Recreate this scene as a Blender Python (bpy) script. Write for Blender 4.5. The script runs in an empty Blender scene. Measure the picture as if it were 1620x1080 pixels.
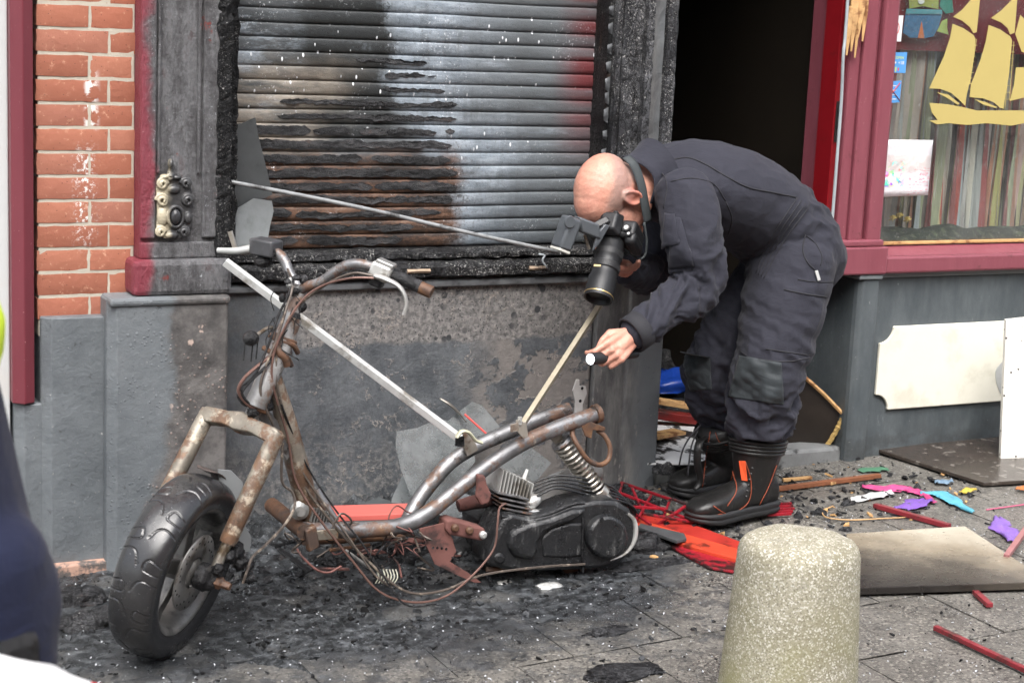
import bpy, math, random
import numpy as np
from mathutils import Vector, Matrix, noise as mnoise

rd = math.radians
random.seed(7)
rng = np.random.default_rng(7)
scene = bpy.context.scene

# ------------------------------------------------------------------ camera
# world: x along the shop front, y into the building, z up (metres)
CAM = np.array([0.0, -4.6, 1.48])
YAW, PITCH, ROLL, FPX = rd(27.06), rd(10.58), rd(2.62), 2770.0
_F = np.array([math.sin(YAW)*math.cos(PITCH), math.cos(YAW)*math.cos(PITCH), -math.sin(PITCH)])
_R0 = np.array([math.cos(YAW), -math.sin(YAW), 0.0])
_U0 = np.cross(_R0, _F)
_R = math.cos(ROLL)*_R0 + math.sin(ROLL)*_U0
_U = -math.sin(ROLL)*_R0 + math.cos(ROLL)*_U0
cd = bpy.data.cameras.new('camera')
cam = bpy.data.objects.new('camera', cd)
scene.collection.objects.link(cam)
M4 = Matrix(((_R[0], _U[0], -_F[0], CAM[0]), (_R[1], _U[1], -_F[1], CAM[1]), (_R[2], _U[2], -_F[2], CAM[2]), (0, 0, 0, 1)))
cam.matrix_world = M4
cd.sensor_width = 22.3
cd.lens = FPX/1620*22.3
cd.clip_start = 0.05
cd.clip_end = 2000
cd.dof.use_dof = True
cd.dof.focus_distance = 4.75
cd.dof.aperture_fstop = 5.0
scene.camera = cam

# ------------------------------------------------------------------ world, sun, exposure (overcast)
SUN_EL, SUN_AZ = rd(58), rd(205)
wd = bpy.data.worlds.new('World')
scene.world = wd
wd.use_nodes = True
wn = wd.node_tree
wn.nodes.clear()
sky = wn.nodes.new('ShaderNodeTexSky')
sky.sky_type = 'NISHITA'
sky.sun_disc = False
sky.sun_elevation = SUN_EL
sky.sun_rotation = SUN_AZ
sky.air_density = 1.0
sky.dust_density = 4.0
sky.ozone_density = 1.0
hsv = wn.nodes.new('ShaderNodeHueSaturation')
hsv.inputs['Saturation'].default_value = 0.42      # cloud cover greys the sky
bg = wn.nodes.new('ShaderNodeBackground')
bg.inputs['Strength'].default_value = 0.15
wo = wn.nodes.new('ShaderNodeOutputWorld')
wn.links.new(sky.outputs[0], hsv.inputs['Color'])
wn.links.new(hsv.outputs[0], bg.inputs[0])
wn.links.new(bg.outputs[0], wo.inputs[0])
sl = bpy.data.lights.new('sun', 'SUN')
sl.energy = 1.5
sl.angle = rd(50)
sl.color = (1.0, 0.985, 0.965)
sun = bpy.data.objects.new('sun', sl)
scene.collection.objects.link(sun)
_sd = Vector((math.sin(SUN_AZ)*math.cos(SUN_EL), math.cos(SUN_AZ)*math.cos(SUN_EL), math.sin(SUN_EL)))
sun.rotation_euler = (-_sd).to_track_quat('-Z', 'Y').to_euler()
scene.view_settings.view_transform = 'Standard'
scene.view_settings.look = 'None'
scene.view_settings.gamma = 1.0
scene.view_settings.use_curve_mapping = False
scene.view_settings.exposure = 1.35
scene.cycles.max_bounces = 5
scene.cycles.diffuse_bounces = 3
scene.cycles.caustics_reflective = False
scene.cycles.caustics_refractive = False
scene.cycles.adaptive_threshold = 0.03
scene.cycles.use_denoising = True

# ------------------------------------------------------------------ measuring: a photo point at a known distance -> metres
def _ray(u, v):
    return _F + _R*(u-810)/FPX - _U*(v-540)/FPX
def at(u, v, y):
    d = _ray(u, v)
    return CAM + d*(y-CAM[1])/d[1]
SLOPE = 0.035
def G(x):                       # the pavement climbs gently to the right
    return SLOPE*(x-2)
def gnd(u, v, h=0.0):
    d = _ray(u, v)
    t = (SLOPE*(CAM[0]-2)+h-CAM[2])/(d[2]-SLOPE*d[0])
    return CAM + d*t

# ------------------------------------------------------------------ mesh helpers
def nrm(a):
    a = np.asarray(a, float)
    return a/(np.linalg.norm(a)+1e-12)
def frame_of(d, up=(0, 0, 1)):
    d = nrm(d)
    s = np.cross(d, up)
    if np.linalg.norm(s) < 1e-4:
        s = np.cross(d, (1, 0, 0))
    s = nrm(s)
    return d, s, np.cross(s, d)
def spline(pts, n=8):
    P = np.asarray(pts, float)
    if len(P) < 3:
        t = np.linspace(0, 1, n+1)[:, None]
        return P[0]*(1-t)+P[-1]*t
    Q = np.vstack([2*P[0]-P[1], P, 2*P[-1]-P[-2]])
    out = []
    for i in range(len(P)-1):
        p0, p1, p2, p3 = Q[i:i+4]
        for k in range(n):
            t = k/n
            out.append(.5*((2*p1)+(-p0+p2)*t+(2*p0-5*p1+4*p2-p3)*t*t+(-p0+3*p1-3*p2+p3)*t**3))
    out.append(P[-1])
    return np.array(out)

class M:
    def __init__(s):
        s.v, s.f = [], []
    def add(s, v, f):
        o = len(s.v)
        s.v += [tuple(map(float, p)) for p in v]
        s.f += [tuple(i+o for i in q) for q in f]
        return s
    def box(s, x0, x1, y0, y1, z0, z1):
        v = [(x, y, z) for z in (z0, z1) for y in (y0, y1) for x in (x0, x1)]
        return s.add(v, [(0, 2, 3, 1), (4, 5, 7, 6), (0, 1, 5, 4), (2, 6, 7, 3), (0, 4, 6, 2), (1, 3, 7, 5)])
    def obox(s, c, ex, ey, ez):     # oriented box: half-vectors
        c, ex, ey, ez = (np.asarray(a, float) for a in (c, ex, ey, ez))
        v = [c+i*ex+j*ey+k*ez for k in (-1, 1) for j in (-1, 1) for i in (-1, 1)]
        return s.add(v, [(0, 2, 3, 1), (4, 5, 7, 6), (0, 1, 5, 4), (2, 6, 7, 3), (0, 4, 6, 2), (1, 3, 7, 5)])
    def bar(s, a, b, w, h, up=(0, 0, 1)):
        a, b = np.asarray(a, float), np.asarray(b, float)
        d, sd, u = frame_of(b-a, up)
        return s.obox((a+b)/2, (b-a)/2, sd*w/2, u*h/2)
    def rings(s, R, cap=True, closed=False):     # list of equal-length rings
        n = len(R[0]); o = len(s.v)
        for r in R:
            s.v += [tuple(map(float, p)) for p in r]
        k = len(R)
        for i in range(k if closed else k-1):
            a, b = o+i*n, o+((i+1) % k)*n
            for j in range(n):
                s.f.append((a+j, a+(j+1) % n, b+(j+1) % n, b+j))
        if cap and not closed:
            s.f.append(tuple(o+j for j in reversed(range(n))))
            s.f.append(tuple(o+(k-1)*n+j for j in range(n)))
        return s
    def tube(s, pts, r, n=10, cap=True, smooth=0, ry=None, closed=False):
        P = np.asarray(pts, float)
        if smooth:
            if np.ndim(r):
                m = len(r); r = spline(np.c_[np.asarray(r), np.zeros(m), np.zeros(m)], smooth)[:, 0]
            P = spline(P, smooth)
        k = len(P)
        rr = np.full(k, r) if not np.ndim(r) else np.asarray(r, float)
        T = np.zeros_like(P)
        if closed:
            T = np.roll(P, -1, 0)-np.roll(P, 1, 0)
        else:
            T[1:-1] = P[2:]-P[:-2]; T[0] = P[1]-P[0]; T[-1] = P[-1]-P[-2]
        d, sd, u = frame_of(T[0])
        R = []
        for i in range(k):
            t = nrm(T[i])
            sd = nrm(sd-t*np.dot(sd, t)); u = np.cross(sd, t)
            a = np.linspace(0, 2*math.pi, n, endpoint=False)
            R.append(P[i]+rr[i]*(np.cos(a)[:, None]*sd+np.sin(a)[:, None]*u*(ry or 1)))
        return s.rings(R, cap, closed)
    def lathe(s, prof, o, axis, n=24, cap=False, a0=0, a1=2*math.pi):   # prof: (radius, height)
        d, sd, u = frame_of(axis)
        o = np.asarray(o, float)
        full = abs(a1-a0-2*math.pi) < 1e-6
        a = np.linspace(a0, a1, n, endpoint=not full)
        R = [o+d*h+r*(np.cos(a)[:, None]*sd+np.sin(a)[:, None]*u) for r, h in prof]
        if full:
            return s.rings(R, cap)
        for i in range(len(R)-1):
            s.add(np.vstack([R[i], R[i+1]]), [(j, j+1, n+j+1, n+j) for j in range(n-1)])
        return s
    def prism(s, poly, o, ex, ey, ez, depth):    # poly in (ex, ey), thickness along ez
        o, ex, ey, ez = (np.asarray(a, float) for a in (o, ex, ey, ez))
        a = [o+ex*x+ey*y for x, y in poly]
        b = [p+ez*depth for p in a]
        n = len(poly)
        return s.add(a+b, [tuple(reversed(range(n))), tuple(range(n, 2*n))]+[(i, (i+1) % n, n+(i+1) % n, n+i) for i in range(n)])
    def ell(s, c, rx, ry, rz, ex=(1, 0, 0), ey=(0, 1, 0), ez=(0, 0, 1), n=16, m=10):
        c = np.asarray(c, float); ex, ey, ez = (np.asarray(a, float) for a in (ex, ey, ez))
        R = []
        for i in range(m+1):
            t = math.pi*(0.02+0.96*i/m)
            a = np.linspace(0, 2*math.pi, n, endpoint=False)
            R.append(c+ez*(-math.cos(t))*rz+math.sin(t)*(np.cos(a)[:, None]*ex*rx+np.sin(a)[:, None]*ey*ry))
        return s.rings(R)
    def grid(s, P):                               # P: (m, n, 3)
        m, n, _ = P.shape
        return s.add(P.reshape(-1, 3), [(i*n+j, i*n+j+1, (i+1)*n+j+1, (i+1)*n+j) for i in range(m-1) for j in range(n-1)])

def tag(o, label=None, cat=None, group=None, kind=None):
    for k, val in (('label', label), ('category', cat), ('group', group), ('kind', kind)):
        if val:
            o[k] = val
    return o
def fixnormals(me):
    import bmesh
    bm = bmesh.new(); bm.from_mesh(me)
    bmesh.ops.recalc_face_normals(bm, faces=bm.faces)
    bm.to_mesh(me); bm.free()
def obj(name, m, mt, parent=None, smooth=False, bevel=0.0, solid=0.0, fix=True, seg=2):
    me = bpy.data.meshes.new(name)
    me.from_pydata(m.v, [], m.f)
    if fix:
        fixnormals(me)
    if smooth:
        me.polygons.foreach_set('use_smooth', [True]*len(me.polygons))
    me.update()
    return link(name, me, mt, parent, bevel, solid, smooth, seg)
def link(name, me, mt, parent=None, bevel=0.0, solid=0.0, smooth=False, seg=2):
    o = bpy.data.objects.new(name, me)
    scene.collection.objects.link(o)
    if mt is not None and not me.materials:
        me.materials.append(mt)
    if parent is not None:
        put(o, parent)
    if solid:
        q = o.modifiers.new('solid', 'SOLIDIFY'); q.thickness = solid; q.offset = 0
    if bevel:
        q = o.modifiers.new('bevel', 'BEVEL'); q.width = bevel; q.segments = seg; q.limit_method = 'ANGLE'; q.angle_limit = rd(35)
        q.harden_normals = False
    if smooth == 'auto':
        pass
    return o
def wm(o):
    m = o.matrix_basis.copy()
    return (wm(o.parent) @ o.matrix_parent_inverse @ m) if o.parent else m
def put(o, parent):                               # children keep their world coordinates
    o.parent = parent
    o.matrix_parent_inverse = wm(parent).inverted()
def empty(name, loc, label, cat, group=None):
    o = bpy.data.objects.new(name, None)
    o.location = Vector([float(c) for c in loc]); o.empty_display_size = .05
    scene.collection.objects.link(o)
    return tag(o, label, cat, group)
def shade(o, ang=40):                             # smooth with sharp edges kept
    me = o.data
    me.polygons.foreach_set('use_smooth', [True]*len(me.polygons))
    try:
        me.set_sharp_from_angle(angle=rd(ang))
    except Exception:
        pass
    return o

# ------------------------------------------------------------------ material helpers
class N:
    def __init__(s, name, rough=.6, metal=0.0, spec=.5):
        s.m = bpy.data.materials.new(name)
        s.m.use_nodes = True
        s.t = s.m.node_tree
        s.b = s.t.nodes['Principled BSDF']
        s.b.inputs['Roughness'].default_value = rough
        s.b.inputs['Metallic'].default_value = metal
        s.b.inputs['Specular IOR Level'].default_value = spec
        s._p = None
    def node(s, ty, **kw):
        n = s.t.nodes.new(ty)
        for k, v in kw.items():
            setattr(n, k, v)
        return n
    def set(s, sock, v):
        if isinstance(v, bpy.types.NodeSocket):
            s.t.links.new(v, sock)
        elif v is not None:
            if sock.type == 'RGBA' and np.ndim(v) and len(v) == 3:
                v = (*v, 1)
            sock.default_value = v
    def pos(s):                                    # world position
        if s._p is None:
            s._p = s.node('ShaderNodeNewGeometry').outputs['Position']
        return s._p
    def objco(s):
        return s.node('ShaderNodeTexCoord').outputs['Object']
    def xyz(s, p=None):
        q = s.node('ShaderNodeSeparateXYZ'); s.set(q.inputs[0], p or s.pos())
        return q.outputs
    def map(s, p=None, scale=(1, 1, 1), rot=(0, 0, 0), loc=(0, 0, 0)):
        q = s.node('ShaderNodeMapping')
        s.set(q.inputs[0], p or s.pos())
        q.inputs['Scale'].default_value = scale; q.inputs['Rotation'].default_value = rot; q.inputs['Location'].default_value = loc
        return q.outputs[0]
    def noise(s, sc=5, det=5, rough=.55, p=None, dist=0.0, out=0):
        q = s.node('ShaderNodeTexNoise')
        s.set(q.inputs['Vector'], p or s.pos())
        q.inputs['Scale'].default_value = sc; q.inputs['Detail'].default_value = det
        q.inputs['Roughness'].default_value = rough; q.inputs['Distortion'].default_value = dist
        return q.outputs[out]
    def voro(s, sc=20, p=None, feature='F1', out='Distance', rnd=1.0):
        q = s.node('ShaderNodeTexVoronoi'); q.feature = feature
        s.set(q.inputs['Vector'], p or s.pos())
        q.inputs['Scale'].default_value = sc; q.inputs['Randomness'].default_value = rnd
        return q.outputs[out]
    def math(s, op, a, b=0.0, c=0.0, clamp=False):
        q = s.node('ShaderNodeMath', operation=op, use_clamp=clamp)
        s.set(q.inputs[0], a); s.set(q.inputs[1], b)
        if op in ('MULTIPLY_ADD', 'SMOOTH_MIN', 'COMPARE'):
            s.set(q.inputs[2], c)
        return q.outputs[0]
    def mul(s, *a):
        r = a[0]
        for b in a[1:]:
            r = s.math('MULTIPLY', r, b)
        return r
    def step(s, x, a, b):                          # smooth 0..1 as x goes a..b
        q = s.node('ShaderNodeMapRange', interpolation_type='SMOOTHSTEP')
        s.set(q.inputs[0], x)
        if a > b:
            q.inputs[1].default_value, q.inputs[2].default_value = b, a
            q.inputs[3].default_value, q.inputs[4].default_value = 1, 0
        else:
            q.inputs[1].default_value, q.inputs[2].default_value = a, b
        return q.outputs[0]
    def band(s, x, a0, a1, b0, b1):
        return s.mul(s.step(x, a0, a1), s.step(x, b1, b0))
    def mix(s, f, a, b):
        q = s.node('ShaderNodeMix', data_type='RGBA')
        s.set(q.inputs[0], f); s.set(q.inputs[6], a); s.set(q.inputs[7], b)
        return q.outputs[2]
    def ramp(s, f, stops):
        q = s.node('ShaderNodeValToRGB')
        s.set(q.inputs[0], f)
        e = q.color_ramp.elements
        while len(e) < len(stops):
            e.new(.5)
        for i, (p, c) in enumerate(stops):
            e[i].position = p
            e[i].color = (*c, 1) if np.ndim(c) else (c, c, c, 1)
        return q.outputs[0]
    def rand(s):
        return s.node('ShaderNodeObjectInfo').outputs['Random']
    def bump(s, h, st=.3, dist=.01, prev=None):
        q = s.node('ShaderNodeBump')
        q.inputs['Strength'].default_value = st; q.inputs['Distance'].default_value = dist
        s.set(q.inputs['Height'], h)
        if prev is not None:
            s.set(q.inputs['Normal'], prev)
        return q.outputs[0]
    def done(s, col=None, rough=None, nor=None, metal=None, **kw):
        i = s.b.inputs
        s.set(i['Base Color'], col); s.set(i['Roughness'], rough); s.set(i['Normal'], nor); s.set(i['Metallic'], metal)
        for k, v in kw.items():
            s.set(i[k], v)
        return s.m

def simple(name, col, rough=.6, metal=0.0, var=.25, sc=30, bump=.15, bd=.003, dirt=None, dsc=8, dth=(.5, .65), drough=None, spec=.4):
    """plain material with tonal grain, optional dirt/soot patches and fine relief"""
    n = N(name, rough, metal, spec)
    p = n.objco()
    a = n.noise(sc, 6, .6, p)
    c = n.mix(a, tuple(x*(1-var) for x in col), tuple(min(1, x*(1+var)) for x in col))
    r = rough
    if dirt is not None:
        k = n.step(n.noise(dsc, 7, .65, n.map(p, loc=(3, 1, 2))), *dth)
        c = n.mix(k, c, dirt)
        if drough is not None:
            q = n.node('ShaderNodeMapRange'); n.set(q.inputs[0], k); q.inputs[3].default_value = rough; q.inputs[4].default_value = drough
            r = q.outputs[0]
    return n.done(c, r, n.bump(n.noise(sc*3, 6, .65, p), bump, bd) if bump else None)

# ================================================================== MATERIALS OF THE SETTING
# ---- brick
n = N('brick_red', .85)
p = n.pos()
rnd = n.rand()
c = n.ramp(rnd, [(0, (.26, .092, .055)), (.3, (.35, .130, .078)), (.6, (.39, .160, .100)), (.8, (.31, .132, .092)), (1, (.36, .120, .068))])
c = n.mix(n.mul(n.noise(22, 6, .6), .55), c, (.30, .10, .06))
c = n.mix(n.step(n.noise(60, 5, .7), .58, .72), c, (.5, .26, .17))
c = n.mix(n.step(n.voro(55, n.map(scale=(1, 1, 1.6))), .12, .06), c, (.12, .05, .035))
X, Y_, Z_ = n.xyz()
lime = n.mul(n.band(X, 1.015, 1.05, 1.06, 1.10), n.band(Z_, .80, .9, 1.06, 1.12), n.step(n.noise(95, 6, .75), .52, .60))
lime2 = n.mul(n.band(X, 1.05, 1.065, 1.075, 1.10), n.band(Z_, 1.13, 1.15, 1.27, 1.30), n.step(n.noise(30, 4, .6), .5, .58))
c = n.mix(n.math('MAXIMUM', lime, lime2), c, (.75, .73, .70))
MT_BRICK = n.done(c, .85, n.bump(n.noise(70, 7, .7), .5, .004, n.bump(n.voro(40), .25, .003)))
n = N('mortar', .9)
MT_MORTAR = n.done(n.mix(n.noise(30, 7, .7), (.36, .33, .27), (.52, .48, .40)), .9, n.bump(n.noise(160, 5, .7), .6, .003))

# ---- painted timber, maroon
def maroon(name, burnt, lo=(.17, .024, .038), hi=(.235, .042, .06)):
    n = N(name, .35)
    X, Y_, Z_ = n.xyz()
    c = n.mix(n.noise(9, 6, .6, n.map(scale=(3, 3, .5))), lo, hi)
    c = n.mix(n.step(n.noise(120, 4, .7), .66, .75), c, (.42, .25, .24))
    c = n.mix(n.mul(n.step(n.noise(14, 6, .7), .62, .7), .6), c, (.10, .03, .03))
    r = n.math('MULTIPLY_ADD', n.noise(30, 5), .3, .22)
    nb = n.bump(n.noise(25, 6, .6, n.map(scale=(3, 3, .6))), .15, .004)
    if burnt:
        nz = n.noise(7, 7, .6)
        f = n.math('ADD', X, n.math('MULTIPLY', n.math('SUBTRACT', nz, .5), .11))
        # soot from the shutter side, thinner to the left and towards the foot
        zz = n.math('MULTIPLY', n.math('SUBTRACT', Z_, 1.05), .03)
        f = n.math('ADD', f, n.step(Z_, 1.0, 1.25) if False else n.math('MAXIMUM', zz, 0.0))
        k = n.step(f, 1.200, 1.232)
        soot = n.ramp(n.math('ADD', n.math('MULTIPLY', n.noise(14, 8, .75, n.map(scale=(1.4, 1.4, .35))), .65), n.math('MULTIPLY', n.noise(60, 7, .8), .35)), [(.33, (.028, .027, .028)), (.46, (.070, .068, .071)), (.55, (.135, .136, .141)), (.62, (.085, .066, .069)), (.75, (.20, .20, .205))])
        soot = n.mix(n.step(n.noise(9, 6, .7, n.map(loc=(5, 2, 1))), .60, .66), soot, (.16, .03, .025))
        speck = n.mul(n.step(n.noise(120, 5, .8), .60, .66), n.step(n.noise(8, 4), .45, .6))
        soot = n.mix(speck, soot, (.42, .44, .47))
        c = n.mix(k, c, soot)
        r = n.math('MULTIPLY_ADD', n.noise(40, 5), .5, .2)
        nb = n.bump(n.noise(45, 8, .75, n.map(scale=(2, 2, .7))), .8, .010, n.bump(n.noise(9, 6, .65), .5, .02))
    return n.done(c, r, nb)
MT_MAROON = maroon('maroon_paint', False, (.12, .020, .030), (.165, .034, .046))
MT_MAROON_R = maroon('dusty_maroon_paint', False, (.17, .040, .056), (.25, .075, .095))
MT_MAROON_BURNT = maroon('scorched_maroon_paint', True)

# ---- charred timber: cracked into little blocks along the grain
def char(name, vertical=True, ash=.35, brown=.1, sc=1.0, pale=1.0):
    n = N(name, .5, 0, .18)
    s = (70*sc, 70*sc, 95*sc) if vertical else (75*sc, 80*sc, 85*sc)
    p = n.map(scale=s)
    pw = n.node('ShaderNodeVectorMath', operation='ADD')
    n.set(pw.inputs[0], p)
    nq = n.node('ShaderNodeTexNoise'); n.set(nq.inputs['Vector'], n.pos()); nq.inputs['Scale'].default_value = 45; nq.inputs['Detail'].default_value = 5
    sc3 = n.node('ShaderNodeVectorMath', operation='SCALE'); n.set(sc3.inputs[0], nq.outputs['Color']); sc3.inputs['Scale'].default_value = 2.6
    n.set(pw.inputs[1], sc3.outputs[0])
    d = n.voro(1.0, pw.outputs[0], 'DISTANCE_TO_EDGE', 'Distance', .9)
    blk = n.mul(n.step(d, .0, .10), 1.0)
    grain = (1, 1, .12) if vertical else (.12, 1, 1)
    g = n.noise(11, 8, .72, n.map(scale=(1, 1, .3) if vertical else (.3, 1, 1)))
    f = n.noise(70, 6, .75, n.map(scale=grain))
    gf = n.math('ADD', n.math('MULTIPLY', g, .6), n.math('MULTIPLY', f, .4))
    c = n.ramp(gf, [(.32, (.006, .006, .007)), (.47, (.022*pale, .022*pale, .024*pale)), (.58, (.065*pale, .066*pale, .07*pale)), (.75, (.17*pale, .172*pale, .175*pale))])
    c = n.mix(n.mul(n.step(n.noise(6, 6, .7, n.map(loc=(9, 4, 2), scale=(1, 1, .4) if vertical else (.4, 1, 1))), .60, .70), n.step(f, .45, .6), brown*5), c, (.16, .08, .04))
    sp = n.mul(n.step(n.noise(170, 5, .85), .56, .63), n.step(n.noise(7, 6, .7), .44, .58), ash*2)
    c = n.mix(sp, c, (.48, .47, .45))
    c = n.mix(n.mul(n.math('SUBTRACT', 1.0, blk), .85), c, (.004, .004, .004))
    return n.done(c, n.math('MULTIPLY_ADD', g, .5, .2), n.bump(blk, .6, .005, n.bump(gf, .9, .014, n.bump(n.noise(160, 6, .8), .6, .004))))
MT_CHAR_V = char('charred_timber', True, 1.2, .09, .58, 1.5)
MT_CHAR_H = char('charred_sill_timber', False, 1.4, .14, .8, .6)
MT_CHAR_BLACK = char('black_charcoal', True, .3, .05, .6, .3)

# ---- painted stone plinth
def plinth(name, mode):
    n = N(name, .55, 0, .3)
    X, Y_, Z_ = n.xyz()
    paint = n.ramp(n.noise(5, 7, .6), [(.3, (.100, .111, .120)), (.55, (.142, .156, .166)), (.8, (.19, .205, .215))])
    paint = n.mix(n.step(n.noise(28, 7, .75), .6, .68), paint, (.075, .08, .085))
    paint = n.mix(n.mul(n.step(n.noise(70, 4, .8), .66, .72), .8), paint, (.42, .42, .40))
    h = n.noise(24, 8, .7)
    relief = .25
    if mode == 'left':           # soot creeping in from the right, blistered paint
        nz = n.noise(6, 7, .65)
        f = n.math('ADD', X, n.math('MULTIPLY', n.math('SUBTRACT', nz, .5), .2))
        f = n.math('ADD', f, n.math('MULTIPLY', n.step(Z_, .45, .05), .06))
        k = n.step(f, 1.235, 1.275)
        soot = n.ramp(n.noise(11, 8, .7), [(.25, (.035, .034, .034)), (.45, (.085, .081, .079)), (.6, (.15, .142, .137)), (.8, (.08, .08, .08))])
        bl = n.mul(n.step(n.voro(75), .30, .2), n.step(n.noise(9, 4), .48, .6))
        soot = n.mix(n.mul(bl, .7), soot, (.30, .23, .20))
        pale = n.step(n.noise(16, 3, .5, n.map(loc=(2, 7, 3))), .70, .73)
        soot = n.mix(pale, soot, (.45, .35, .30))
        c = n.mix(k, paint, soot)
        h = n.math('ADD', h, n.mul(bl, .5))
        relief = .55
    elif mode == 'panel':
        nz = n.noise(4.5, 8, .62)
        dark = n.ramp(n.math('ADD', n.math('MULTIPLY', n.noise(9, 7, .65), .6), n.math('MULTIPLY', n.noise(75, 6, .8), .4)), [(.3, (.040, .045, .050)), (.47, (.078, .085, .093)), (.58, (.125, .134, .143)), (.75, (.20, .21, .22))])
        warm = n.ramp(n.noise(60, 7, .75), [(.3, (.055, .054, .054)), (.48, (.15, .145, .141)), (.66, (.30, .285, .272))])
        # burnt-off band at the top, spotted with round drip marks
        zt = n.math('ADD', Z_, n.math('MULTIPLY', n.math('SUBTRACT', nz, .5), .10))
        xr = n.math('ADD', X, n.math('MULTIPLY', n.math('SUBTRACT', nz, .5), .5))
        top = n.mul(n.step(zt, .515, .53), n.step(xr, 1.60, 1.70))
        drip = n.step(n.voro(26, n.map(scale=(1, 1, .9))), .30, .24)
        drip = n.mul(drip, n.step(n.noise(6, 3, .5, n.map(loc=(4, 4, 4))), .42, .55))
        spots = n.math('MAXIMUM', drip, n.step(n.voro(85), .24, .17))
        warmc = n.mix(spots, warm, (.045, .047, .05))
        # lower edge and the right end: flaked patches with pale rims
        low = n.mul(n.step(zt, .34, .10), n.step(n.noise(30, 7, .7), .44, .56))
        right = n.mul(n.step(xr, 2.16, 2.34), n.step(n.noise(7, 8, .68, n.map(loc=(8, 1, 6))), .47, .50))
        leftb = n.mul(n.step(xr, 1.62, 1.48), n.step(n.noise(14, 7, .7), .40, .56))
        c = n.mix(n.mul(low, .75), dark, warm)
        c = n.mix(n.mul(leftb, .6), c, (.10, .099, .099))
        c = n.mix(n.mul(n.step(n.noise(34, 8, .8), .58, .66), .5), c, (.19, .185, .18))
        c = n.mix(right, c, n.mix(n.noise(40, 6, .7), (.11, .103, .098), (.27, .25, .235)))
        c = n.mix(top, c, warmc)
        edge = n.noise(7, 8, .68, n.map(loc=(8, 1, 6)))
        rim = n.mul(n.step(n.math('ABSOLUTE', n.math('SUBTRACT', edge, .485)), .016, .003), n.step(n.noise(60, 5, .7), .42, .56), n.step(n.noise(5, 6, .6, n.map(loc=(2, 9, 4))), .46, .60), n.step(xr, 1.62, 1.8))
        c = n.mix(n.mul(rim, .9), c, (.42, .37, .33))
        c = n.mix(n.mul(n.step(n.noise(150, 3, .8), .69, .73), .8), c, (.5, .5, .5))
        h = n.math('ADD', n.noise(60, 8, .75), n.math('ADD', n.mul(rim, 1.2), n.mul(right, -.8)))
        relief = .6
    elif mode == 'pier':
        soot = n.ramp(n.noise(8, 8, .7, n.map(scale=(2.2, 2.2, .6))), [(.28, (.04, .04, .041)), (.45, (.095, .095, .096)), (.62, (.17, .168, .162)), (.8, (.26, .255, .245))])
        f = n.math('ADD', X, n.math('MULTIPLY', n.math('SUBTRACT', n.noise(5, 7), .5), .12))
        c = n.mix(n.step(f, 2.74, 2.82), soot, n.mix(.35, paint, (.12, .125, .13)))
        rim = n.mul(n.step(n.noise(20, 7, .75, n.map(scale=(2, 2, .5))), .60, .66), n.step(f, 2.82, 2.76))
        c = n.mix(n.mul(rim, .7), c, (.30, .28, .25))
        relief = .5
    elif mode == 'right':
        st = n.noise(5, 7, .7, n.map(scale=(1.4, 1.4, .5)))
        c = n.ramp(st, [(.3, (.050, .060, .066)), (.5, (.082, .095, .102)), (.65, (.11, .125, .132)), (.85, (.17, .19, .197))])
        c = n.mix(n.mul(n.step(Z_, .22, .06), n.step(n.noise(16, 7, .7), .40, .58), .6), c, (.045, .045, .044))
        c = n.mix(n.mul(n.step(n.noise(8, 8, .8, n.map(scale=(1, 1, .4), loc=(3, 3, 3))), .60, .66), .5), c, (.22, .235, .24))
        c = n.mix(n.mul(n.step(n.noise(55, 5, .8), .64, .70), .6), c, (.34, .35, .35))
        relief = .2
    else:
        c = paint
        relief = .6
        h = n.math('ADD', h, n.noise(7, 6, .65))
    r = n.math('MULTIPLY_ADD', n.noise(12, 6, .6), .4, .28)
    return n.done(c, r, n.bump(h, relief, .008))
MT_PL_FAR = plinth('grey_painted_stone_rough', 'plain')
MT_PL_LEFT = plinth('grey_painted_stone_sooted', 'left')
MT_PL_PANEL = plinth('scorched_stone_panel', 'panel')
MT_PL_PIER = plinth('scorched_stone_pier', 'pier')
MT_PL_RIGHT = plinth('dark_grey_painted_dado', 'right')
MT_SALMON = simple('bare_stone_joint', (.40, .25, .19), .8, var=.4, sc=40, dirt=(.09, .08, .075), dsc=12, dth=(.54, .62))

# ---- roller shutter paint, burnt
n = N('burnt_shutter_paint', .4, 0, .35)
X, Y_, Z_ = n.xyz()
st = n.map(scale=(.35, 1, 1.6))
nz = n.noise(7, 7, .62, st)
nzb = n.noise(3.2, 6, .6)
grit = n.noise(85, 6, .8)
jig = n.math('MULTIPLY', n.math('SUBTRACT', nzb, .5), .5)
xj = n.math('ADD', X, jig)
zj = n.math('ADD', Z_, n.math('MULTIPLY', jig, .5))
steel = n.ramp(n.noise(10, 7, .65, st), [(.3, (.040, .044, .046)), (.55, (.080, .088, .094)), (.8, (.17, .185, .195))])
steel = n.mix(n.mul(n.step(X, 2.0, 2.25), .45), steel, n.mix(n.noise(12, 7, .7, st), (.075, .085, .092), (.19, .205, .215)))
drip = n.noise(9, 6, .7, n.map(scale=(2.2, 1, .28), loc=(4, 0, 3)))
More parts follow.
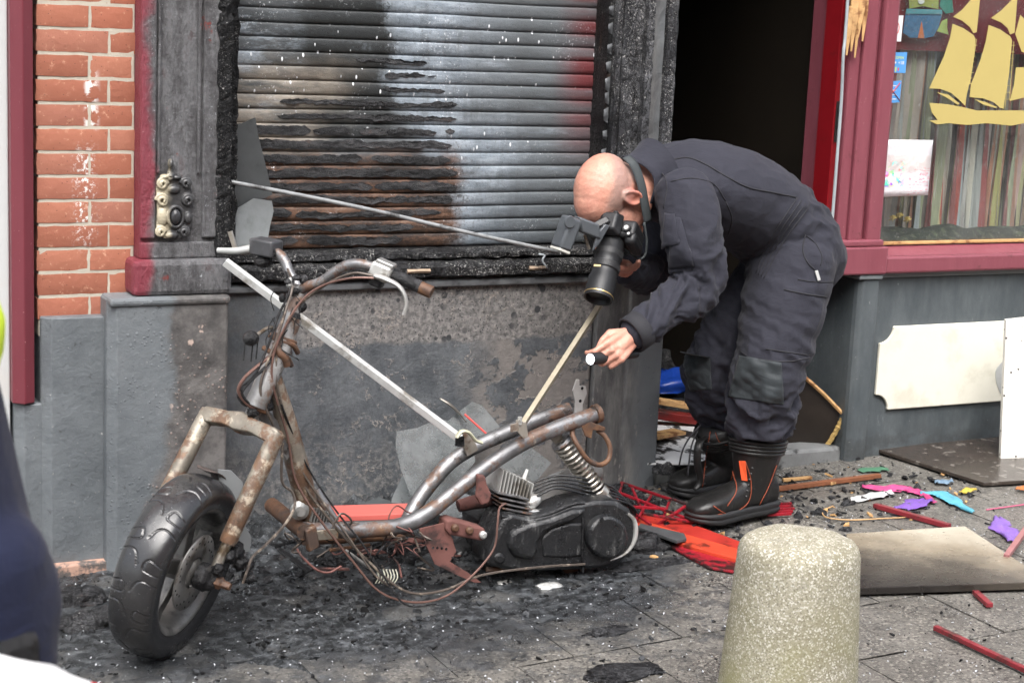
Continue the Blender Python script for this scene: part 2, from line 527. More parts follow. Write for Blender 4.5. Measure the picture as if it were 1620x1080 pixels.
# bluish ash bloom in the middle, running down right of the charred patch
xc = n.math('SUBTRACT', X, n.math('MULTIPLY', n.step(Z_, 1.30, 1.05), .17))
patchy = n.step(n.math('ADD', n.math('MULTIPLY', n.noise(6, 8, .7, n.map(scale=(.5, 1, 1.3), loc=(1, 5, 2))), .6), n.math('MULTIPLY', drip, .4)), .30, .58)
bloom = n.mul(n.band(n.math('ADD', xc, n.math('MULTIPLY', jig, .3)), 1.88, 1.97, 2.06, 2.36), patchy, .9)
bloom2 = n.mul(n.step(X, 2.0, 1.7), n.step(Z_, 1.08, 1.20), n.step(n.noise(8, 8, .75, n.map(scale=(.45, 1, 1.4), loc=(3, 2, 7))), .47, .60))
bloom3 = n.mul(n.step(X, 2.05, 2.15), n.step(n.noise(9, 8, .75, n.map(scale=(.3, 1, 2.0), loc=(7, 2, 1))), .52, .68), .5)
bl = n.math('MAXIMUM', n.math('MAXIMUM', bloom, n.mul(bloom2, .8)), bloom3)
bl = n.mul(bl, n.step(grit, .28, .50))
c = n.mix(bl, steel, n.ramp(n.noise(22, 7, .7, st), [(.25, (.10, .12, .14)), (.45, (.20, .235, .27)), (.6, (.33, .375, .42)), (.85, (.58, .62, .66))]))
bn = n.math('ADD', n.math('MULTIPLY', n.noise(7, 8, .72, n.map(scale=(.6, 1, 1.2), loc=(6, 6, 1))), .7), n.math('MULTIPLY', grit, .3))
xb_ = n.math('ADD', X, n.math('MULTIPLY', n.math('SUBTRACT', bn, .5), .35))
blackblot = n.mul(n.band(xb_, 1.62, 1.74, 1.93, 1.965), n.step(zj, 1.10, 1.17), n.step(bn, .34, .46))
c = n.mix(n.mul(blackblot, .95), c, n.mix(grit, (.008, .009, .009), (.035, .038, .038)))
# scorched, tan paint on the left half
tan = n.mul(n.step(xj, 1.90, 1.58), n.band(zj, .94, 1.04, 1.24, 1.36), n.step(n.noise(6, 7, .65, n.map(scale=(.4, 1, 2.2), loc=(1, 1, 9))), .30, .54))
c = n.mix(n.mul(tan, .9), c, n.ramp(n.noise(26, 7, .7, st), [(.3, (.15, .12, .095)), (.55, (.33, .285, .23)), (.8, (.50, .46, .40))]))
# bare brown zone under the char
brown = n.mul(n.band(n.math('ADD', xb_, n.math('MULTIPLY', jig, .1)), 1.50, 1.62, 2.15, 2.23), n.step(zj, 1.14, 1.04))
c = n.mix(brown, c, n.ramp(n.math('ADD', n.math('MULTIPLY', n.noise(16, 8, .72, n.map(scale=(.4, 1, 1.6))), .65), n.math('MULTIPLY', grit, .35)), [(.36, (.008, .008, .008)), (.46, (.04, .026, .020)), (.56, (.13, .072, .047)), (.66, (.21, .15, .115)), (.8, (.42, .37, .32))]))
# untouched red at the right end
red = n.mul(n.step(n.math('ADD', X, n.math('MULTIPLY', n.math('SUBTRACT', nz, .5), .07)), 2.46, 2.58), n.step(Z_, .98, 1.25), n.step(n.noise(16, 3, .5, n.map(scale=(.05, 1, 1))), .25, .6))
c = n.mix(n.mul(red, .8), c, (.13, .010, .012))
low = n.mul(n.step(Z_, 1.02, .86), n.step(X, 2.16, 2.28))
c = n.mix(n.mul(low, .5), c, (.03, .033, .036))
c = n.mix(n.mul(n.step(grit, .58, .68), .35), c, (.015, .015, .015))
spm = n.step(n.noise(5, 6, .7, n.map(loc=(2, 2, 2))), .50, .66)
sp = n.mul(n.step(n.noise(140, 4, .8), .60, .65), spm)
drops = n.mul(n.step(n.voro(44, n.map(scale=(1, 1, .45))), .15, .10), n.step(n.noise(3.5, 4, .6, n.map(loc=(9, 2, 6))), .50, .56), n.step(Z_, 1.0, 1.1))
c = n.mix(n.math('MAXIMUM', sp, drops), c, (.78, .80, .83))
MT_SHUT = n.done(c, n.math('MULTIPLY_ADD', n.noise(9, 6, .6, st), .5, .16), n.bump(n.math('ADD', grit, drops), .45, .004, n.bump(n.noise(40, 7, .7, n.map(scale=(.4, 1, 1))), .35, .004)))
n = N('peeled_char_skin', .35, 0, .3)
c = n.ramp(n.noise(30, 8, .82, n.map(scale=(.35, 1, 1))), [(.3, (.005, .005, .006)), (.48, (.020, .020, .021)), (.58, (.06, .06, .063)), (.66, (.07, .042, .03)), (.78, (.34, .31, .28))])
MT_SKINCHAR = n.done(c, .34, n.bump(n.noise(70, 8, .8, n.map(scale=(.5, 1, 1))), 1.0, .010))

# ---- paving
n = N('wet_concrete_paving', .5, 0, .4)
X, Y_, Z_ = n.xyz()
nz = n.noise(3.0, 8, .62)
base = n.ramp(n.noise(7, 7, .65), [(.28, (.082, .077, .069)), (.55, (.140, .132, .118)), (.8, (.205, .195, .176))])
agg = n.voro(190, None, 'F1', 'Color')
aq = n.node('ShaderNodeSeparateColor'); n.set(aq.inputs[0], agg)
base = n.mix(n.step(aq.outputs[0], .70, .95), base, (.26, .245, .215))
base = n.mix(n.step(aq.outputs[1], .75, .95), base, (.05, .048, .045))
jx = n.math('ADD', X, n.math('MULTIPLY', n.math('SUBTRACT', nz, .5), 1.3))
jy = n.math('ADD', Y_, n.math('MULTIPLY', n.math('SUBTRACT', n.noise(2.4, 8, .65, n.map(loc=(7, 3, 1))), .5), 1.0))
# the burnt patch lies round the scooter
dx = n.math('DIVIDE', n.math('SUBTRACT', jx, 1.62), 1.22)
dy = n.math('DIVIDE', n.math('SUBTRACT', jy, -.42), .72)
rr = n.math('SQRT', n.math('ADD', n.math('MULTIPLY', dx, dx), n.math('MULTIPLY', dy, dy)))
k = n.step(rr, 1.12, .72)
k2 = n.mul(n.step(rr, 1.9, .9), n.step(n.noise(13, 8, .7), .50, .60))
soot = n.ramp(n.noise(15, 8, .7), [(.3, (.012, .0135, .015)), (.52, (.032, .035, .039)), (.68, (.085, .091, .098)), (.85, (.16, .168, .178))])
c = n.mix(n.mul(k2, .75), base, soot)
c = n.mix(n.mul(k, .93), c, soot)
spk = n.mul(n.step(n.noise(210, 3, .8), .665, .70), n.step(rr, 2.3, .7))
c = n.mix(spk, c, (.55, .57, .60))
wet = n.step(n.noise(2.6, 6, .6, n.map(loc=(4, 1, 1))), .36, .62)
rg = n.math('ADD', n.math('MULTIPLY', wet, .25), n.math('MULTIPLY_ADD', n.noise(50, 5, .7), .3, .06))
MT_PAVE = n.done(c, rg, n.bump(n.noise(140, 6, .8), .55, .005, n.bump(n.noise(18, 7, .7), .5, .012)))
MT_JOINT = simple('joint_grit', (.045, .042, .037), .9, var=.5, sc=90, bump=.5)
MT_KERBSTONE = simple('grey_threshold_stone', (.17, .175, .175), .55, var=.35, sc=22, bump=.4, dirt=(.03, .03, .03), dsc=9, dth=(.5, .62))

# ---- interior
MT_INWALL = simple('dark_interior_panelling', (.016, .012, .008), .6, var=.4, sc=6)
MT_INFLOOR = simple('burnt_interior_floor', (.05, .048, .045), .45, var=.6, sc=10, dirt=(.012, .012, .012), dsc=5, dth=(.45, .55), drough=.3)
MT_WHITEWALL = simple('white_plaster', (.50, .52, .52), .75, var=.06, sc=14, bump=.2, dirt=(.5, .5, .48), dsc=3)
MT_RED = simple('red_gloss_paint', (.19, .007, .011), .28, var=.2, sc=12, dirt=(.12, .012, .012), dsc=9, dth=(.58, .7))
MT_GREYSTRIP = simple('grey_weather_strip', (.33, .36, .38), .4, var=.2, sc=25)
MT_RAWWOOD = simple('raw_splintered_wood', (.50, .30, .13), .7, var=.45, sc=35, bump=.6, dirt=(.2, .085, .03), dsc=20, dth=(.5, .64))
MT_FASCIA = simple('dark_fascia_paint', (.05, .05, .055), .5)

def pane_glass(name, tint, cover, dirtcol, sc=12, refl=1.0, maxcover=1.0):
    """clear pane: lets light straight through, mirrors by angle, carries dust or soot"""
    n = N(name, .3)
    tr = n.node('ShaderNodeBsdfTransparent'); n.set(tr.inputs[0], tint)
    gl = n.node('ShaderNodeBsdfGlossy'); gl.inputs['Roughness'].default_value = .04
    lw = n.node('ShaderNodeLayerWeight'); lw.inputs[0].default_value = .5
    fr = n.math('MULTIPLY_ADD', n.math('POWER', lw.outputs['Facing'], 5.0), .9, .045)
    m1 = n.node('ShaderNodeMixShader'); n.set(m1.inputs[0], n.math('MULTIPLY', fr, refl))
    n.t.links.new(tr.outputs[0], m1.inputs[1]); n.t.links.new(gl.outputs[0], m1.inputs[2])
    k = n.step(n.noise(sc, 7, .7), *cover)
    k = n.math('MAXIMUM', n.math('MULTIPLY', k, maxcover), n.mul(n.step(n.noise(150, 3, .8), .63, .68), .8))
    n.set(n.b.inputs['Base Color'], n.mix(n.noise(sc*2.5, 6, .7), tuple(x*.55 for x in dirtcol), dirtcol))
    m2 = n.node('ShaderNodeMixShader'); n.set(m2.inputs[0], k)
    n.t.links.new(m1.outputs[0], m2.inputs[1]); n.t.links.new(n.b.outputs[0], m2.inputs[2])
    n.t.links.new(m2.outputs[0], n.t.nodes['Material Output'].inputs[0])
    return n.m
MT_GLASS = pane_glass('window_glass', (.90, .93, .92), (.30, .85), (.45, .46, .46), 3, 1.3, .14)
MT_SHARD = pane_glass('dusty_glass', (.76, .79, .79), (.20, .72), (.38, .40, .405), 7, 1.3, .62)
MT_SHARD_SOOT = pane_glass('sooty_glass', (.40, .44, .45), (.0, .5), (.085, .092, .095), 9, 1.0, .92)

# ================================================================== GROUND
# one big sloping sheet under the slabs
m = M()
xs = [-400, -30, -2, 0, 6, 30, 400]; ys = [-400, -30, -4, 0.0, .3]
m.grid(np.array([[(x, y, max(min(G(x), G(30)), G(-30))-.035) for x in xs] for y in ys]))
o = obj('pavement', m, MT_JOINT); tag(o, kind='structure')
PAVE = o
m = M()
m.grid(np.array([[(x, y, max(min(G(x), G(30)), G(-30))-.006) for x in [-400, -30, -1.5]] for y in [-400, -4, .3]]))
m.grid(np.array([[(x, y, max(min(G(x), G(30)), G(-30))-.006) for x in [-1.5, 6.3]] for y in [-400, -30, -3.3]]))
m.grid(np.array([[(x, y, max(min(G(x), G(30)), G(-30))-.006) for x in [6.3, 30, 400]] for y in [-400, -4, .3]]))
o = obj('pavement_surround', m, MT_PAVE); tag(o, kind='structure')
TS = .30
slab_meshes = []
for q in range(4):
    m = M(); h = TS/2-.0014
    rr = random.Random(q)
    nn = 5
    top = [[(-h+2*h*i/(nn-1), -h+2*h*j/(nn-1), SLOPE*(-h+2*h*i/(nn-1))+(rr.uniform(-.0012, .0012) if 0 < i < nn-1 and 0 < j < nn-1 else -.0022)) for j in range(nn)] for i in range(nn)]
    m.box(-h, h, -h, h, -.04, -.006)
    m.grid(np.array(top).transpose(1, 0, 2))
    me = bpy.data.meshes.new('paving_slab'); me.from_pydata(m.v, [], m.f); fixnormals(me); me.materials.append(MT_PAVE)
    me.polygons.foreach_set('use_smooth', [True]*len(me.polygons)); me.set_sharp_from_angle(angle=rd(30))
    slab_meshes.append(me)
for j in range(12):
    for i in range(26):
        x = -1.5+TS*(i+.5); y = .0-TS*(j+.5)+.02
        x += .15 if j % 2 else 0
        u_ok = True
        o = bpy.data.objects.new('paving_slab', slab_meshes[(i*7+j*3) % 4])
        scene.collection.objects.link(o)
        o.location = (x, y, G(x)+random.uniform(-.0025, .001))
        o.rotation_euler = (random.uniform(-.004, .004), random.uniform(-.004, .004), 0)
        o.parent = PAVE
# ================================================================== SHOP FRONT
BLD = empty('shop_building', (2.6, 0, G(2.6)), 'fire-damaged old shop front with brick pier, maroon woodwork and grey stone plinth', 'building')
def part(name, m, mt, bevel=.004, smooth=False, parent=None):
    return obj(name, m, mt, parent or BLD, smooth, bevel)
def boxpart(name, x0, x1, y0, y1, z0, z1, mt, bevel=.004, parent=None):
    return part(name, M().box(x0, x1, y0, y1, z0, z1), mt, bevel, parent=parent)
ZB = -.25           # below the pavement
# white neighbour wall strip and maroon board at far left
boxpart('white_wall', -2.4, .868, -.04, .5, ZB, 3.4, MT_WHITEWALL)
m = M()
m.prism([(.868, -.02), (.868, -.066), (.896, -.088), (.924, -.074), (.924, -.02)], (0, 0, .428), (1, 0, 0), (0, 1, 0), (0, 0, 1), 3.0)
part('corner_board', m, MT_MAROON, .003)
# brick pier
m = M(); m.box(.938, 1.1865, -.0585, .3, .60, 3.4)
pier = part('brick_pier', m, MT_MORTAR, .003)
tag(pier, 'red brick pier with pale pointing')
CR = .0625; ZBR = .664
def brickmesh(x0, x1, seed):
    m = M(); r = random.Random(seed)
    nx = max(3, int((x1-x0)/.022)); nz = 4; hz = .0270
    g = np.zeros((nz+1, nx+1, 3))
    for a in range(nz+1):
        for b in range(nx+1):
            e = (a in (0, nz)) or (b in (0, nx))
            g[a, b] = (x0+(x1-x0)*b/nx+(r.uniform(-.0012, .0012) if e else 0), -.0615+(.0022 if e else 0)+r.uniform(-.0003, .0003), -hz+2*hz*a/nz+(r.uniform(-.0012, .0012) if e else 0))
    m.grid(g)
    edge = [g[0, b] for b in range(nx+1)]+[g[a, nx] for a in range(1, nz+1)]+[g[nz, b] for b in range(nx-1, -1, -1)]+[g[a, 0] for a in range(nz-1, 0, -1)]
    back = [np.array((e[0], -.02, e[2])) for e in edge]
    k = len(edge)
    m.add(edge+back, [(i, k+i, k+(i+1) % k, (i+1) % k) for i in range(k)])
    me = bpy.data.meshes.new('brick'); me.from_pydata(m.v, [], m.f); fixnormals(me); me.materials.append(MT_BRICK); me.polygons.foreach_set('use_smooth', [True]*len(me.polygons)); me.set_sharp_from_angle(angle=rd(50))
    return me
bm_ = {}
for s in range(3):
    bm_['a', s] = brickmesh(.934, 1.1155, s); bm_['b', s] = brickmesh(1.1225, 1.1868, s+5)
    bm_['c', s] = brickmesh(.934, 1.0650, s+9); bm_['d', s] = brickmesh(1.0725, 1.1785, s+13)
for k in range(30):
    for w in (('a', 'b') if k % 2 == 1 else ('c', 'd')):
        o = bpy.data.objects.new('brick', bm_[w, random.randrange(3)])
        scene.collection.objects.link(o); o.location = (random.uniform(-.0015, .0015), random.uniform(-.001, .001), ZBR+CR*k+.01)
        put(o, pier)
# plinth blocks at left
def slope_block(x0, x1, yf, z1, mt, name, ch=.022):
    m = M()
    m.prism([(x0, yf+ch*1.2), (x0+ch, yf), (x1-.006, yf), (x1, yf+.006), (x1, .35), (x0, .35)], (0, 0, ZB), (1, 0, 0), (0, 1, 0), (0, 0, 1), z1-ZB)
    return part(name, m, mt, .006)
slope_block(.875, .955, -.072, .425, MT_PL_FAR, 'plinth_block')
slope_block(.94, 1.116, -.096, .655, MT_PL_FAR, 'plinth_block')
slope_block(1.098, 1.421, -.150, .705, MT_PL_LEFT, 'plinth_block')
boxpart('plinth_moulding', 1.10, 1.423, -.158, -.05, .688, .7105, MT_PL_LEFT, .008)
boxpart('brick_footing', .90, 1.2, -.125, -.04, ZB, -.005, MT_SALMON, .006)
# burnt pilaster
boxpart('pilaster_base', 1.163, 1.432, -.142, .1, .7105, .806, MT_MAROON_BURNT, .014)
boxpart('pilaster_shaft', 1.187, 1.405, -.108, .1, .803, 3.0, MT_MAROON_BURNT, .006)
for (a, b) in ((1.187, 1.228), (1.352, 1.405)):
    boxpart('pilaster_stile', a+.0005, b, -.120, -.107, .96 if False else .86, 2.99, MT_MAROON_BURNT, .005)
boxpart('pilaster_bead', 1.232, 1.241, -.117, -.107, 1.03, 2.99, MT_MAROON_BURNT, .004)
boxpart('pilaster_bead', 1.338, 1.3475, -.117, -.107, 1.03, 2.99, MT_MAROON_BURNT, .004)
boxpart('pilaster_rail', 1.187, 1.405, -.1165, -.107, .806, .85, MT_MAROON_BURNT, .005)
# carved ornament
n = N('gilt_cream_paint', .4)
X, Y_, Z_ = n.xyz()
f = n.math('ADD', X, n.math('MULTIPLY', n.math('SUBTRACT', n.noise(16, 6), .5), .05))
c = n.mix(n.step(f, 1.248, 1.272), n.mix(n.noise(45, 6, .7), (.30, .26, .17), (.52, .47, .36)), n.mix(n.noise(40, 6, .7), (.02, .02, .021), (.07, .07, .072)))
MT_GILT = n.done(c, .35, n.bump(n.noise(80, 5), .25, .003))
# charred jamb left of the shutter: several splintered strips
def rough_bar(x0, x1, y0, y1, z0, z1, amp, seed, nz=60):
    m = M(); R = []
    for i in range(nz+1):
        z = z0+(z1-z0)*i/nz
        def q(a, b):
            k = mnoise.noise(Vector((a*31+seed, z*23, b*17)))+.5*mnoise.noise(Vector((a*70+seed, z*70, 3)))
            return k*amp
        R.append([(x0+q(0, 1), y0+q(1, 2), z), ((x0+x1)/2+q(4, 1)*.6, y0+q(2, 2)*1.2, z), (x1+q(3, 1), y0+q(4, 2), z), (x1+q(5, 0), y1, z), (x0+q(6, 0), y1, z)])
    return m.rings([np.array(r) for r in R])
part('charred_jamb', rough_bar(1.390, 1.428, -.124, .08, .72, 3.0, .009, 1, 150), MT_CHAR_BLACK, 0)
part('charred_jamb', rough_bar(1.424, 1.446, -.085, .09, .74, 3.0, .009, 2, 150), MT_CHAR_BLACK, 0)
part('charred_jamb', rough_bar(1.440, 1.468, -.05, .10, .78, 3.0, .010, 3, 150), MT_CHAR_BLACK, 0)
# stone panel below the shutter, with its pale joint
m = M(); m.prism([(1.44, 0), (2.628, 0), (2.628, .35), (1.44, .35)], (0, 0, ZB), (1, 0, 0), (0, 1, 0), (0, 0, 1), .705-ZB)
part('stone_panel', m, MT_PL_PANEL, .01)
boxpart('panel_joint', 1.4215, 1.4385, -.012, .3, ZB, .70, MT_SALMON, .003)
m = M(); m.prism([(-.018, .690), (.08, .690), (.08, .714), (-.006, .714), (-.018, .706)], (1.4405, 0, 0), (0, 1, 0), (0, 0, 1), (1, 0, 0), 1.1875)
part('panel_coping', m, simple('worn_coping', (.115, .12, .125), .5, var=.4, sc=18, bump=.4, dirt=(.035, .035, .036), dsc=8), .004)
# charred sill: stepped mouldings with burnt-through holes
def hrough(x0, x1, prof, amp, seed, nx=120):
    m = M(); R = []
    for i in range(nx+1):
        x = x0+(x1-x0)*i/nx
        R.append([(x, y+amp*(mnoise.noise(Vector((x*18, k*9+seed, 0)))+.6*mnoise.noise(Vector((x*55, k*9+seed, 2)))), z+amp*.8*mnoise.noise(Vector((x*20, k*5+seed, 7)))) for k, (y, z) in enumerate(prof)])
    return m.rings([np.array(r) for r in R])
part('charred_sill', hrough(1.45, 2.63, [(-.012, .7165), (-.034, .726), (-.036, .752), (-.022, .765), (.0, .768), (.08, .768), (.08, .7165)], .008, 1, 260), MT_CHAR_H, 0)
part('sill_moulding', hrough(1.455, 2.625, [(.0, .7685), (-.012, .776), (-.010, .789), (.016, .799), (.08, .800), (.08, .7685)], .008, 5, 260), MT_CHAR_H, 0)
MT_PALEWOOD = simple('pale_scorched_wood', (.32, .24, .17), .7, var=.5, sc=60, dirt=(.03, .03, .03), dsc=25)
for (u, v, w) in ((663, 429, .036), (852, 424, .03)):
    part('bared_wood', hrough(at(u, v, -.04)[0]-w, at(u, v, -.04)[0]+w, [(-.0385, at(u, v, -.04)[2]-.006), (-.043, at(u, v, -.04)[2]), (-.0385, at(u, v, -.04)[2]+.006), (-.03, at(u, v, -.04)[2])], .003, 3, 14), MT_PALEWOOD, 0)
# right stone pier with charred timber post above
m = M(); m.prism([(2.632, -.012), (2.742, -.012), (2.748, -.02), (2.868, -.02), (2.872, -.014), (2.872, .35), (2.632, .35)], (0, 0, ZB), (1, 0, 0), (0, 1, 0), (0, 0, 1), .690-ZB)
part('stone_pier', m, MT_PL_PIER, .006)
boxpart('pier_coping', 2.634, 2.880, -.030, .3, .6905, .708, simple('worn_pier_coping', (.19, .195, .20), .5, var=.35, sc=20, bump=.4, dirt=(.05, .05, .05), dsc=9), .006)
for k, (x0, x1, y0, mt, amp) in enumerate([(2.606, 2.622, -.035, MT_CHAR_BLACK, .003), (2.623, 2.640, -.058, MT_CHAR_V, .003), (2.641, 2.662, -.066, MT_CHAR_V, .003), (2.663, 2.690, -.052, MT_CHAR_V, .004), (2.691, 2.722, -.040, MT_CHAR_V, .005), (2.723, 2.748, -.062, MT_CHAR_V, .006), (2.749, 2.790, -.050, MT_PL_PIER, .003), (2.791, 2.826, -.066, MT_CHAR_V, .004)]):
    part('charred_post', rough_bar(x0, x1-.001, y0, .15, .710, 3.0, amp, 11+k, 90), mt, 0)
# blistered skin flaps along the post edge
for k in range(14):
    z = .98+.052*k+random.uniform(-.01, .01); h = random.uniform(.025, .05)
    m = M(); P = np.zeros((6, 4, 3))
    for a in range(6):
        t = a/5
        for b in range(4):
            s = b/3
            P[a, b] = (2.602+.016*s-.006*math.sin(3*t)*(1-s), -.037-.012*(1-s)*math.sin(math.pi*t)+random.uniform(-.002, .002), z+h*(t-.5)*(1-.35*(1-s)))
    m.grid(P)
    part('blistered_flap', m, MT_GREYSTRIP if k % 4 == 9 else simple('paint_flap_%d' % k, (.10, .105, .11), .4, sc=60) if k == 0 else bpy.data.materials['paint_flap_0'], 0, True)
m = M(); m.prism([(0, 0), (.007, .012), (.005, .08), (.010, .12), (.0, .125), (-.005, .05)], at(1046, 232, -.05), (1, 0, 0), (0, 0, 1), (0, 1, 0), .01)
part('splinter', m, MT_RAWWOOD, .001)
# inside reveal of the door opening, left
boxpart('door_reveal', 2.80, 2.866, .151, .36, .708, 2.3, MT_CHAR_BLACK, .003)
# ---- doorway, right reveal
XR = 3.585
def rz(x): return G(x)
boxpart('threshold', 2.874, 3.611, -.005, .10, ZB, G(3.2)+.060, MT_KERBSTONE, .012)
m = M()
m.prism([(3.612, .34), (3.612, .0), (3.616, -.014), (3.630, -.026), (3.695, -.026), (3.698, .0), (3.698, .34)], (0, 0, ZB), (1, 0, 0), (0, 1, 0), (0, 0, 1), .672-ZB)
part('stone_pier', m, MT_PL_RIGHT, .006)
boxpart('pier_coping', 3.604, 3.70, -.036, .3, .6725, .690, simple('dado_coping', (.20, .22, .23), .5, var=.2, sc=20), .005)
boxpart('dado', 3.6985, 5.6, 0.0, .3, ZB, .672, MT_PL_RIGHT, .004)
boxpart('dado_coping', 3.7005, 5.6, -.012, .2, .6725, .690, bpy.data.materials['dado_coping'], .004)
# maroon frame right of the door
boxpart('frame_plinth', 3.512, 3.705, -.045, .2, .6905, .782, MT_MAROON_R, .006)
boxpart('frame_post', 3.505, 3.548, -.020, .2, .7825, 2.4, MT_MAROON_R, .008)
boxpart('frame_post', 3.5485, 3.600, -.030, .2, .7825, 2.4, MT_MAROON_R, .005)
boxpart('frame_post', 3.6205, 3.680, -.034, .2, .7825, 2.4, MT_MAROON_R, .010)
boxpart('frame_post', 3.6805, 3.690, -.012, .1, .7825, 2.4, MT_MAROON_R, .005)
boxpart('frame_post', 3.6005, 3.620, -.012, .2, .7825, 2.4, MT_MAROON_R, .005)
boxpart('frame_foot', 3.508, 3.688, -.040, .19, .7825, .805, MT_MAROON_R, .006)
boxpart('window_sill', 3.7055, 5.6, -.040, .12, .6905, .748, MT_MAROON_R, .008)
m = M(); m.prism([(-.030, .7485), (.10, .7485), (.10, .776), (.035, .772)], (3.7055, 0, 0), (0, 1, 0), (0, 0, 1), (1, 0, 0), 1.89)
part('window_sill', m, MT_MAROON_R, .003)
boxpart('glazing_bead', 3.7055, 5.6, .030, .052, .7765, .786, MT_RAWWOOD, .002)
boxpart('window_pane', 3.686, 5.58, .056, .060, .77, 2.38, MT_GLASS, 0)
boxpart('frame_post', 5.58, 5.75, -.034, .3, ZB, 2.4, MT_MAROON_R, .006)
boxpart('window_head', 3.59, 5.75, -.03, .3, 2.4, 2.55, MT_MAROON_R, .006)
# splintered wood at the frame top
for k, (u, v0, v1, w) in enumerate([(1350, -30, 82, 12), (1361, -40, 60, 14), (1343, 10, 88, 8), (1368, -30, 66, 9), (1356, 20, 92, 5)]):
    a, b = at(u+3, v0, -.03), at(u-4, v1, -.04)
    m = M(); d, sd, uu = frame_of(b-a)
    hw = w*.0011
    m.rings([np.array([a-sd*hw+uu*.006, a+sd*hw+uu*.006, a+sd*hw-uu*.006, a-sd*hw-uu*.006]),
             np.array([(a+b)/2-sd*hw*1.1+uu*.009, (a+b)/2+sd*hw*.7+uu*.006, (a+b)/2+sd*hw*.7-uu*.006, (a+b)/2-sd*hw*1.1-uu*.004]),
             np.array([b-sd*.003+uu*.003, b+sd*.002+uu*.003, b+sd*.002-uu*.003, b-sd*.003-uu*.003])])
    part('splinter', m, MT_RAWWOOD, .001)
# lintel, fascia, upper wall
boxpart('lintel', .87, 3.59, -.02, .3, 2.3, 2.55, MT_FASCIA, .006)
boxpart('fascia', -2.4, 5.75, -.10, .3, 2.5505, 3.0, MT_MAROON, .006)
n = N('far_brick', .85)
bt = n.node('ShaderNodeTexBrick'); n.set(bt.inputs['Vector'], n.map(rot=(math.pi/2, 0, 0)))
bt.inputs['Scale'].default_value = 1; bt.inputs['Brick Width'].default_value = .22; bt.inputs['Row Height'].default_value = .0625; bt.inputs['Mortar Size'].default_value = .005
n.set(bt.inputs['Color1'], (.40, .13, .07)); n.set(bt.inputs['Color2'], (.33, .10, .06)); n.set(bt.inputs['Mortar'], (.5, .45, .36))
boxpart('upper_wall', -2.4, 5.75, -.05, .3, 3.0005, 5.6, n.done(bt.outputs['Color'], .85), 0)
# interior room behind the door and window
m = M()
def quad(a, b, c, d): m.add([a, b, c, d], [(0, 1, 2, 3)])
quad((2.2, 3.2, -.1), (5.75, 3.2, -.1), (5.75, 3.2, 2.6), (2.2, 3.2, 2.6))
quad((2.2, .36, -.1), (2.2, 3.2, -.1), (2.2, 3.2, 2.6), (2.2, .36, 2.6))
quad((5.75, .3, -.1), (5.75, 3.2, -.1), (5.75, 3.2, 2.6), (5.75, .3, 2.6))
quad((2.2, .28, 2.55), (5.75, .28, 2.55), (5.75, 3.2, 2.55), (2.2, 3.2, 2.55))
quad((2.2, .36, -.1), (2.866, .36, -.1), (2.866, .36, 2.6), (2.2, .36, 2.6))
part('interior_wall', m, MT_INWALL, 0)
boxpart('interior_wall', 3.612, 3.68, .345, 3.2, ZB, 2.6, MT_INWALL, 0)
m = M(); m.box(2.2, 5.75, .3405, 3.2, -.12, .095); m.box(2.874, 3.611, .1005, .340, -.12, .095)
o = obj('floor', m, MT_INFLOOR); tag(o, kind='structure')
# ---- red rebate of the door frame, lock keep torn out
dfr = part('door_jamb', M().box(3.474, 3.5045, .0, .085, .6925, 2.3), MT_RED, .003)
MT_DARKMETAL = simple('dark_worn_metal', (.06, .06, .06), .4, .8, var=.4, sc=40)
q = at(1312, 190, .0)
part('lock_keep', M().box(3.480, 3.498, -.0035, .0002, q[2]-.07, q[2]+.06), MT_DARKMETAL, .001, parent=dfr)
part('keep_hole', M().box(3.484, 3.494, -.0055, -.0030, q[2]-.03, q[2]+.002), MT_CHAR_BLACK, .001, parent=dfr)
part('keep_hole', M().box(3.484, 3.494, -.0055, -.0030, q[2]+.012, q[2]+.04), MT_CHAR_BLACK, .001, parent=dfr)
pts = [at(1343, -60, -.028), at(1341, 0, -.03), at(1337, 60, -.034), at(1334, 90, -.04), at(1331, 160, -.028), at(1325, 240, -.03), at(1318, 330, -.03), at(1312, 400, -.03)]
o = obj('weather_strip', M().tube(pts, .0055, 8, smooth=4), MT_GREYSTRIP, BLD, True)
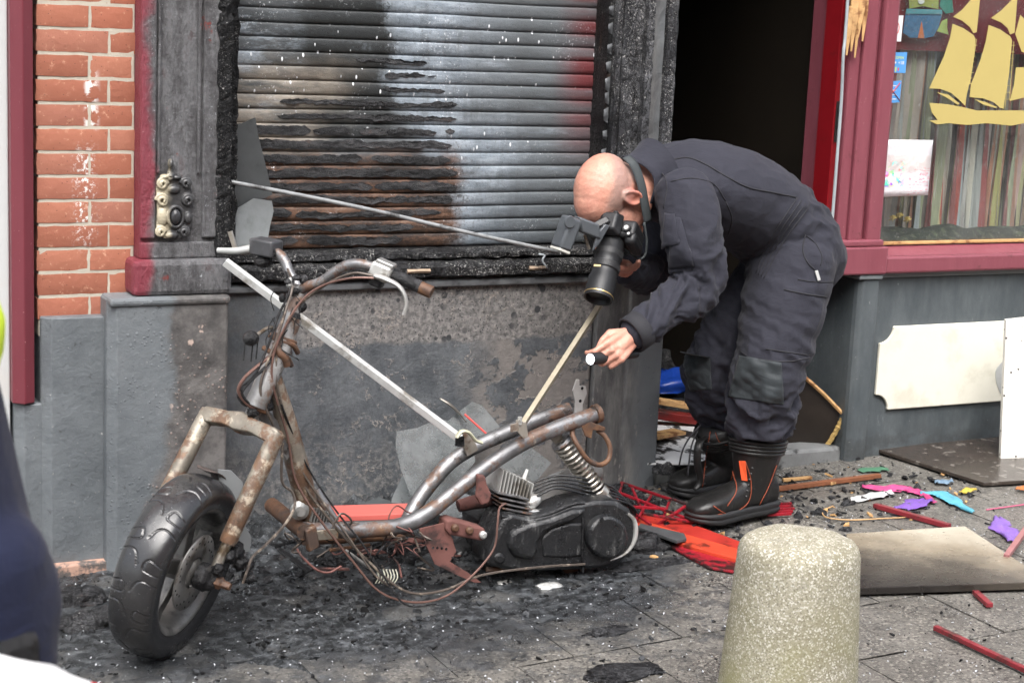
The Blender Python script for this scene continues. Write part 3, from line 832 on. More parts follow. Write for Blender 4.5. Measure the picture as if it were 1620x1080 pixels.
# ================================================================== ROLLER SHUTTER
SH = empty('roller_shutter', (2.04, .05, .80), 'closed roller shutter, scorched grey slats with a charred brown patch', 'shutter')
P0, SL = .0392, []
prof = [(.0030, 0), (-.0004, .0010), (-.0034, .0065), (-.0046, .014), (-.0044, .024), (-.0034, .0325), (-.0022, .0358), (.0030, .0392)]
me_s = None
for k in range(33):
    m = M(); nx = 30
    z0 = .8015+P0*k
    g = np.array([[(1.45+1.17*i/nx, .05+y+.0015*mnoise.noise(Vector((1.45+1.17*i/nx, k*3.1, 0))*4), z0+z+.003*mnoise.noise(Vector(((1.45+1.17*i/nx)*2.2, k*.35, 9)))) for i in range(nx+1)] for y, z in prof])
    m.grid(g)
    o = obj('slat', m, MT_SHUT, SH, True, fix=False)
    SL.append((o, z0))
    # charred, peeling skin on the slats in the burnt patch
    if k < 15:
        xa, xb = 1.56+random.uniform(-.05, .05), 2.18+random.uniform(-.05, .03)
        if k < 3: xb = 2.05+random.uniform(-.1, .1)
        if 6 <= k <= 8: xa = 1.475
        if k in (9, 10): xa = 1.66+random.uniform(-.05, .05); xb = 2.16
        if k > 10: xa = 1.74+.05*(k-11); xb = 2.12-.03*(k-11)
        x = xa
        while x < xb:
            L = random.uniform(.10, .42)
            if random.random() < (.96 if k < 11 else .7):
                runs_ = (x, min(x+L, xb))
                if runs_[1]-runs_[0] > .03:
                    xs_, xe = runs_
                    nn = max(10, int((xe-xs_)/.0035)); rows = 9
                    cov = random.uniform(.6, 1.15) if k < 10 else random.uniform(.4, .9)
                    sd = random.uniform(0, 90)
                    g = np.zeros((rows, nn+1, 3))
                    for i in range(nn+1):
                        x_ = xs_+(xe-xs_)*i/nn; tip = min(1, min(i, nn-i)/6)**.6
                        def F(fq, z_): return mnoise.noise(Vector((x_*fq, sd, z_)))
                        wv = F(8, 1)*.006+F(24, 2)*.004+F(75, 3)*.0035+F(190, 4)*.002
                        wv2 = F(9, 11)*.007+F(27, 12)*.005+F(80, 13)*.004+F(210, 14)*.002
                        mid = .019+F(5, 8)*.007
                        lo, hi = mid-(.011*cov+wv)*tip, mid+(.012*cov+wv2)*tip
                        lo = max(.0005, lo); hi = min(.039, max(hi, lo+.001))
                        for r_ in range(rows):
                            t = r_/(rows-1); z = lo+(hi-lo)*t
                            yb = np.interp(z, [p[1] for p in prof], [p[0] for p in prof])
                            lift = .0015+.0035*max(0, mnoise.noise(Vector((x_*38, sd, t*3))))+.002*max(0, mnoise.noise(Vector((x_*110, sd, t*6))))
                            curl = .007*max(0, F(16, 21))*abs(2*t-1)**3
                            g[r_, i] = (x_, .05+yb-(lift+curl)*tip-.0008, z0+z)
                    m = M(); m.grid(g)
                    obj('peeling_skin', m, MT_SKINCHAR, o, True, fix=False)
            x += L+random.uniform(-.03, .03)
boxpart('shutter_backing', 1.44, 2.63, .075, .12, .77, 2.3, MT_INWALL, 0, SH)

# ================================================================== BURNT SCOOTER
def burnt_steel(name, rust=.5, pale=.3, metal=.75, rough=.42, base=(.22, .22, .225)):
    n = N(name, rough, metal)
    p = n.objco()
    st = n.noise(9, 7, .65, p)
    c = n.ramp(st, [(.3, tuple(x*.45 for x in base)), (.55, base), (.8, tuple(min(1, x*1.9) for x in base))])
    k = n.step(n.noise(13, 8, .7, n.map(p, loc=(3, 3, 3))), .66-.3*rust, .74-.3*rust)
    rc = n.ramp(n.noise(34, 7, .7, p), [(.3, (.050, .022, .011)), (.55, (.115, .052, .024)), (.8, (.24, .125, .05))])
    c = n.mix(n.mul(k, .85), c, rc)
    k2 = n.step(n.noise(19, 7, .7, n.map(p, loc=(8, 1, 5))), .68-.25*pale, .78-.25*pale)
    c = n.mix(n.mul(k2, .6), c, (.52, .46, .36))
    c = n.mix(n.mul(n.step(n.noise(17, 8, .75, n.map(p, loc=(1, 9, 5))), .56, .66), .8), c, (.03, .022, .017))
    mt = n.math('MULTIPLY_ADD', n.math('MAXIMUM', k, k2), -metal, metal)
    return n.done(c, n.math('MULTIPLY_ADD', n.noise(40, 6, .7, p), .45, rough-.2), n.bump(n.noise(90, 7, .75, p), .35, .003), mt)
MT_STEEL = burnt_steel('burnt_steel_tube', .55, .25)
MT_FORK = burnt_steel('burnt_fork_alloy', .72, .6, .55, .45, (.25, .225, .185))
MT_RUSTY = burnt_steel('heavy_rust', .85, .2, .5, .6, (.12, .085, .07))
MT_PINKRUST = simple('pink_oxide_rust', (.155, .068, .058), .75, .1, var=.4, sc=22, bump=.4, dirt=(.05, .03, .028), dsc=12, dth=(.5, .62))
MT_CHROME = simple('stained_chrome', (.46, .43, .38), .3, .9, var=.4, sc=25, dirt=(.16, .12, .08), dsc=16)
MT_ALLOY = simple('sooty_cast_alloy', (.34, .34, .33), .45, .7, var=.35, sc=35, dirt=(.05, .05, .05), dsc=14, dth=(.5, .64))
MT_BRIGHT = simple('bright_alloy', (.60, .60, .58), .35, .6, var=.2, sc=45, dirt=(.28, .26, .23), dsc=18)
MT_CABLE = simple('burnt_cable', (.10, .082, .07), .45, .3, var=.6, sc=45, dirt=(.30, .25, .20), dsc=30, dth=(.55, .62))
MT_CABLE_PINK = simple('pinkish_copper_cable', (.15, .085, .07), .45, .3, var=.5, sc=45)
MT_SOOTBLK = simple('melted_black_plastic', (.010, .010, .011), .25, var=.6, sc=40, bump=.8, bd=.008, dirt=(.04, .04, .042), dsc=25, spec=.3)
n = N('black_tyre_rubber', .35, 0, .6)
p = n.objco()
c = n.mix(n.noise(22, 6, .65, p), (.010, .010, .011), (.028, .028, .030))
c = n.mix(n.mul(n.step(n.noise(9, 6, .7, p), .56, .66), .6), c, (.055, .054, .052))
c = n.mix(n.step(n.noise(240, 3, .8, p), .69, .72), c, (.35, .36, .38))
MT_TYRE = n.done(c, n.math('MULTIPLY_ADD', n.noise(12, 6, .7, p), .35, .06), n.bump(n.noise(90, 6, .7, p), .15, .003))
n = N('black_engine_casing', .3, 0, .5)
p = n.objco()
c = n.mix(n.noise(14, 7, .65, p), (.005, .005, .0055), (.022, .023, .025))
c = n.mix(n.mul(n.step(n.noise(13, 8, .75, n.map(p, scale=(1.8, 1.8, .35))), .56, .68), .6), c, (.19, .19, .185))
c = n.mix(n.mul(n.step(n.noise(40, 7, .8, p), .58, .68), .5), c, (.09, .088, .085))
c = n.mix(n.step(n.noise(170, 3, .8, p), .68, .71), c, (.5, .52, .54))
MT_CASE = n.done(c, n.math('MULTIPLY_ADD', n.noise(9, 6, .7, p), .55, .04), n.bump(n.noise(70, 7, .75, p), .5, .006, n.bump(n.noise(18, 5, .6, p), .4, .012)))

SC = empty('motor_scooter', (1.7, -.6, G(1.7)), 'burnt-out rusty scooter wreck with bare frame in front of the scorched panel', 'scooter')
def sp(name, m, mt, bevel=0, smooth=True, parent=None):
    o = obj(name, m, mt, parent or SC, False, bevel)
    return shade(o, 40) if smooth else o
# ---- front wheel (steered towards the street, leaning)
WC = np.array([1.1020, -.7724, .1831])
AH = np.array([.722, -.692, 0]); AH /= np.linalg.norm(AH)
LEAN = rd(13)
WUP = np.array([0, 0, 1])*math.cos(LEAN)+AH*math.sin(LEAN)
WAX = AH*math.cos(LEAN)-np.array([0, 0, 1])*math.sin(LEAN)
HD = np.cross(WAX, WUP)                     # heading
RT, RR, HWD = .220, .150, .056
fw = empty('front_wheel', WC, None, None); put(fw, SC)
for k_ in ('label', 'category'):
    if k_ in fw: del fw[k_]
def wpt(r, th, s):                            # th round the wheel, s across (towards the street side +)
    return WC+WAX*s+r*(HD*np.cos(th)+WUP*np.sin(th))
# tyre with cut tread
NT_, NS_ = 900, 100
segs = []
per = 2*math.pi/11
def curve(pts):
    q = spline(np.array([(a, b, 0) for a, b in pts]), 6)[:, :2]
    for i in range(len(q)-1): segs.append((q[i], q[i+1]))
# coordinates: (angle in periods, across -1..1)
for off in (-1, 0, 1):
    for sg in (1, -1):
        ph = 0 if sg == 1 else .5
        curve([(off+ph+.05, .02*sg), (off+ph+.25, .22*sg), (off+ph+.30, .55*sg), (off+ph+.22, .98*sg)])
        curve([(off+ph+.62, .92*sg), (off+ph+.70, .45*sg), (off+ph+.60, .28*sg), (off+ph+.50, .32*sg), (off+ph+.47, .55*sg), (off+ph+.44, .90*sg)])
SA = np.array([[a[0]*.118, a[1]*.050, b[0]*.118, b[1]*.050] for a, b in segs])   # metres
def groove(tp, s):
    pt = np.stack([tp*.118, s*.050], -1)[..., None, :]
    a = SA[:, :2]; d = SA[:, 2:]-a
    t = np.clip(((pt-a)*d).sum(-1)/((d*d).sum(-1)+1e-12), 0, 1)
    q = pt-(a+t[..., None]*d)
    return np.sqrt((q*q).sum(-1)).min(-1)
prof_s = np.linspace(-1, 1, NS_)
R = []
for i in range(NT_):
    th = 2*math.pi*i/NT_
    tp = np.full(NS_, (th/per) % 1.0)
    ss = prof_s
    # crown then rounded shoulder into sidewall down to the rim
    ang = np.abs(ss)*1.0
    rad = np.where(ang < .72, RT-.030*(ang/.72)**2.3, RT-.030-(ang-.72)/.28*(RT-.030-RR-.006)*1.0)
    wid = np.where(ang < .72, HWD*np.sin(ang/.72*math.pi/2*.98)**.92, HWD*(1.0-.14*((ang-.72)/.28)**2))
    across = np.sign(ss)*wid/HWD
    gd = groove(tp, across)
    dep = np.where(ang < .80, .0028*np.clip(1.9-gd/.0010, 0, 1), 0)
    cen = wpt(0, 0, 0)
    rr_ = rad-dep
    e = HD*math.cos(th)+WUP*math.sin(th)
    R.append(WC+WAX[None]*(np.sign(ss)*wid)[:, None]+e[None]*rr_[:, None])
m = M()
A_ = np.array(R)
o0 = 0
m.v = [tuple(map(float, q)) for q in A_.reshape(-1, 3)]
m.f = [(i*NS_+j, ((i+1) % NT_)*NS_+j, ((i+1) % NT_)*NS_+j+1, i*NS_+j+1) for i in range(NT_) for j in range(NS_-1)]
ty = obj('tyre', m, MT_TYRE, fw, True)
# rim: hollow ring with flanges
hw = HWD*.80
m = M()
m.lathe([(RR+.010, -hw), (RR+.004, -hw-.003), (RR-.006, -hw+.004), (RR-.014, -hw+.02), (RR-.018, 0), (RR-.014, hw-.02), (RR-.006, hw-.004), (RR+.004, hw+.003), (RR+.010, hw), (RR+.002, hw-.012), (RR-.006, 0), (RR+.002, -hw+.012), (RR+.010, -hw)], WC, WAX, 72)
MT_RIM = simple('sooty_alloy_rim', (.20, .195, .185), .45, .6, var=.4, sc=20, dirt=(.04, .04, .04), dsc=9, dth=(.45, .62))
rim = obj('rim', m, MT_RIM, fw, True)
for k in range(5):
    th = rd(20)+2*math.pi*k/5
    e = HD*math.cos(th)+WUP*math.sin(th); tgt = -HD*math.sin(th)+WUP*math.cos(th)
    m = M(); R = []
    for (r, w, dpt, off) in [(.03, .020, .022, .0), (.07, .016, .018, .004), (.11, .017, .014, .006), (.138, .024, .018, .004)]:
        c_ = WC+e*r+WAX*off
        R.append(np.array([c_+tgt*w+WAX*dpt, c_-tgt*w+WAX*dpt, c_-tgt*w*.8-WAX*dpt, c_+tgt*w*.8-WAX*dpt]))
    m.rings(R)
    obj('spoke', m, MT_RIM, rim, bevel=.004)
obj('hub', M().lathe([(.0, -.075), (.030, -.075), (.036, -.03), (.040, .0), (.040, .03), (.030, .052), (.0, .055)], WC, WAX, 28), MT_RIM, fw, True)
m = M(); m.lathe([(.040, .046), (.092, .046), (.093, .048), (.092, .050), (.040, .050), (.038, .048), (.040, .046)], WC, WAX, 48)
MT_DISC = simple('worn_brake_disc', (.34, .33, .315), .38, .75, var=.3, sc=30, dirt=(.12, .10, .085), dsc=14)
disc = obj('brake_disc', m, MT_DISC, fw, True)
m = M()
for k in range(30):
    th = 2*math.pi*k/30; r = (.070, .078, .086)[k % 3]
    c_ = WC+WAX*.0503+r*(HD*math.cos(th)+WUP*math.sin(th))
    m.lathe([(.0, .0004), (.0026, .0004), (.0030, 0)], c_, WAX, 8)
o = obj('disc_holes', m, MT_SOOTBLK, disc); tag(o, kind='stuff')
for k in range(4):
    th = 2*math.pi*(k+.5)/4; e = HD*math.cos(th)+WUP*math.sin(th)
    obj('disc_carrier', M().bar(WC+WAX*.044+e*.02, WC+WAX*.044+e*.052, .018, .008, WAX), MT_RIM, disc, bevel=.002)
sp('axle', M().tube([WC-WAX*.115, WC+WAX*.145], .0085, 12), MT_RUSTY)
sp('axle_nut', M().lathe([(.0, .0), (.014, .0), (.016, .004), (.016, .016), (.010, .020), (.010, .035), (.0, .035)], WC+WAX*.105, WAX, 6), MT_RUSTY, .001, False)
sp('speedometer_drive', M().lathe([(.0, .06), (.032, .062), (.034, .085), (.020, .098), (.0, .10)], WC, WAX, 20), MT_SOOTBLK)
# ---- fork and steering column
CM = at(392, 672, -.715)
ST = nrm(CM-WC)
LR = np.array([WAX*.098, -WAX*.098])
CT = [at(436, 691, -.80), at(327, 656, -.615)]
for k, off in enumerate((.093, -.100)):
    bot = WC+WAX*off; top = CT[k]
    d = nrm(top-bot); L = np.linalg.norm(top-bot)
    sp('fork_leg', M().tube([bot+d*.09, bot+d*.10, top-d*.02, top+d*.012], [.0185, .0210, .0210, .019], 18), MT_FORK)
    sp('fork_slider', M().tube([bot-d*.01, bot+d*.10], .0130, 16), MT_CHROME)
    sp('fork_lug', M().ell(bot+d*.005, .024, .021, .032, WAX, HD, d), MT_SOOTBLK)
m = M()
e_ = nrm(CT[1]-CT[0]); fwd = nrm(np.cross(e_, ST)); upc = np.cross(fwd, e_)
prof_c = [(-.018, -.022), (.018, -.022), (.024, -.008), (.024, .012), (.012, .020), (-.016, .018), (-.022, 0)]
R = []
for t, sc_ in [(-.05, .7), (.0, 1.0), (.12, .95), (.3, .85), (.5, 1.2), (.7, .85), (.88, .95), (1.0, 1.0), (1.05, .7)]:
    c_ = CT[0]+(CT[1]-CT[0])*t+upc*(.010*math.sin(math.pi*min(max(t, 0), 1)))
    R.append(np.array([c_+fwd*a*sc_+upc*b*sc_ for a, b in prof_c]))
m.rings(R)
sp('triple_clamp', m, MT_FORK, .003)
for t in (.04, .5, .96):
    c_ = CT[0]+(CT[1]-CT[0])*t-upc*(.020-.012*math.sin(math.pi*t))
    sp('clamp_bolt', M().lathe([(0, 0), (.009, 0), (.009, .010), (0, .010)], c_, -upc, 6), MT_RUSTY, 0, False)
BM = at(476, 452, -.68)                      # bar clamp
HT0, HT1 = at(402, 650, -.715), at(450, 540, -.70)
MT_STEM = burnt_steel('grey_burnt_tube', .5, .5, .5, .4, (.32, .32, .32))
sp('head_tube', M().tube([at(404, 642, -.722), at(445, 548, -.715), at(463, 502, -.71)], [.027, .026, .024], 20), MT_STEM)
sp('steering_stem', M().tube([CM, HT1, BM], .0185, 16), MT_STEM)
for (u, v, w, mt) in ((405, 645, .034, MT_RUSTY), (411, 630, .030, MT_FORK), (444, 552, .030, MT_STEEL), (450, 536, .032, MT_RUSTY)):
    c_ = at(u, v, -.708); dd = nrm(HT1-HT0)
    sp('bearing_ring', M().lathe([(.014, -.006), (w-.003, -.006), (w, -.003), (w, .003), (w-.003, .006), (.014, .006)], c_, dd, 22), mt)
# handlebar
barR = [at(462, 470, -.66), at(482, 455, -.70), at(508, 446, -.735), at(528, 432, -.765), at(548, 420, -.79), at(572, 418, -.815), at(605, 428, -.845), at(640, 443, -.88), at(682, 462, -.925)]
barL = [at(462, 470, -.66), at(470, 452, -.64), at(459, 434, -.62), at(450, 412, -.60), at(437, 400, -.58), at(410, 395, -.54), at(352, 397, -.46)]
sp('handlebar', M().tube(barR, .0125, 14, smooth=5), MT_STEEL)
sp('handlebar', M().tube(barL[:-1]+[at(385, 396, -.50)], .0125, 14, smooth=5), MT_STEEL)
sp('grip_core', M().tube([at(617, 433, -.86), at(640, 443, -.883), at(665, 454, -.908)], .0155, 14), MT_SOOTBLK)
sp('grip_end', M().tube([at(664, 454, -.907), at(683, 462.5, -.927)], .0150, 14), MT_RUSTY)
c_ = at(603, 432, -.852); dbar = nrm(barR[7]-barR[6])
d0, s0, u0 = frame_of(dbar)
mc = sp('lever_bracket', M().obox(c_+u0*.004, d0*.026, s0*.020, u0*.020), MT_BRIGHT, .007)
sp('bracket_cap', M().obox(c_+u0*.026+d0*.004, d0*.022, s0*.017, u0*.006), MT_ALLOY, .003, parent=mc)
sp('bracket_clamp', M().obox(c_-u0*.022-d0*.002, d0*.016, s0*.016, u0*.012), MT_SOOTBLK, .005, parent=mc)
lv = [at(594, 436, -.875), at(612, 442, -.90), at(630, 452, -.915), at(640, 466, -.925), at(643, 482, -.93), at(639, 498, -.93)]
sp('brake_lever', M().tube(lv, [.0095, .0085, .0075, .0065, .006, .0075], 12, smooth=4, ry=.7), simple('grey_alloy_lever', (.37, .365, .35), .45, .5, var=.25, sc=30))
c_ = at(421, 391, -.555)
dl = nrm(barL[5]-barL[4])
sw = sp('switch_housing', M().obox(c_, dl*.034, nrm(np.cross(dl, (0, 0, 1)))*.026, np.array((0, 0, .021))), simple('sooty_grey_plastic', (.045, .046, .05), .4, var=.5, sc=30, dirt=(.11, .11, .115), dsc=15), .006)
sp('switch_cap', M().obox(c_-np.array((.0, .012, .008)), dl*.018, (0, .018, 0), (0, 0, .011)), MT_SOOTBLK, .004, parent=sw)
sp('melted_drip', M().ell(c_-np.array((.005, 0, .035)), .024, .02, .016), MT_SOOTBLK, parent=sw)
sp('clutch_lever', M().tube([at(398, 393, -.53), at(375, 397, -.51), at(345, 396, -.47)], [.010, .009, .007], 12, smooth=4), simple('pale_grey_lever', (.42, .43, .42), .5, .3, var=.25, sc=30))
sp('mirror_stub', M().tube([at(372, 392, -.50), at(364, 366, -.49)], .0065, 10), MT_CHROME)
# collars and stays on the column
for (u, v) in ((447, 536), (437, 556)):
    sp('column_clamp', M().tube([at(u-20, v-6, -.70), at(u-4, v+3, -.73), at(u+16, v+9, -.735), at(u+24, v+22, -.72)], .0065, 8, smooth=3), MT_RUSTY)
sp('stem_bracket', M().tube([at(436, 541, -.73), at(442, 558, -.74), at(450, 566, -.74), at(454, 578, -.735)], .009, 10, smooth=3), MT_RUSTY)
hl = sp('headlight_remnant', M().ell(at(397, 535, -.75), .020, .018, .018, n=12, m=8), MT_SOOTBLK)
for (u, v) in ((388, 548), (400, 550), (408, 546)):
    sp('melted_strand', M().tube([at(u, v-8, -.75), at(u-3, v+22, -.752)], .0016, 5), MT_SOOTBLK, parent=hl)
sp('lamp_stay', M().tube([at(406, 530, -.745), at(425, 518, -.735), at(436, 520, -.725)], .0045, 8, smooth=3), MT_CHROME)
# ---- frame
near = [at(478, 838, -.672), at(540, 838, -.676), at(600, 836, -.678), at(640, 829, -.676), at(675, 812, -.670), at(705, 789, -.665), at(745, 757, -.655), at(790, 724, -.645), at(835, 697, -.635), at(890, 673, -.625), at(947, 653, -.612)]
RAIL = [q.copy() for q in near]
sp('frame_rail', M().tube(near, .0205, 20, smooth=6), MT_STEEL)
far = [q+np.array((0, .20, 0)) for q in near]
far2 = [at(640, 842, -.50), at(650, 812, -.47), at(668, 782, -.452), at(690, 755, -.445), at(716, 728, -.44), at(752, 706, -.435), at(800, 685, -.43), at(850, 664, -.425), at(900, 647, -.42)]
sp('frame_rail', M().tube(far2, .0205, 20, smooth=6), MT_STEEL)
sp('frame_rail', M().tube([far2[0], at(560, 846, -.47), at(480, 850, -.47)], .0205, 16, smooth=5), MT_RUSTY)
MT_DOWN = burnt_steel('brown_burnt_tube', .75, .45, .45, .42, (.30, .265, .22))
sp('down_tube', M().tube([at(430, 592, -.70), at(449, 655, -.690), at(466, 720, -.670), at(481, 780, -.650), at(492, 838, -.63)], [.021, .025, .028, .028, .026], 20, smooth=5), MT_DOWN)
sp('head_gusset', M().prism([(0, 0), (.10, -.11), (.07, -.15), (-.015, -.02)], at(412, 636, -.70), (1, 0, 0), (0, 0, 1), (0, 1, 0), .012), MT_STEEL, .002, False)
sp('side_stay', M().tube([at(500, 775, -.64), at(530, 825, -.67)], .012, 12), MT_STEEL)
sp('cross_tube', M().tube([near[0]-np.array((.0, .02, 0)), near[0]+np.array((0, .23, 0))], .020, 16), MT_RUSTY)
sp('stand_bracket', M().obox(at(492, 850, -.695), (.014, 0, .006), (0, .014, 0), (-.006, 0, .028)), MT_RUSTY, .004)
sp('stand_bracket', M().obox(at(517, 845, -.70), (.030, 0, 0), (0, .003, 0), (0, 0, .013)), MT_FORK, .002)
sp('horn', M().lathe([(0, 0), (.022, .002), (.024, .010), (.012, .016), (.012, .03), (0, .03)], at(473, 806, -.66), (-.2, -1, .1), 18), MT_ALLOY)
ribs = M()
for k in range(7):
    ribs.obox(at(492+4.5*k, 812+1.5*k, -.665), (.0012, 0, 0), (0, .012, 0), (.004, 0, .018))
o = sp('rectifier_fins', ribs, MT_ALLOY, 0, False); tag(o, kind='stuff')
c_ = near[-1]; d_ = nrm(near[-1]-near[-2])
sp('rail_end_cap', M().lathe([(.0, .004), (.020, .004), (.026, .0), (.026, -.014), (.022, -.016)], c_, d_, 22), MT_RUSTY)
c_ = far2[-1]
# brackets on the rails
def plate(name, poly, y, t, mt, parent=None, bev=.0015):
    o3 = [at(u, v, y) for u, v in poly]
    m = M(); b = [q+np.array((0, t, 0)) for q in o3]; k = len(o3)
    m.add(o3+b, [tuple(reversed(range(k))), tuple(range(k, 2*k))]+[(i, (i+1) % k, k+(i+1) % k, k+i) for i in range(k)])
    return sp(name, m, mt, bev, False, parent)
MT_ZINC = simple('dull_zinc_plate', (.34, .31, .27), .5, .5, var=.35, sc=30, dirt=(.16, .10, .07), dsc=15)
pb = plate('rail_bracket', [(817, 664), (833, 668), (836, 690), (828, 694), (815, 678)], -.668, .004, MT_ZINC)
plate('bracket_tab', [(808, 671), (821, 669), (821, 682), (808, 684)], -.690, .004, MT_ZINC, pb)
sp('bolt', M().lathe([(0, 0), (.006, 0), (.006, .02), (0, .02)], at(822, 671, -.666), (0, 0, 1), 8), MT_BRIGHT, parent=pb)
plate('rail_bracket', [(735, 684), (748, 688), (757, 712), (740, 722), (733, 706)], -.47, .012, MT_ZINC)
plate('rail_bracket', [(722, 694), (735, 690), (735, 706), (722, 706)], -.49, .01, MT_SOOTBLK)
pr = sp('pressed_hook', M().tube([at(722, 692, -.50), at(730, 682, -.50), at(742, 684, -.50), at(752, 696, -.50), at(762, 700, -.50)], .008, 8, smooth=3, ry=.6), simple('zinc_yellow', (.50, .49, .36), .5, .3, var=.3, sc=30))
plate('engine_hanger', [(755, 750), (768, 752), (772, 768), (779, 782), (774, 796), (762, 800), (754, 786), (756, 770)], -.690, .016, MT_PINKRUST, None, .006)
plate('shock_bracket', [(868, 690), (888, 684), (896, 704), (884, 708)], -.60, .006, MT_ZINC)
plate('tail_bracket', [(906, 618), (912, 600), (917, 600), (917, 610), (927, 611), (929, 622), (922, 640), (922, 652), (909, 654), (910, 636)], -.52, .005, simple('ash_grey_plate', (.33, .32, .31), .6, .3, var=.3, sc=25), None, .001)
plate('tail_tab', [(918, 668), (928, 664), (958, 676), (957, 682), (938, 680), (936, 694), (926, 690)], -.635, .004, MT_RUSTY)
for (u, v) in ((921, 614), (918, 634)):
    sp('bolt_hole', M().lathe([(0, .0008), (.004, .0008), (.0045, 0)], at(u, v, -.5205), (0, -1, 0), 10), MT_SOOTBLK, parent=None)
sp('grab_loop', M().tube([at(912, 666, -.60), at(905, 684, -.63), at(914, 704, -.65), at(930, 727, -.66), at(948, 735, -.66), at(962, 727, -.65), at(965, 708, -.64), at(957, 690, -.63), at(945, 680, -.62)], .0068, 12, smooth=5), MT_RUSTY)
# ---- shock absorber with coil spring
S0, S1 = at(888, 700, -.60), at(947, 778, -.61)
dS, sS, uS = frame_of(S1-S0)
LS = np.linalg.norm(S1-S0)
hel = [S0+dS*(LS*t)+.0235*(sS*math.cos(a)+uS*math.sin(a)) for t, a in ((i/220, 2*math.pi*12.5*i/220) for i in range(221))]
shk = sp('shock_absorber', M().tube([S0-dS*.01, S1+dS*.01], .011, 14), MT_CHROME)
sp('coil_spring', M().tube(hel, .0046, 8), MT_CHROME, parent=shk)
sp('spring_seat', M().lathe([(.0, -.008), (.026, -.008), (.029, 0), (.024, .006), (.014, .008)], S0, dS, 24), MT_STEEL, parent=shk)
sp('damper_body', M().lathe([(.026, -.012), (.029, -.004), (.029, .010), (.021, .014), (.020, .052), (.014, .056), (0, .056)], S1, dS, 24), MT_CHROME, parent=shk)
e1 = at(965, 802, -.612)
sp('shock_eye', M().obox((S1+dS*.055+e1)/2, (e1-S1-dS*.055)/2+dS*.008, np.array((0, .014, 0)), nrm(np.cross(dS, (0, 1, 0)))*.012), MT_BRIGHT, .006, parent=shk)
sp('bolt', M().lathe([(0, 0), (.007, 0), (.007, .008), (0, .008)], e1+np.array((0, -.014, 0)), (0, -1, 0), 6), MT_RUSTY, 0, False, parent=shk)
# ---- engine and transmission case
YE = -.690
cas = [(771, 893), (772, 866), (786, 834), (793, 817), (806, 811), (836, 818), (868, 812), (905, 797), (940, 790), (972, 790), (994, 803), (1004, 824), (1006, 848), (998, 872), (980, 888), (952, 897), (905, 900), (850, 902), (800, 900)]
cp = [at(u, v, YE) for u, v in cas]
m = M(); k = len(cp)
b_ = [q+np.array((0, .10, 0)) for q in cp]
cen = np.mean(cp, 0)
f_ = [q+(cen-q)*.035+np.array((0, -.012, 0)) for q in cp]
m.rings([np.array(f_), np.array(cp), np.array(b_)])
eng = sp('transmission_case', m, MT_CASE, .008)
def raised(name, poly, h, mt=MT_CASE, bev=.006, y=None, par=None, ins=.08):
    q = [at(u, v, (y if y is not None else YE-.012)) for u, v in poly]
    c_ = np.mean(q, 0); t = [a+(c_-a)*ins+np.array((0, -h, 0)) for a in q]; bk = [a+np.array((0, .01, 0)) for a in q]
    return sp(name, M().rings([np.array(t), np.array(q), np.array(bk)]), mt, bev, True, par or eng)
raised('casing_bulge', [(800, 862), (806, 838), (834, 826), (870, 817), (905, 803), (928, 803), (904, 822), (884, 826), (858, 838), (846, 856), (846, 873), (838, 884), (812, 880)], .016, bev=.008)
raised('casing_recess_plate', [(856, 850), (870, 836), (900, 826), (924, 826), (926, 878), (895, 882), (858, 880)], .006)
arc = [(957+33*math.cos(a), 847+35*math.sin(a)) for a in np.linspace(0, 2*math.pi, 28, endpoint=False)]
lid = raised('round_cover', arc, .022, bev=.006)
for a in np.linspace(0.3, 2*math.pi+.3, 7)[:-1]:
    sp('cover_bolt', M().lathe([(0, .004), (.005, .004), (.006, 0)], at(957+25*math.cos(a), 847+27*math.sin(a), YE-.0345), (0, -1, 0), 8), MT_CASE, 0, True, lid)
raised('casing_boss', [(790+9*math.cos(a), 883+9*math.sin(a)) for a in np.linspace(0, 6.28, 14)[:-1]], .006)
sp('cover_rim', M().tube([at(993, 812, YE-.01), at(1003, 822, YE-.012), at(1006, 840, YE-.012), at(1001, 860, YE-.012), at(988, 876, YE-.012), at(966, 886, YE-.012)], [.004, .006, .007, .006, .004, .002], 8, smooth=4), MT_BRIGHT, parent=eng)
sp('case_ridge', M().tube([at(793, 816, YE-.004), at(836, 819, YE-.004), at(870, 811, YE-.006), at(905, 797, YE-.006), at(925, 795, YE-.006)], .005, 8, smooth=4), MT_CASE, parent=eng)
sp('crankcase', M().obox(at(815, 825, -.52), (.13, 0, .01), (0, .075, 0), (-.01, 0, .06)), MT_SOOTBLK, .02)
sp('swing_foot', M().prism([(0, 0), (.05, 0), (.062, -.03), (.046, -.05), (.028, -.04), (.0, -.018)], at(891, 892, -.66), (1, 0, 0), (0, 0, 1), (0, 1, 0), .012), MT_RUSTY, .003)
sp('under_stay', M().tube([at(770, 900, -.67), at(830, 899, -.675), at(930, 882, -.685)], .007, 10), MT_RUSTY)
sp('case_strap', M().tube([at(922, 818, YE-.02), at(921, 885, YE-.02), at(922, 905, YE-.01)], .0035, 6), MT_SOOTBLK)
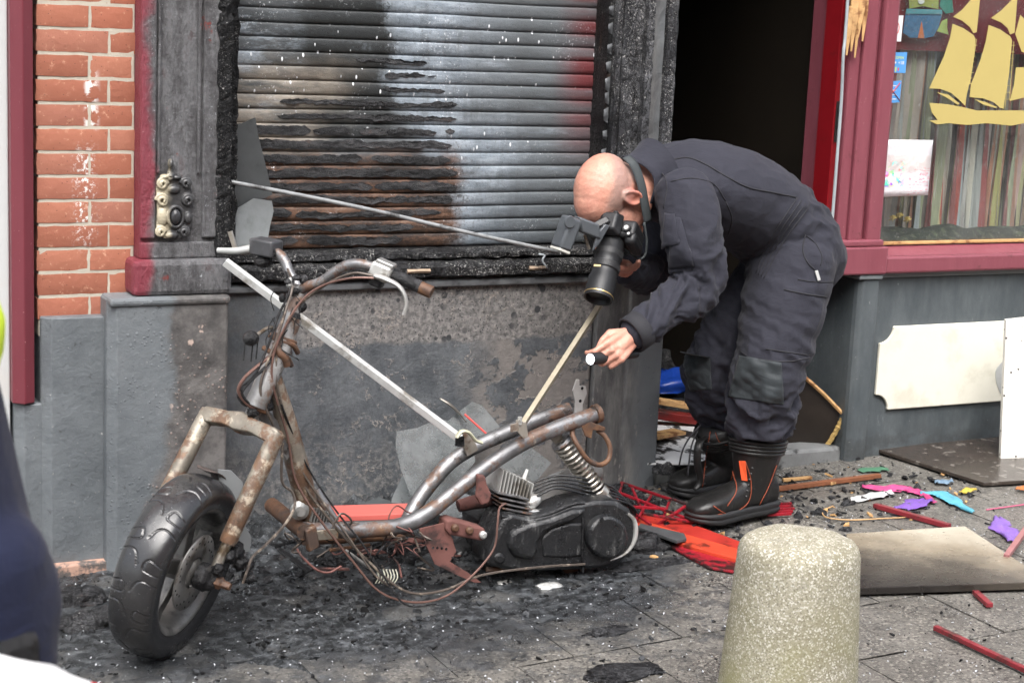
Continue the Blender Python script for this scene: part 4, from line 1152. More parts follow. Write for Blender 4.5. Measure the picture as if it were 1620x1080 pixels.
# finned cylinder
fins = M()
cyl = sp('cylinder', M().obox(at(808, 772, -.56), (.042, 0, -.012), (0, .04, 0), (.012, 0, .035)), MT_ALLOY, .006)
for k in range(10):
    t = k/9
    q = at(782+47*t, 754+17*t, -.61)
    sp('cooling_fin', M().obox(q, np.array((.0016, 0, 0)), (0, .045, 0), np.array((.005, 0, .030-.008*t))), MT_BRIGHT, .001, False, cyl)
for k in range(5):
    q = at(800+3*k, 778+8*k, -.625)
    sp('cooling_fin', M().obox(q, np.array((.046, 0, -.013)), (0, .045, 0), np.array((.001, 0, .0022))), MT_STEEL, .001, False, cyl)
sp('spark_plug', M().tube([at(826, 765, -.62), at(834, 742, -.62)], [.007, .004], 10), simple('white_ceramic', (.75, .75, .72), .3), parent=cyl)
sp('exhaust_port', M().tube([at(725, 800, -.60), at(750, 794, -.60), at(775, 790, -.58)], [.016, .019, .02], 16, smooth=3), MT_PINKRUST)
sp('intake_elbow', M().ell(at(838, 792, -.62), .036, .03, .022, nrm((.9, 0, .42)), (0, 1, 0), nrm((-.42, 0, .9))), MT_BRIGHT)
sp('intake_flange', M().obox(at(825, 806, -.63), (.042, 0, -.005), (0, .03, 0), (0, 0, .007)), MT_BRIGHT, .004)
sp('air_duct', M().tube([at(835, 812, -.55), at(868, 792, -.53), at(905, 765, -.50), at(935, 745, -.46)], [.034, .042, .045, .042], 22, smooth=4), simple('sooty_duct', (.115, .11, .105), .35, .2, var=.4, sc=14, dirt=(.03, .03, .03), dsc=7))
for k in range(5):
    sp('control_cable', M().tube([at(830+5*k, 768+4*k, -.60-.01*k), at(880, 752+5*k, -.62-.008*k), at(930, 758+6*k, -.63), at(975+4*k, 775+5*k, -.60), at(990+5*k, 812, -.57)], .0032, 6, smooth=5), MT_CASE)
# linkage box with bolts and pink-rusted side plate
lk = plate('linkage_box', [(706, 823), (716, 821), (768, 836), (770, 846), (764, 856), (712, 846), (705, 838)], -.700, .05, MT_PINKRUST, None, .006)
for (u, v) in ((719, 834), (742, 838), (763, 845)):
    sp('linkage_bolt', M().lathe([(0, .012), (.006, .012), (.0105, .008), (.0105, 0)], at(u, v, -.701), (0, -1, 0), 10), MT_RUSTY if u != 763 else MT_BRIGHT, 0, True, lk)
spl = plate('side_plate', [(663, 836), (706, 826), (716, 852), (722, 872), (712, 888), (740, 905), (762, 921), (752, 922), (720, 908), (688, 892), (676, 866)], -.690, .005, MT_PINKRUST, None, .001)
for (u, v) in ((674, 849), (685, 866), (692, 866), (699, 867), (706, 868)):
    sp('bolt_hole', M().lathe([(0, .001), (.0032, .001), (.0036, 0)], at(u, v, -.6905), (0, -1, 0), 8), MT_SOOTBLK, 0, True, spl)
# burnt mudguard scraps by the tyre
m = M(); P = np.zeros((9, 4, 3))
for a in range(9):
    th = rd(150)-rd(46)*a/8
    for b in range(4):
        P[a, b] = wpt(RT+.014+.002*math.sin(a*2.1+b), th, -.035+.05*b/3-.01*math.sin(a*1.3))
m.grid(P)
obj('mudguard_scrap', m, simple('charred_mudguard', (.07, .055, .05), .5, .2, var=.6, sc=25, bump=.5), SC, True, solid=.003)
plate('mudguard_stay', [(345, 742), (366, 744), (384, 762), (388, 790), (384, 822), (398, 850), (396, 872), (376, 874), (352, 840)], -.72, .004, simple('ash_grey_sheet', (.20, .21, .215), .5, .2, var=.3, sc=10), None, .001)
# ---- cables hanging off bars and column
def cable(pts, r=.0032, mt=MT_CABLE, nm='control_cable', n=6):
    return sp(nm, M().tube([at(*q) for q in pts], r, n, smooth=6), mt)
cable([(590, 436, -.86), (560, 432, -.83), (525, 445, -.78), (490, 468, -.74), (462, 495, -.735), (447, 530, -.735), (437, 570, -.74), (440, 620, -.735), (462, 690, -.70), (478, 760, -.68), (520, 820, -.70), (575, 880, -.715), (640, 934, -.735), (700, 934, -.74), (760, 910, -.735), (850, 897, -.73), (925, 892, -.71)], .0034)
cable([(600, 440, -.87), (555, 440, -.835), (510, 452, -.77), (478, 475, -.745), (452, 515, -.745), (433, 560, -.745), (432, 610, -.74), (455, 690, -.71), (468, 760, -.70), (505, 820, -.72), (560, 890, -.735), (600, 935, -.75), (650, 952, -.755), (700, 945, -.75), (742, 915, -.74), (780, 870, -.72), (787, 830, -.715), (790, 804, -.70), (800, 796, -.68)], .0030, MT_CABLE_PINK)
cable([(455, 425, -.62), (463, 450, -.70), (452, 490, -.735), (440, 530, -.74), (420, 580, -.745), (412, 620, -.745), (430, 668, -.73), (447, 705, -.70)], .0034)
cable([(452, 430, -.62), (458, 460, -.72), (440, 500, -.74), (425, 545, -.745), (405, 590, -.745), (384, 612, -.74), (376, 625, -.735), (386, 640, -.73), (400, 642, -.73)], .003, MT_SOOTBLK)
cable([(445, 540, -.735), (430, 560, -.74), (400, 585, -.745), (385, 600, -.745), (377, 618, -.74), (388, 636, -.735), (405, 648, -.735)], .0042, MT_CABLE_PINK)
cable([(440, 552, -.735), (420, 580, -.745), (395, 604, -.745), (383, 622, -.742), (395, 640, -.735)], .0036, MT_SOOTBLK)
cable([(447, 700, -.70), (446, 760, -.70), (462, 778, -.70), (466, 800, -.71), (450, 830, -.73), (420, 862, -.76), (400, 880, -.78), (390, 905, -.80), (384, 922, -.80)], .0036)
cable([(440, 640, -.73), (470, 730, -.69), (515, 800, -.70), (552, 850, -.72), (590, 905, -.745), (620, 930, -.75)], .0028, MT_CABLE)
cable([(445, 640, -.73), (482, 730, -.69), (530, 805, -.71), (570, 855, -.73), (600, 900, -.75), (640, 955, -.775), (690, 955, -.77)], .0024, MT_SOOTBLK)
cable([(470, 868, -.70), (478, 880, -.72), (500, 900, -.73), (520, 905, -.73), (540, 895, -.73)], .003, MT_PINKRUST)
for k in range(16):                                  # loose burnt wiring under the frame
    u0_, v0_ = random.uniform(530, 660), random.uniform(850, 905)
    pts = [(u0_, v0_-30*random.random(), -.66)]
    for _ in range(4):
        pts.append((pts[-1][0]+random.uniform(-28, 30), min(925, pts[-1][1]+random.uniform(-14, 26)), -.64-random.random()*.09))
    cable(pts, random.choice((.0014, .002, .0028)), random.choice((MT_CABLE, MT_PINKRUST, MT_SOOTBLK)), 'burnt_wire', 5)
for k in range(7):
    u0_ = 596+5*k
    cable([(u0_, 900, -.70), (u0_+3, 912, -.71), (u0_-2, 922, -.71)], .0016, simple('pale_wire', (.45, .45, .36), .5) if k == 0 else bpy.data.materials['pale_wire'], 'burnt_wire', 5)
for k in range(10):                                  # singed threads round the column
    u0_, v0_ = 440+random.uniform(-10, 40), random.uniform(440, 540)
    cable([(u0_, v0_, -.73), (u0_+random.uniform(-14, 14), v0_+15, -.74), (u0_+random.uniform(-18, 18), v0_+34, -.745)], .0013, MT_SOOTBLK, 'burnt_wire', 5)
for k in range(12):
    q = at(random.uniform(445, 485), random.uniform(438, 490), -.70)
    sp('melted_clot', M().ell(q, random.uniform(.006, .016), .010, random.uniform(.006, .014), n=8, m=6), random.choice((MT_SOOTBLK, MT_SOOTBLK, MT_ALLOY)))

for (u, v, y, r) in ((372, 872, -.80, .022), (380, 890, -.80, .018), (362, 880, -.83, .016), (392, 912, -.79, .016), (345, 900, -.86, .014), (420, 640, -.72, .018), (400, 652, -.73, .014), (455, 520, -.72, .012), (466, 505, -.71, .014)):
    m = M(); c0 = at(u, v, y); R = []
    for i in range(9):
        t = math.pi*(.05+.9*i/8)
        R.append(np.array([c0+r*(1+.5*mnoise.noise(Vector((math.sin(t)*math.cos(a)*2.2+u, math.sin(t)*math.sin(a)*2.2, math.cos(t)*2.2))))*np.array((math.sin(t)*math.cos(a), math.sin(t)*math.sin(a), -math.cos(t))) for a in np.linspace(0, 2*math.pi, 16, endpoint=False)]))
    sp('melted_clot', m.rings(R), MT_SOOTBLK)

# ================================================================== PEOPLE
from mathutils.bvhtree import BVHTree
def remesh(m, voxel, smooth=2, fac=.5):
    me = bpy.data.meshes.new('tmp'); me.from_pydata(m.v, [], m.f); fixnormals(me)
    o = bpy.data.objects.new('tmp', me); scene.collection.objects.link(o)
    q = o.modifiers.new('r', 'REMESH'); q.mode = 'VOXEL'; q.voxel_size = voxel; q.use_smooth_shade = True
    if smooth:
        q = o.modifiers.new('s', 'SMOOTH'); q.iterations = smooth; q.factor = fac
    dg = bpy.context.evaluated_depsgraph_get()
    out = bpy.data.meshes.new_from_object(o.evaluated_get(dg))
    bpy.data.objects.remove(o); bpy.data.meshes.remove(me)
    out.polygons.foreach_set('use_smooth', [True]*len(out.polygons))
    return out
def getv(me):
    a = np.empty(len(me.vertices)*3); me.vertices.foreach_get('co', a); return a.reshape(-1, 3)
def setv(me, a):
    me.vertices.foreach_set('co', a.ravel()); me.update()
def getn(me):
    a = np.empty(len(me.vertices)*3); me.vertices.foreach_get('normal', a); return a.reshape(-1, 3)
def loft(m, C_, rp, rl, lat, n=20, sm=5):
    """closed loft along centres C_, radius rp in the plane, rl along 'lat'"""
    C_ = np.asarray(C_, float)
    P = spline(C_, sm); z = np.zeros(len(C_))
    RP = spline(np.c_[rp, z, z], sm)[:, 0]; RL = spline(np.c_[rl, z, z], sm)[:, 0]
    lat = nrm(lat)
    T = np.gradient(P, axis=0); R = []
    for i in range(len(P)):
        t = nrm(T[i]); l = nrm(lat-t*np.dot(lat, t)); q = np.cross(t, l)
        a = np.linspace(0, 2*math.pi, n, endpoint=False)
        R.append(P[i]+np.cos(a)[:, None]*l*RL[i]+np.sin(a)[:, None]*q*RP[i])
    m.rings(R)
    for e in (0, -1):                                   # rounded ends
        t = nrm(T[e]); l = nrm(lat-t*np.dot(lat, t)); q = np.cross(t, l)
        m.ell(P[e], RL[e]*.99, RP[e]*.99, min(RL[e], RP[e])*.6, l, q, t, n=16, m=8)
    return P
def capsule(m, a, b, r0, r1, n=10):
    a, b = np.asarray(a, float), np.asarray(b, float)
    m.tube([a, (a+b)/2, b], [r0, (r0+r1)/2, r1], n)
    for c_, r in ((a, r0), (b, r1)):
        m.ell(c_, r, r, r, n=n, m=6)
def rot(v, ax, ang):
    return np.array(Matrix.Rotation(ang, 3, Vector(ax)) @ Vector(v))
def hand(m, W, d, nb, thumb_side, curls, thumb, sc=1.0, spread=4):
    """adult hand: palm of four metacarpals, four fingers, thumb from the side of the palm"""
    d = nrm(d); nb = nrm(np.asarray(nb, float)-d*np.dot(nb, d))
    s = np.cross(d, nb); s = s if np.dot(s, thumb_side) > 0 else -s
    ax = s if np.dot(np.cross(s, d), -nb) > 0 else -s      # curling axis: d turns towards -nb
    offs = (.030, .010, -.010, -.028); mlen = (.088, .090, .086, .080)
    plen = ((.044, .027, .021), (.048, .031, .022), (.045, .029, .021), (.035, .021, .019))
    tips = []
    for i in range(4):
        k0 = W+s*offs[i]*.65*sc+d*.01; k1 = W+d*mlen[i]*sc+s*offs[i]*sc*1.02
        capsule(m, k0, k1, .0135*sc, .0115*sc)
        dd = rot(d, nb, rd(spread)*(1.5-i)*(1 if np.dot(np.cross(nb, d), s) > 0 else -1))
        p = k1; a = 0
        for j in range(3):
            a += curls[i][j]
            e = rot(dd, ax, rd(a))
            q = p+e*plen[i][j]*sc
            capsule(m, p, q, (.0098, .0088, .0080)[j]*sc, (.0088, .0080, .0068)[j]*sc)
            p = q
        tips.append((p, e))
    capsule(m, W+d*.02, W+d*.06*sc, .021*sc, .018*sc)
    p = W+d*.018*sc+s*.022*sc-nb*.006
    for j, (vec, L) in enumerate(thumb):
        v = nrm(d*vec[0]+s*vec[1]-nb*vec[2])
        q = p+v*L*sc
        capsule(m, p, q, (.0145, .0115, .0100)[j]*sc, (.0115, .0100, .0082)[j]*sc)
        p = q
    return tips, (d, s, nb)

# ---- materials for people
n = N('skin', .45)
p = n.objco()
c = n.ramp(n.noise(16, 6, .6, p), [(.3, (.50, .225, .165)), (.55, (.58, .30, .22)), (.8, (.64, .36, .275))])
c = n.mix(n.mul(n.step(n.noise(150, 5, .8, p), .42, .68), .5), c, (.40, .165, .12))
c = n.mix(n.mul(n.step(n.noise(9, 5, .6, n.map(p, loc=(2, 3, 1))), .45, .65), .35), c, (.62, .26, .19))
# ring of shaved hair at the side of the skull, in the head's own axes
HU, HFW = nrm((-.94, -.12, .26)), nrm((-.30, -.10, -.95))
HFW = nrm(HFW-HU*np.dot(HU, HFW)); HS = nrm(np.cross(HU, HFW)); HS = HS if HS[1] < 0 else -HS
HO = at(974, 312, -.36)
def vdot(n, v, o_):
    q = n.node('ShaderNodeVectorMath', operation='SUBTRACT'); n.set(q.inputs[0], p); q.inputs[1].default_value = tuple(o_)
    w = n.node('ShaderNodeVectorMath', operation='DOT_PRODUCT'); n.set(w.inputs[0], q.outputs[0]); w.inputs[1].default_value = tuple(v)
    return w.outputs['Value']
cu, cf = vdot(n, HU, HO), vdot(n, HFW, HO)
wob = n.math('MULTIPLY', n.math('SUBTRACT', n.noise(30, 4, .6, p), .5), .02)
shv = n.mul(n.band(n.math('ADD', cu, wob), -.005, .018, .062, .088), n.step(n.math('ADD', cf, wob), .062, .035), n.step(cf, -.12, -.10))
shv = n.math('MAXIMUM', shv, n.mul(n.step(n.math('ADD', cf, wob), -.02, -.06), n.band(cu, -.06, -.03, .05, .085)))
c = n.mix(n.mul(shv, n.math('MULTIPLY_ADD', n.noise(300, 3, .8, p), .7, .25)), c, (.22, .18, .165))
redear = n.mul(n.band(cu, -.035, -.02, .02, .035), n.band(cf, -.035, -.02, .015, .03))
c = n.mix(n.mul(redear, .35), c, (.50, .12, .09))
MT_SKIN = n.done(c, n.math('MULTIPLY_ADD', n.noise(60, 5, .7, p), .3, .28), n.bump(n.noise(240, 5, .75, p), .35, .002, n.bump(n.noise(34, 6, .65, n.map(p, scale=(1, 1, 2.2)), .8), .25, .006)))
MT_SKIN.node_tree.nodes['Principled BSDF'].inputs['Subsurface Weight'].default_value = .05
MT_SKIN.node_tree.nodes['Principled BSDF'].inputs['Subsurface Radius'].default_value = (.012, .005, .003)
def cloth(name, col, rough=.8, weave=900, fold=.25):
    n = N(name, rough)
    p = n.objco()
    c = n.mix(n.noise(6, 6, .6, p), tuple(x*.8 for x in col), tuple(x*1.22 for x in col))
    c = n.mix(n.mul(n.step(n.noise(14, 6, .7, p), .58, .72), .35), c, tuple(x*1.5 for x in col))
    n.b.inputs['Sheen Weight'].default_value = .06
    n.b.inputs['Specular IOR Level'].default_value = .15
    n.b.inputs['Sheen Roughness'].default_value = .5
    return n.done(c, rough, n.bump(n.noise(26, 5, .55, n.map(p, scale=(1, 1, 1.6)), .6), fold, .012, n.bump(n.noise(weave, 2, .5, p), .12, .001)))
MT_COVERALL = cloth('dark_coverall_cloth', (.027, .0275, .037))
MT_PATCH = cloth('grey_reinforced_cloth', (.036, .042, .046), .5)
MT_SEAM = simple('dark_seam', (.020, .020, .024), .8, sc=60)
n = N('black_boot_leather', .36, 0, .4)
p = n.objco()
c = n.mix(n.noise(18, 6, .65, p), (.006, .006, .006), (.018, .0175, .017))
c = n.mix(n.mul(n.step(n.noise(40, 5, .7, p), .6, .7), .35), c, (.09, .085, .078))
MT_BOOT = n.done(c, n.math('MULTIPLY_ADD', n.noise(14, 6, .65, p), .35, .22), n.bump(n.noise(120, 5, .65, p), .2, .002, n.bump(n.noise(16, 5, .6, p), .35, .01)))
MT_SOLE = simple('black_rubber_sole', (.016, .016, .017), .6, var=.4, sc=30)
MT_ORANGE = simple('orange_tab', (.80, .11, .035), .5, var=.15, sc=40)
MT_STITCH = simple('orange_brown_stitch', (.24, .055, .025), .6)

PER = empty('person', (2.95, -.33, G(2.95)), 'bald man in dark coverall and black boots bending forward with camera and torch', 'person')
# ---- coverall: torso, arms and legs grown together
YC = -.315
LAT = np.array((-.10, 1.0, 0))
SPN = [at(1272, 430, YC), at(1252, 386, YC), at(1216, 348, YC), at(1170, 320, YC), at(1120, 302, YC), at(1072, 292, YC), at(1040, 286, YC-.005)]
SRP = [.105, .134, .142, .148, .147, .128, .088]
SRL = [.150, .178, .176, .186, .200, .198, .130]
NARM = [at(1078, 300, -.475), at(1090, 335, -.52), at(1097, 390, -.555), at(1106, 446, -.575), at(1068, 482, -.590), at(1032, 508, -.600), at(1004, 527, -.605)]
NRA = [.080, .085, .081, .069, .061, .053, .046]
FARM = [at(1070, 300, -.14), at(1058, 345, -.10), at(1045, 390, -.09), at(1030, 432, -.12), at(1014, 430, -.22), at(992, 426, -.31)]
FRA = [.078, .078, .072, .064, .055, .045]
NLEG = [at(1256, 405, -.395), at(1244, 460, -.415), at(1232, 520, -.440), at(1216, 585, -.465), at(1206, 640, -.455), at(1202, 668, -.440), at(1203, 690, -.432)]
NRL = [.126, .128, .120, .104, .097, .094, .074]
FLEG = [at(1248, 410, -.235), at(1205, 470, -.225), at(1160, 535, -.215), at(1130, 590, -.205), at(1133, 625, -.195), at(1140, 650, -.188), at(1144, 676, -.182)]
FRL = [.118, .115, .105, .094, .084, .072, .055]
m = M()
loft(m, SPN, SRP, SRL, LAT, 24)
limbs = []
for P_, R_ in ((NARM, NRA), (FARM, FRA), (NLEG, NRL), (FLEG, FRL)):
    sx = loft(m, P_, R_, [r*1.02 for r in R_], (0, 1, .05), 18)
    limbs.append(sx)
limbs.insert(0, spline(np.array(SPN), 5))
m.ell(at(1272, 402, YC), .105, .165, .11)                    # seat
m.ell(at(1058, 300, YC), .09, .21, .10)                      # shoulder girdle
cov = remesh(m, .0065, 6, .6)
V, NR = getv(cov), getn(cov)
# folds: ridged noise running round each limb, strongest at elbow, knee, waist and shin
def nearest(V, P):
    best = np.full(len(V), 1e9); tt = np.zeros(len(V)); ctr = np.zeros_like(V)
    acc = 0.0
    for i in range(len(P)-1):
        a, b = P[i], P[i+1]; d = b-a; L = np.linalg.norm(d)
        t = np.clip(((V-a)@d)/(L*L+1e-12), 0, 1); q = a+t[:, None]*d
        dist = np.linalg.norm(V-q, axis=1); k = dist < best
        best[k] = dist[k]; tt[k] = acc+t[k]*L; ctr[k] = q[k]; acc += L
    return best, tt/acc, acc, ctr
infos = [nearest(V, P) for P in limbs]
rads = [.15, .075, .065, .105, .095]
score = np.stack([inf[0]/rads[i] for i, inf in enumerate(infos)])
who = score.argmin(0)
AMP = [([0, .15, .3, .45, .7, 1], [.0015, .003, .0055, .0025, .0018, .0025]),
       ([0, .2, .42, .55, .7, .9, 1], [.0022, .0030, .0075, .010, .009, .007, .003]),
       ([0, .5, 1], [.004, .007, .005]),
       ([0, .2, .45, .6, .75, .9, 1], [.002, .003, .0042, .006, .012, .015, .005]),
       ([0, .3, .5, .7, .9, 1], [.002, .003, .006, .010, .012, .005])]
FRQ = [11, 17, 18, 19, 19]
disp = np.zeros(len(V))
for i in range(len(V)):
    w = who[i]; _, t, L, ctr = infos[w][0][i], infos[w][1][i], infos[w][2], infos[w][3][i]
    nn = NR[i]
    a = np.interp(t, *AMP[w])
    sm_ = t*L*FRQ[w]
    q = Vector((sm_+1.2*nn[1]+.9*nn[2], nn[0]*1.0+w*7.3, nn[2]*1.1+nn[1]*.8))
    f1 = mnoise.noise(q)
    r1 = 1-abs(f1)*2.6
    f2 = mnoise.noise(Vector(V[i])*38)
    f3 = mnoise.noise(Vector((sm_*2.1+2.2*nn[1]-1.4*nn[2], nn[0]*1.6+w*3.1, nn[2]*1.7)))
    disp[i] = 1.9*a*(r1*.75+(1-abs(f3)*2.4)*.30+f2*.2)-a*.6
setv(cov, V+NR*disp[:, None])
me_ = cov
# cuff ends, smoothing of the folds
bmx = None
cvo = link('coverall', cov, MT_COVERALL, PER)
cov.update()
BV = BVHTree.FromPolygons([tuple(v) for v in getv(cov)], [tuple(f.vertices) for f in cov.polygons])
def hit(u, v, off=.004):
    d = Vector(_ray(u, v)); d.normalize()
    loc, nn, idx, dist = BV.ray_cast(Vector(CAM), d)
    if loc is None: return None
    if nn.dot(d) > 0: nn = -nn
    return np.array(loc+nn*off)
def seam(pts, r=.0028, mt=MT_SEAM, name='seam', off=.0006, parent=None, sm=5):
    P = [hit(u, v, off) for u, v, *_ in spline(np.array([(a, b, 0) for a, b in pts]), sm)]
    P = [q for q in P if q is not None]
    if len(P) > 2:
        return obj(name, M().tube(P, r*.55, 6), mt, parent or cvo, True)
def patch(name, c4, mt, off=.006, nu=10, nv=10, parent=None, bulge=.0, solid=.004):
    """c4: photo corners tl, tr, br, bl of a cloth piece lying on the coverall"""
    c4 = np.array(c4, float); P = np.zeros((nv+1, nu+1, 3)); last = None
    for j in range(nv+1):
        for i in range(nu+1):
            s, t = i/nu, j/nv
            q = (c4[0]*(1-s)+c4[1]*s)*(1-t)+(c4[3]*(1-s)+c4[2]*s)*t
            edge = min(s, 1-s, t, 1-t)
            h = hit(q[0], q[1], off+bulge*min(1, edge*4))
            if h is None: h = last if last is not None else at(q[0], q[1], -.5)
            P[j, i] = h; last = h
    m = M(); m.grid(P)
    return obj(name, m, mt, parent or cvo, True, solid=solid)
# back yoke overlap, shoulder seam, waist elastic, pockets, knee patches
seam([(1062, 253), (1090, 250), (1120, 262), (1150, 280), (1185, 297), (1225, 305), (1258, 312)], .0045)
seam([(1062, 287), (1095, 282), (1130, 292), (1148, 318)], .003)
seam([(1148, 318), (1158, 345), (1152, 372)], .003)
seam([(1040, 262), (1055, 290), (1050, 330)], .003)
for k in range(4):
    seam([(1262+6*k, 312+5*k), (1235+5*k, 352+5*k), (1212+5*k, 392+4*k), (1196+4*k, 432+3*k)], .0034, name='waist_gather')
pk = patch('sleeve_pocket', [(1063, 342), (1078, 345), (1098, 420), (1060, 425)], MT_COVERALL, .004, 14, 18, bulge=.006, solid=.003)
patch('pocket_flap', [(1056, 338), (1070, 340), (1078, 386), (1052, 392)], MT_COVERALL, .011, 10, 12, bulge=.003, solid=.003)
seam([(1074, 350), (1085, 385), (1097, 424), (1072, 428)], .0022)
zp = seam([(1274, 372), (1270, 395), (1277, 414), (1290, 428)], .004, name='hip_zip')
if zp:
    seam([(1274, 372), (1290, 385), (1300, 405), (1298, 420)], .003, MT_SEAM, 'zip_edge')
    a = hit(1289, 428, .008); b = hit(1293, 445, .008)
    obj('zip_puller', M().bar(a, b, .010, .004, (0, 1, 0)), MT_BRIGHT, cvo, bevel=.001)
seam([(1262, 442), (1290, 446), (1318, 446)], .0035); seam([(1240, 458), (1280, 466), (1314, 470)], .0045)
seam([(1212, 552), (1240, 556), (1282, 562)], .004); seam([(1172, 556), (1190, 566), (1240, 572), (1280, 566)], .004)
patch('knee_patch', [(1170, 562), (1236, 574), (1240, 640), (1152, 628)], MT_PATCH, .002, 22, 22, bulge=.002, solid=.002)
patch('knee_patch', [(1076, 556), (1124, 566), (1126, 616), (1092, 618)], MT_PATCH, .002, 18, 18, bulge=.002, solid=.002)
# cuff
cu_ = at(1004, 527, -.605); cd_ = nrm(NARM[-1]-NARM[-2])
m = M(); d_, s_, u_ = frame_of(cd_)
m.lathe([(.047, -.030), (.053, -.028), (.053, .012), (.048, .014), (.044, .010), (.044, -.028)], cu_, cd_, 28)
obj('cuff', m, MT_SEAM, cvo, True)
# stand-up collar round the neck
NK = at(1020, 284, -.335); na = nrm(at(1000, 300, -.345)-at(1045, 280, -.33))
m = M()
d_, s_, u_ = frame_of(na)
R = []
for (h, rx, ry, tilt) in [(-.05, .100, .106, 0), (-.015, .086, .090, .0), (.018, .082, .083, 0), (.040, .086, .087, .0), (.042, .082, .083, 0), (.018, .077, .078, 0), (-.05, .090, .095, 0)]:
    a = np.linspace(0, 2*math.pi, 36, endpoint=False)
    R.append(NK+na*h+(np.cos(a)*rx)[:, None]*s_+(np.sin(a)*ry)[:, None]*u_+na*(.012*np.cos(3*a+1))[:, None]*(h > 0))
m.rings(R, cap=False)
obj('collar', m, MT_COVERALL, cvo, True)

# ---- body: head, neck, core, hands
def hp(f, u, s): return HO+HFW*f+HU*u+HS*s
m = M()
E_ = lambda f, u, s, rf, ru, rs, k=16: m.ell(hp(f, u, s), rf, ru, rs, HFW, HU, HS, n=k+6, m=k)
E_(-.012, .052, 0, .100, .082, .078, 20)          # cranium
E_(.022, .060, 0, .074, .066, .068, 18)           # forehead
E_(-.030, .015, 0, .072, .070, .070, 16)          # occiput
E_(.048, -.010, 0, .052, .070, .062)              # mid face
E_(.040, -.055, 0, .050, .045, .056)              # jaws
E_(.072, -.092, 0, .026, .022, .030)              # chin
E_(.105, -.022, 0, .017, .030, .013)              # nose
E_(.114, -.040, 0, .012, .011, .016)              # nose tip
E_(.095, -.070, 0, .012, .014, .024)              # lips
for s in (-1, 1):
    E_(.088, .026, .030*s, .014, .009, .026)      # brow
    E_(.070, -.030, .043*s, .022, .022, .018)     # cheekbone
    E_(.076, .006, .031*s, .016, .010, .016)      # closed lids
    E_(.000, -.060, .050*s, .030, .035, .014)     # jaw angle
    # ear: rim, lobe, tragus
    ear = [hp(-.002+.017*math.cos(a), .004+.030*math.sin(a), s*(.078+.010*max(0, -math.cos(a)))) for a in np.linspace(rd(-60), rd(265), 14)]
    m.tube(ear, [.0055]*14, 8)
    inner = [hp(-.004+.009*math.cos(a), .008+.017*math.sin(a), s*.079) for a in np.linspace(rd(-20), rd(240), 10)]
    m.tube(inner, [.004]*10, 8)
    E_(-.004, -.026, .078*s, .010, .010, .006, 10)
    E_(.014, .000, .076*s, .006, .009, .006, 10)
    E_(-.006, .002, .074*s, .019, .030, .007, 12)
    E_(-.010, .012, .080*s, .012, .018, .006, 12)
NB = hp(-.022, -.045, 0)
loft(m, [NB, (NB+SPN[-1])/2, SPN[-1], SPN[-2]], [.060, .060, .068, .085], [.058, .060, .075, .12], HS, 18)
loft(m, SPN, [r*.72 for r in SRP], [r*.74 for r in SRL], LAT, 18)
for P_, R_ in ((NARM, NRA), (FARM, FRA), (NLEG, NRL), (FLEG, FRL)):
    loft(m, P_, [r*.6 for r in R_], [r*.6 for r in R_], (0, 1, .05), 14)
# left hand (street side) with the torch
W1 = at(1000, 531, -.607)
T_f, T_b = at(933, 568, -.645), at(1000, 560, -.570)
dT = nrm(T_f-T_b)
K1 = at(969, 559, -.640)
capsule(m, NARM[-1], W1, .030, .027)
tips1, (hd1, hs1, hn1) = hand(m, W1, K1-W1, (-.10, -.95, .25), (-.5, 0, .8), [(28, 62, 35), (38, 72, 40), (44, 76, 42), (50, 78, 44)], [((.72, .55, .32), .036), ((.90, -.15, .45), .030), ((.86, -.38, .40), .022)], .98, 2)
# right hand (wall side) carrying the camera
W2 = at(986, 424, -.340)
K2 = at(950, 413, -.425)
tips2, fr2 = hand(m, W2, K2-W2, (.3, .4, -.85), (.1, -.6, .6), [(6, 14, 10), (8, 16, 10), (10, 18, 12), (12, 20, 12)], [((.5, .8, .2), .036), ((.7, .55, .4), .030), ((.8, .3, .5), .024)], .92)
capsule(m, FARM[-1], W2, .028, .026)
body = remesh(m, .0034, 4, .5)
bvv, bnn = getv(body), getn(body)
dd_ = np.array([.0007*mnoise.noise(Vector(q)*70)+.0005*mnoise.noise(Vector(q)*150) for q in bvv])
hu_c = (bvv-HO)@HU; hf_c = (bvv-HO)@HFW                 # brow and forehead creases
cre = np.exp(-((hf_c-.075)/.03)**2)*np.exp(-((hu_c-.045)/.03)**2)
dd_ -= .0016*cre*np.clip(np.sin((hu_c+.004*np.sin(((bvv-HO)@HS)*60))*2*math.pi/.011), 0, 1)
setv(body, bvv+bnn*dd_[:, None])
bo = link('body', body, MT_SKIN, PER)
# second hand: finger tips curled under the lens barrel
eb = M()
for s in (-1, 1):
    eb.tube([hp(.092, .030, .014*s), hp(.098, .035, .030*s), hp(.086, .033, .050*s)], [.003, .004, .0025], 6, smooth=3)
obj('eyebrow', eb, simple('brown_brow_hair', (.14, .085, .06), .8, sc=200, bump=.5), bo, True)
lash = M()
for s in (-1, 1):
    lash.tube([hp(.0905, .001, .018*s), hp(.0925, -.001, .031*s), hp(.086, .001, .044*s)], .0013, 5, smooth=3)
obj('eyelash', lash, simple('dark_lash', (.03, .02, .015), .8), bo, True)
rg_c = W1+hd1*.088*.92+hs1*(-.010)*.92
k3 = rg_c+nrm(tips1[2][0]-rg_c)*.02
obj('wedding_ring', M().lathe([(.0088, -.0022), (.0102, -.002), (.0102, .002), (.0088, .0022)], k3, nrm(rot(hd1, hs1, 0)), 20), simple('gold', (.75, .55, .25), .2, 1.0), bo, True)

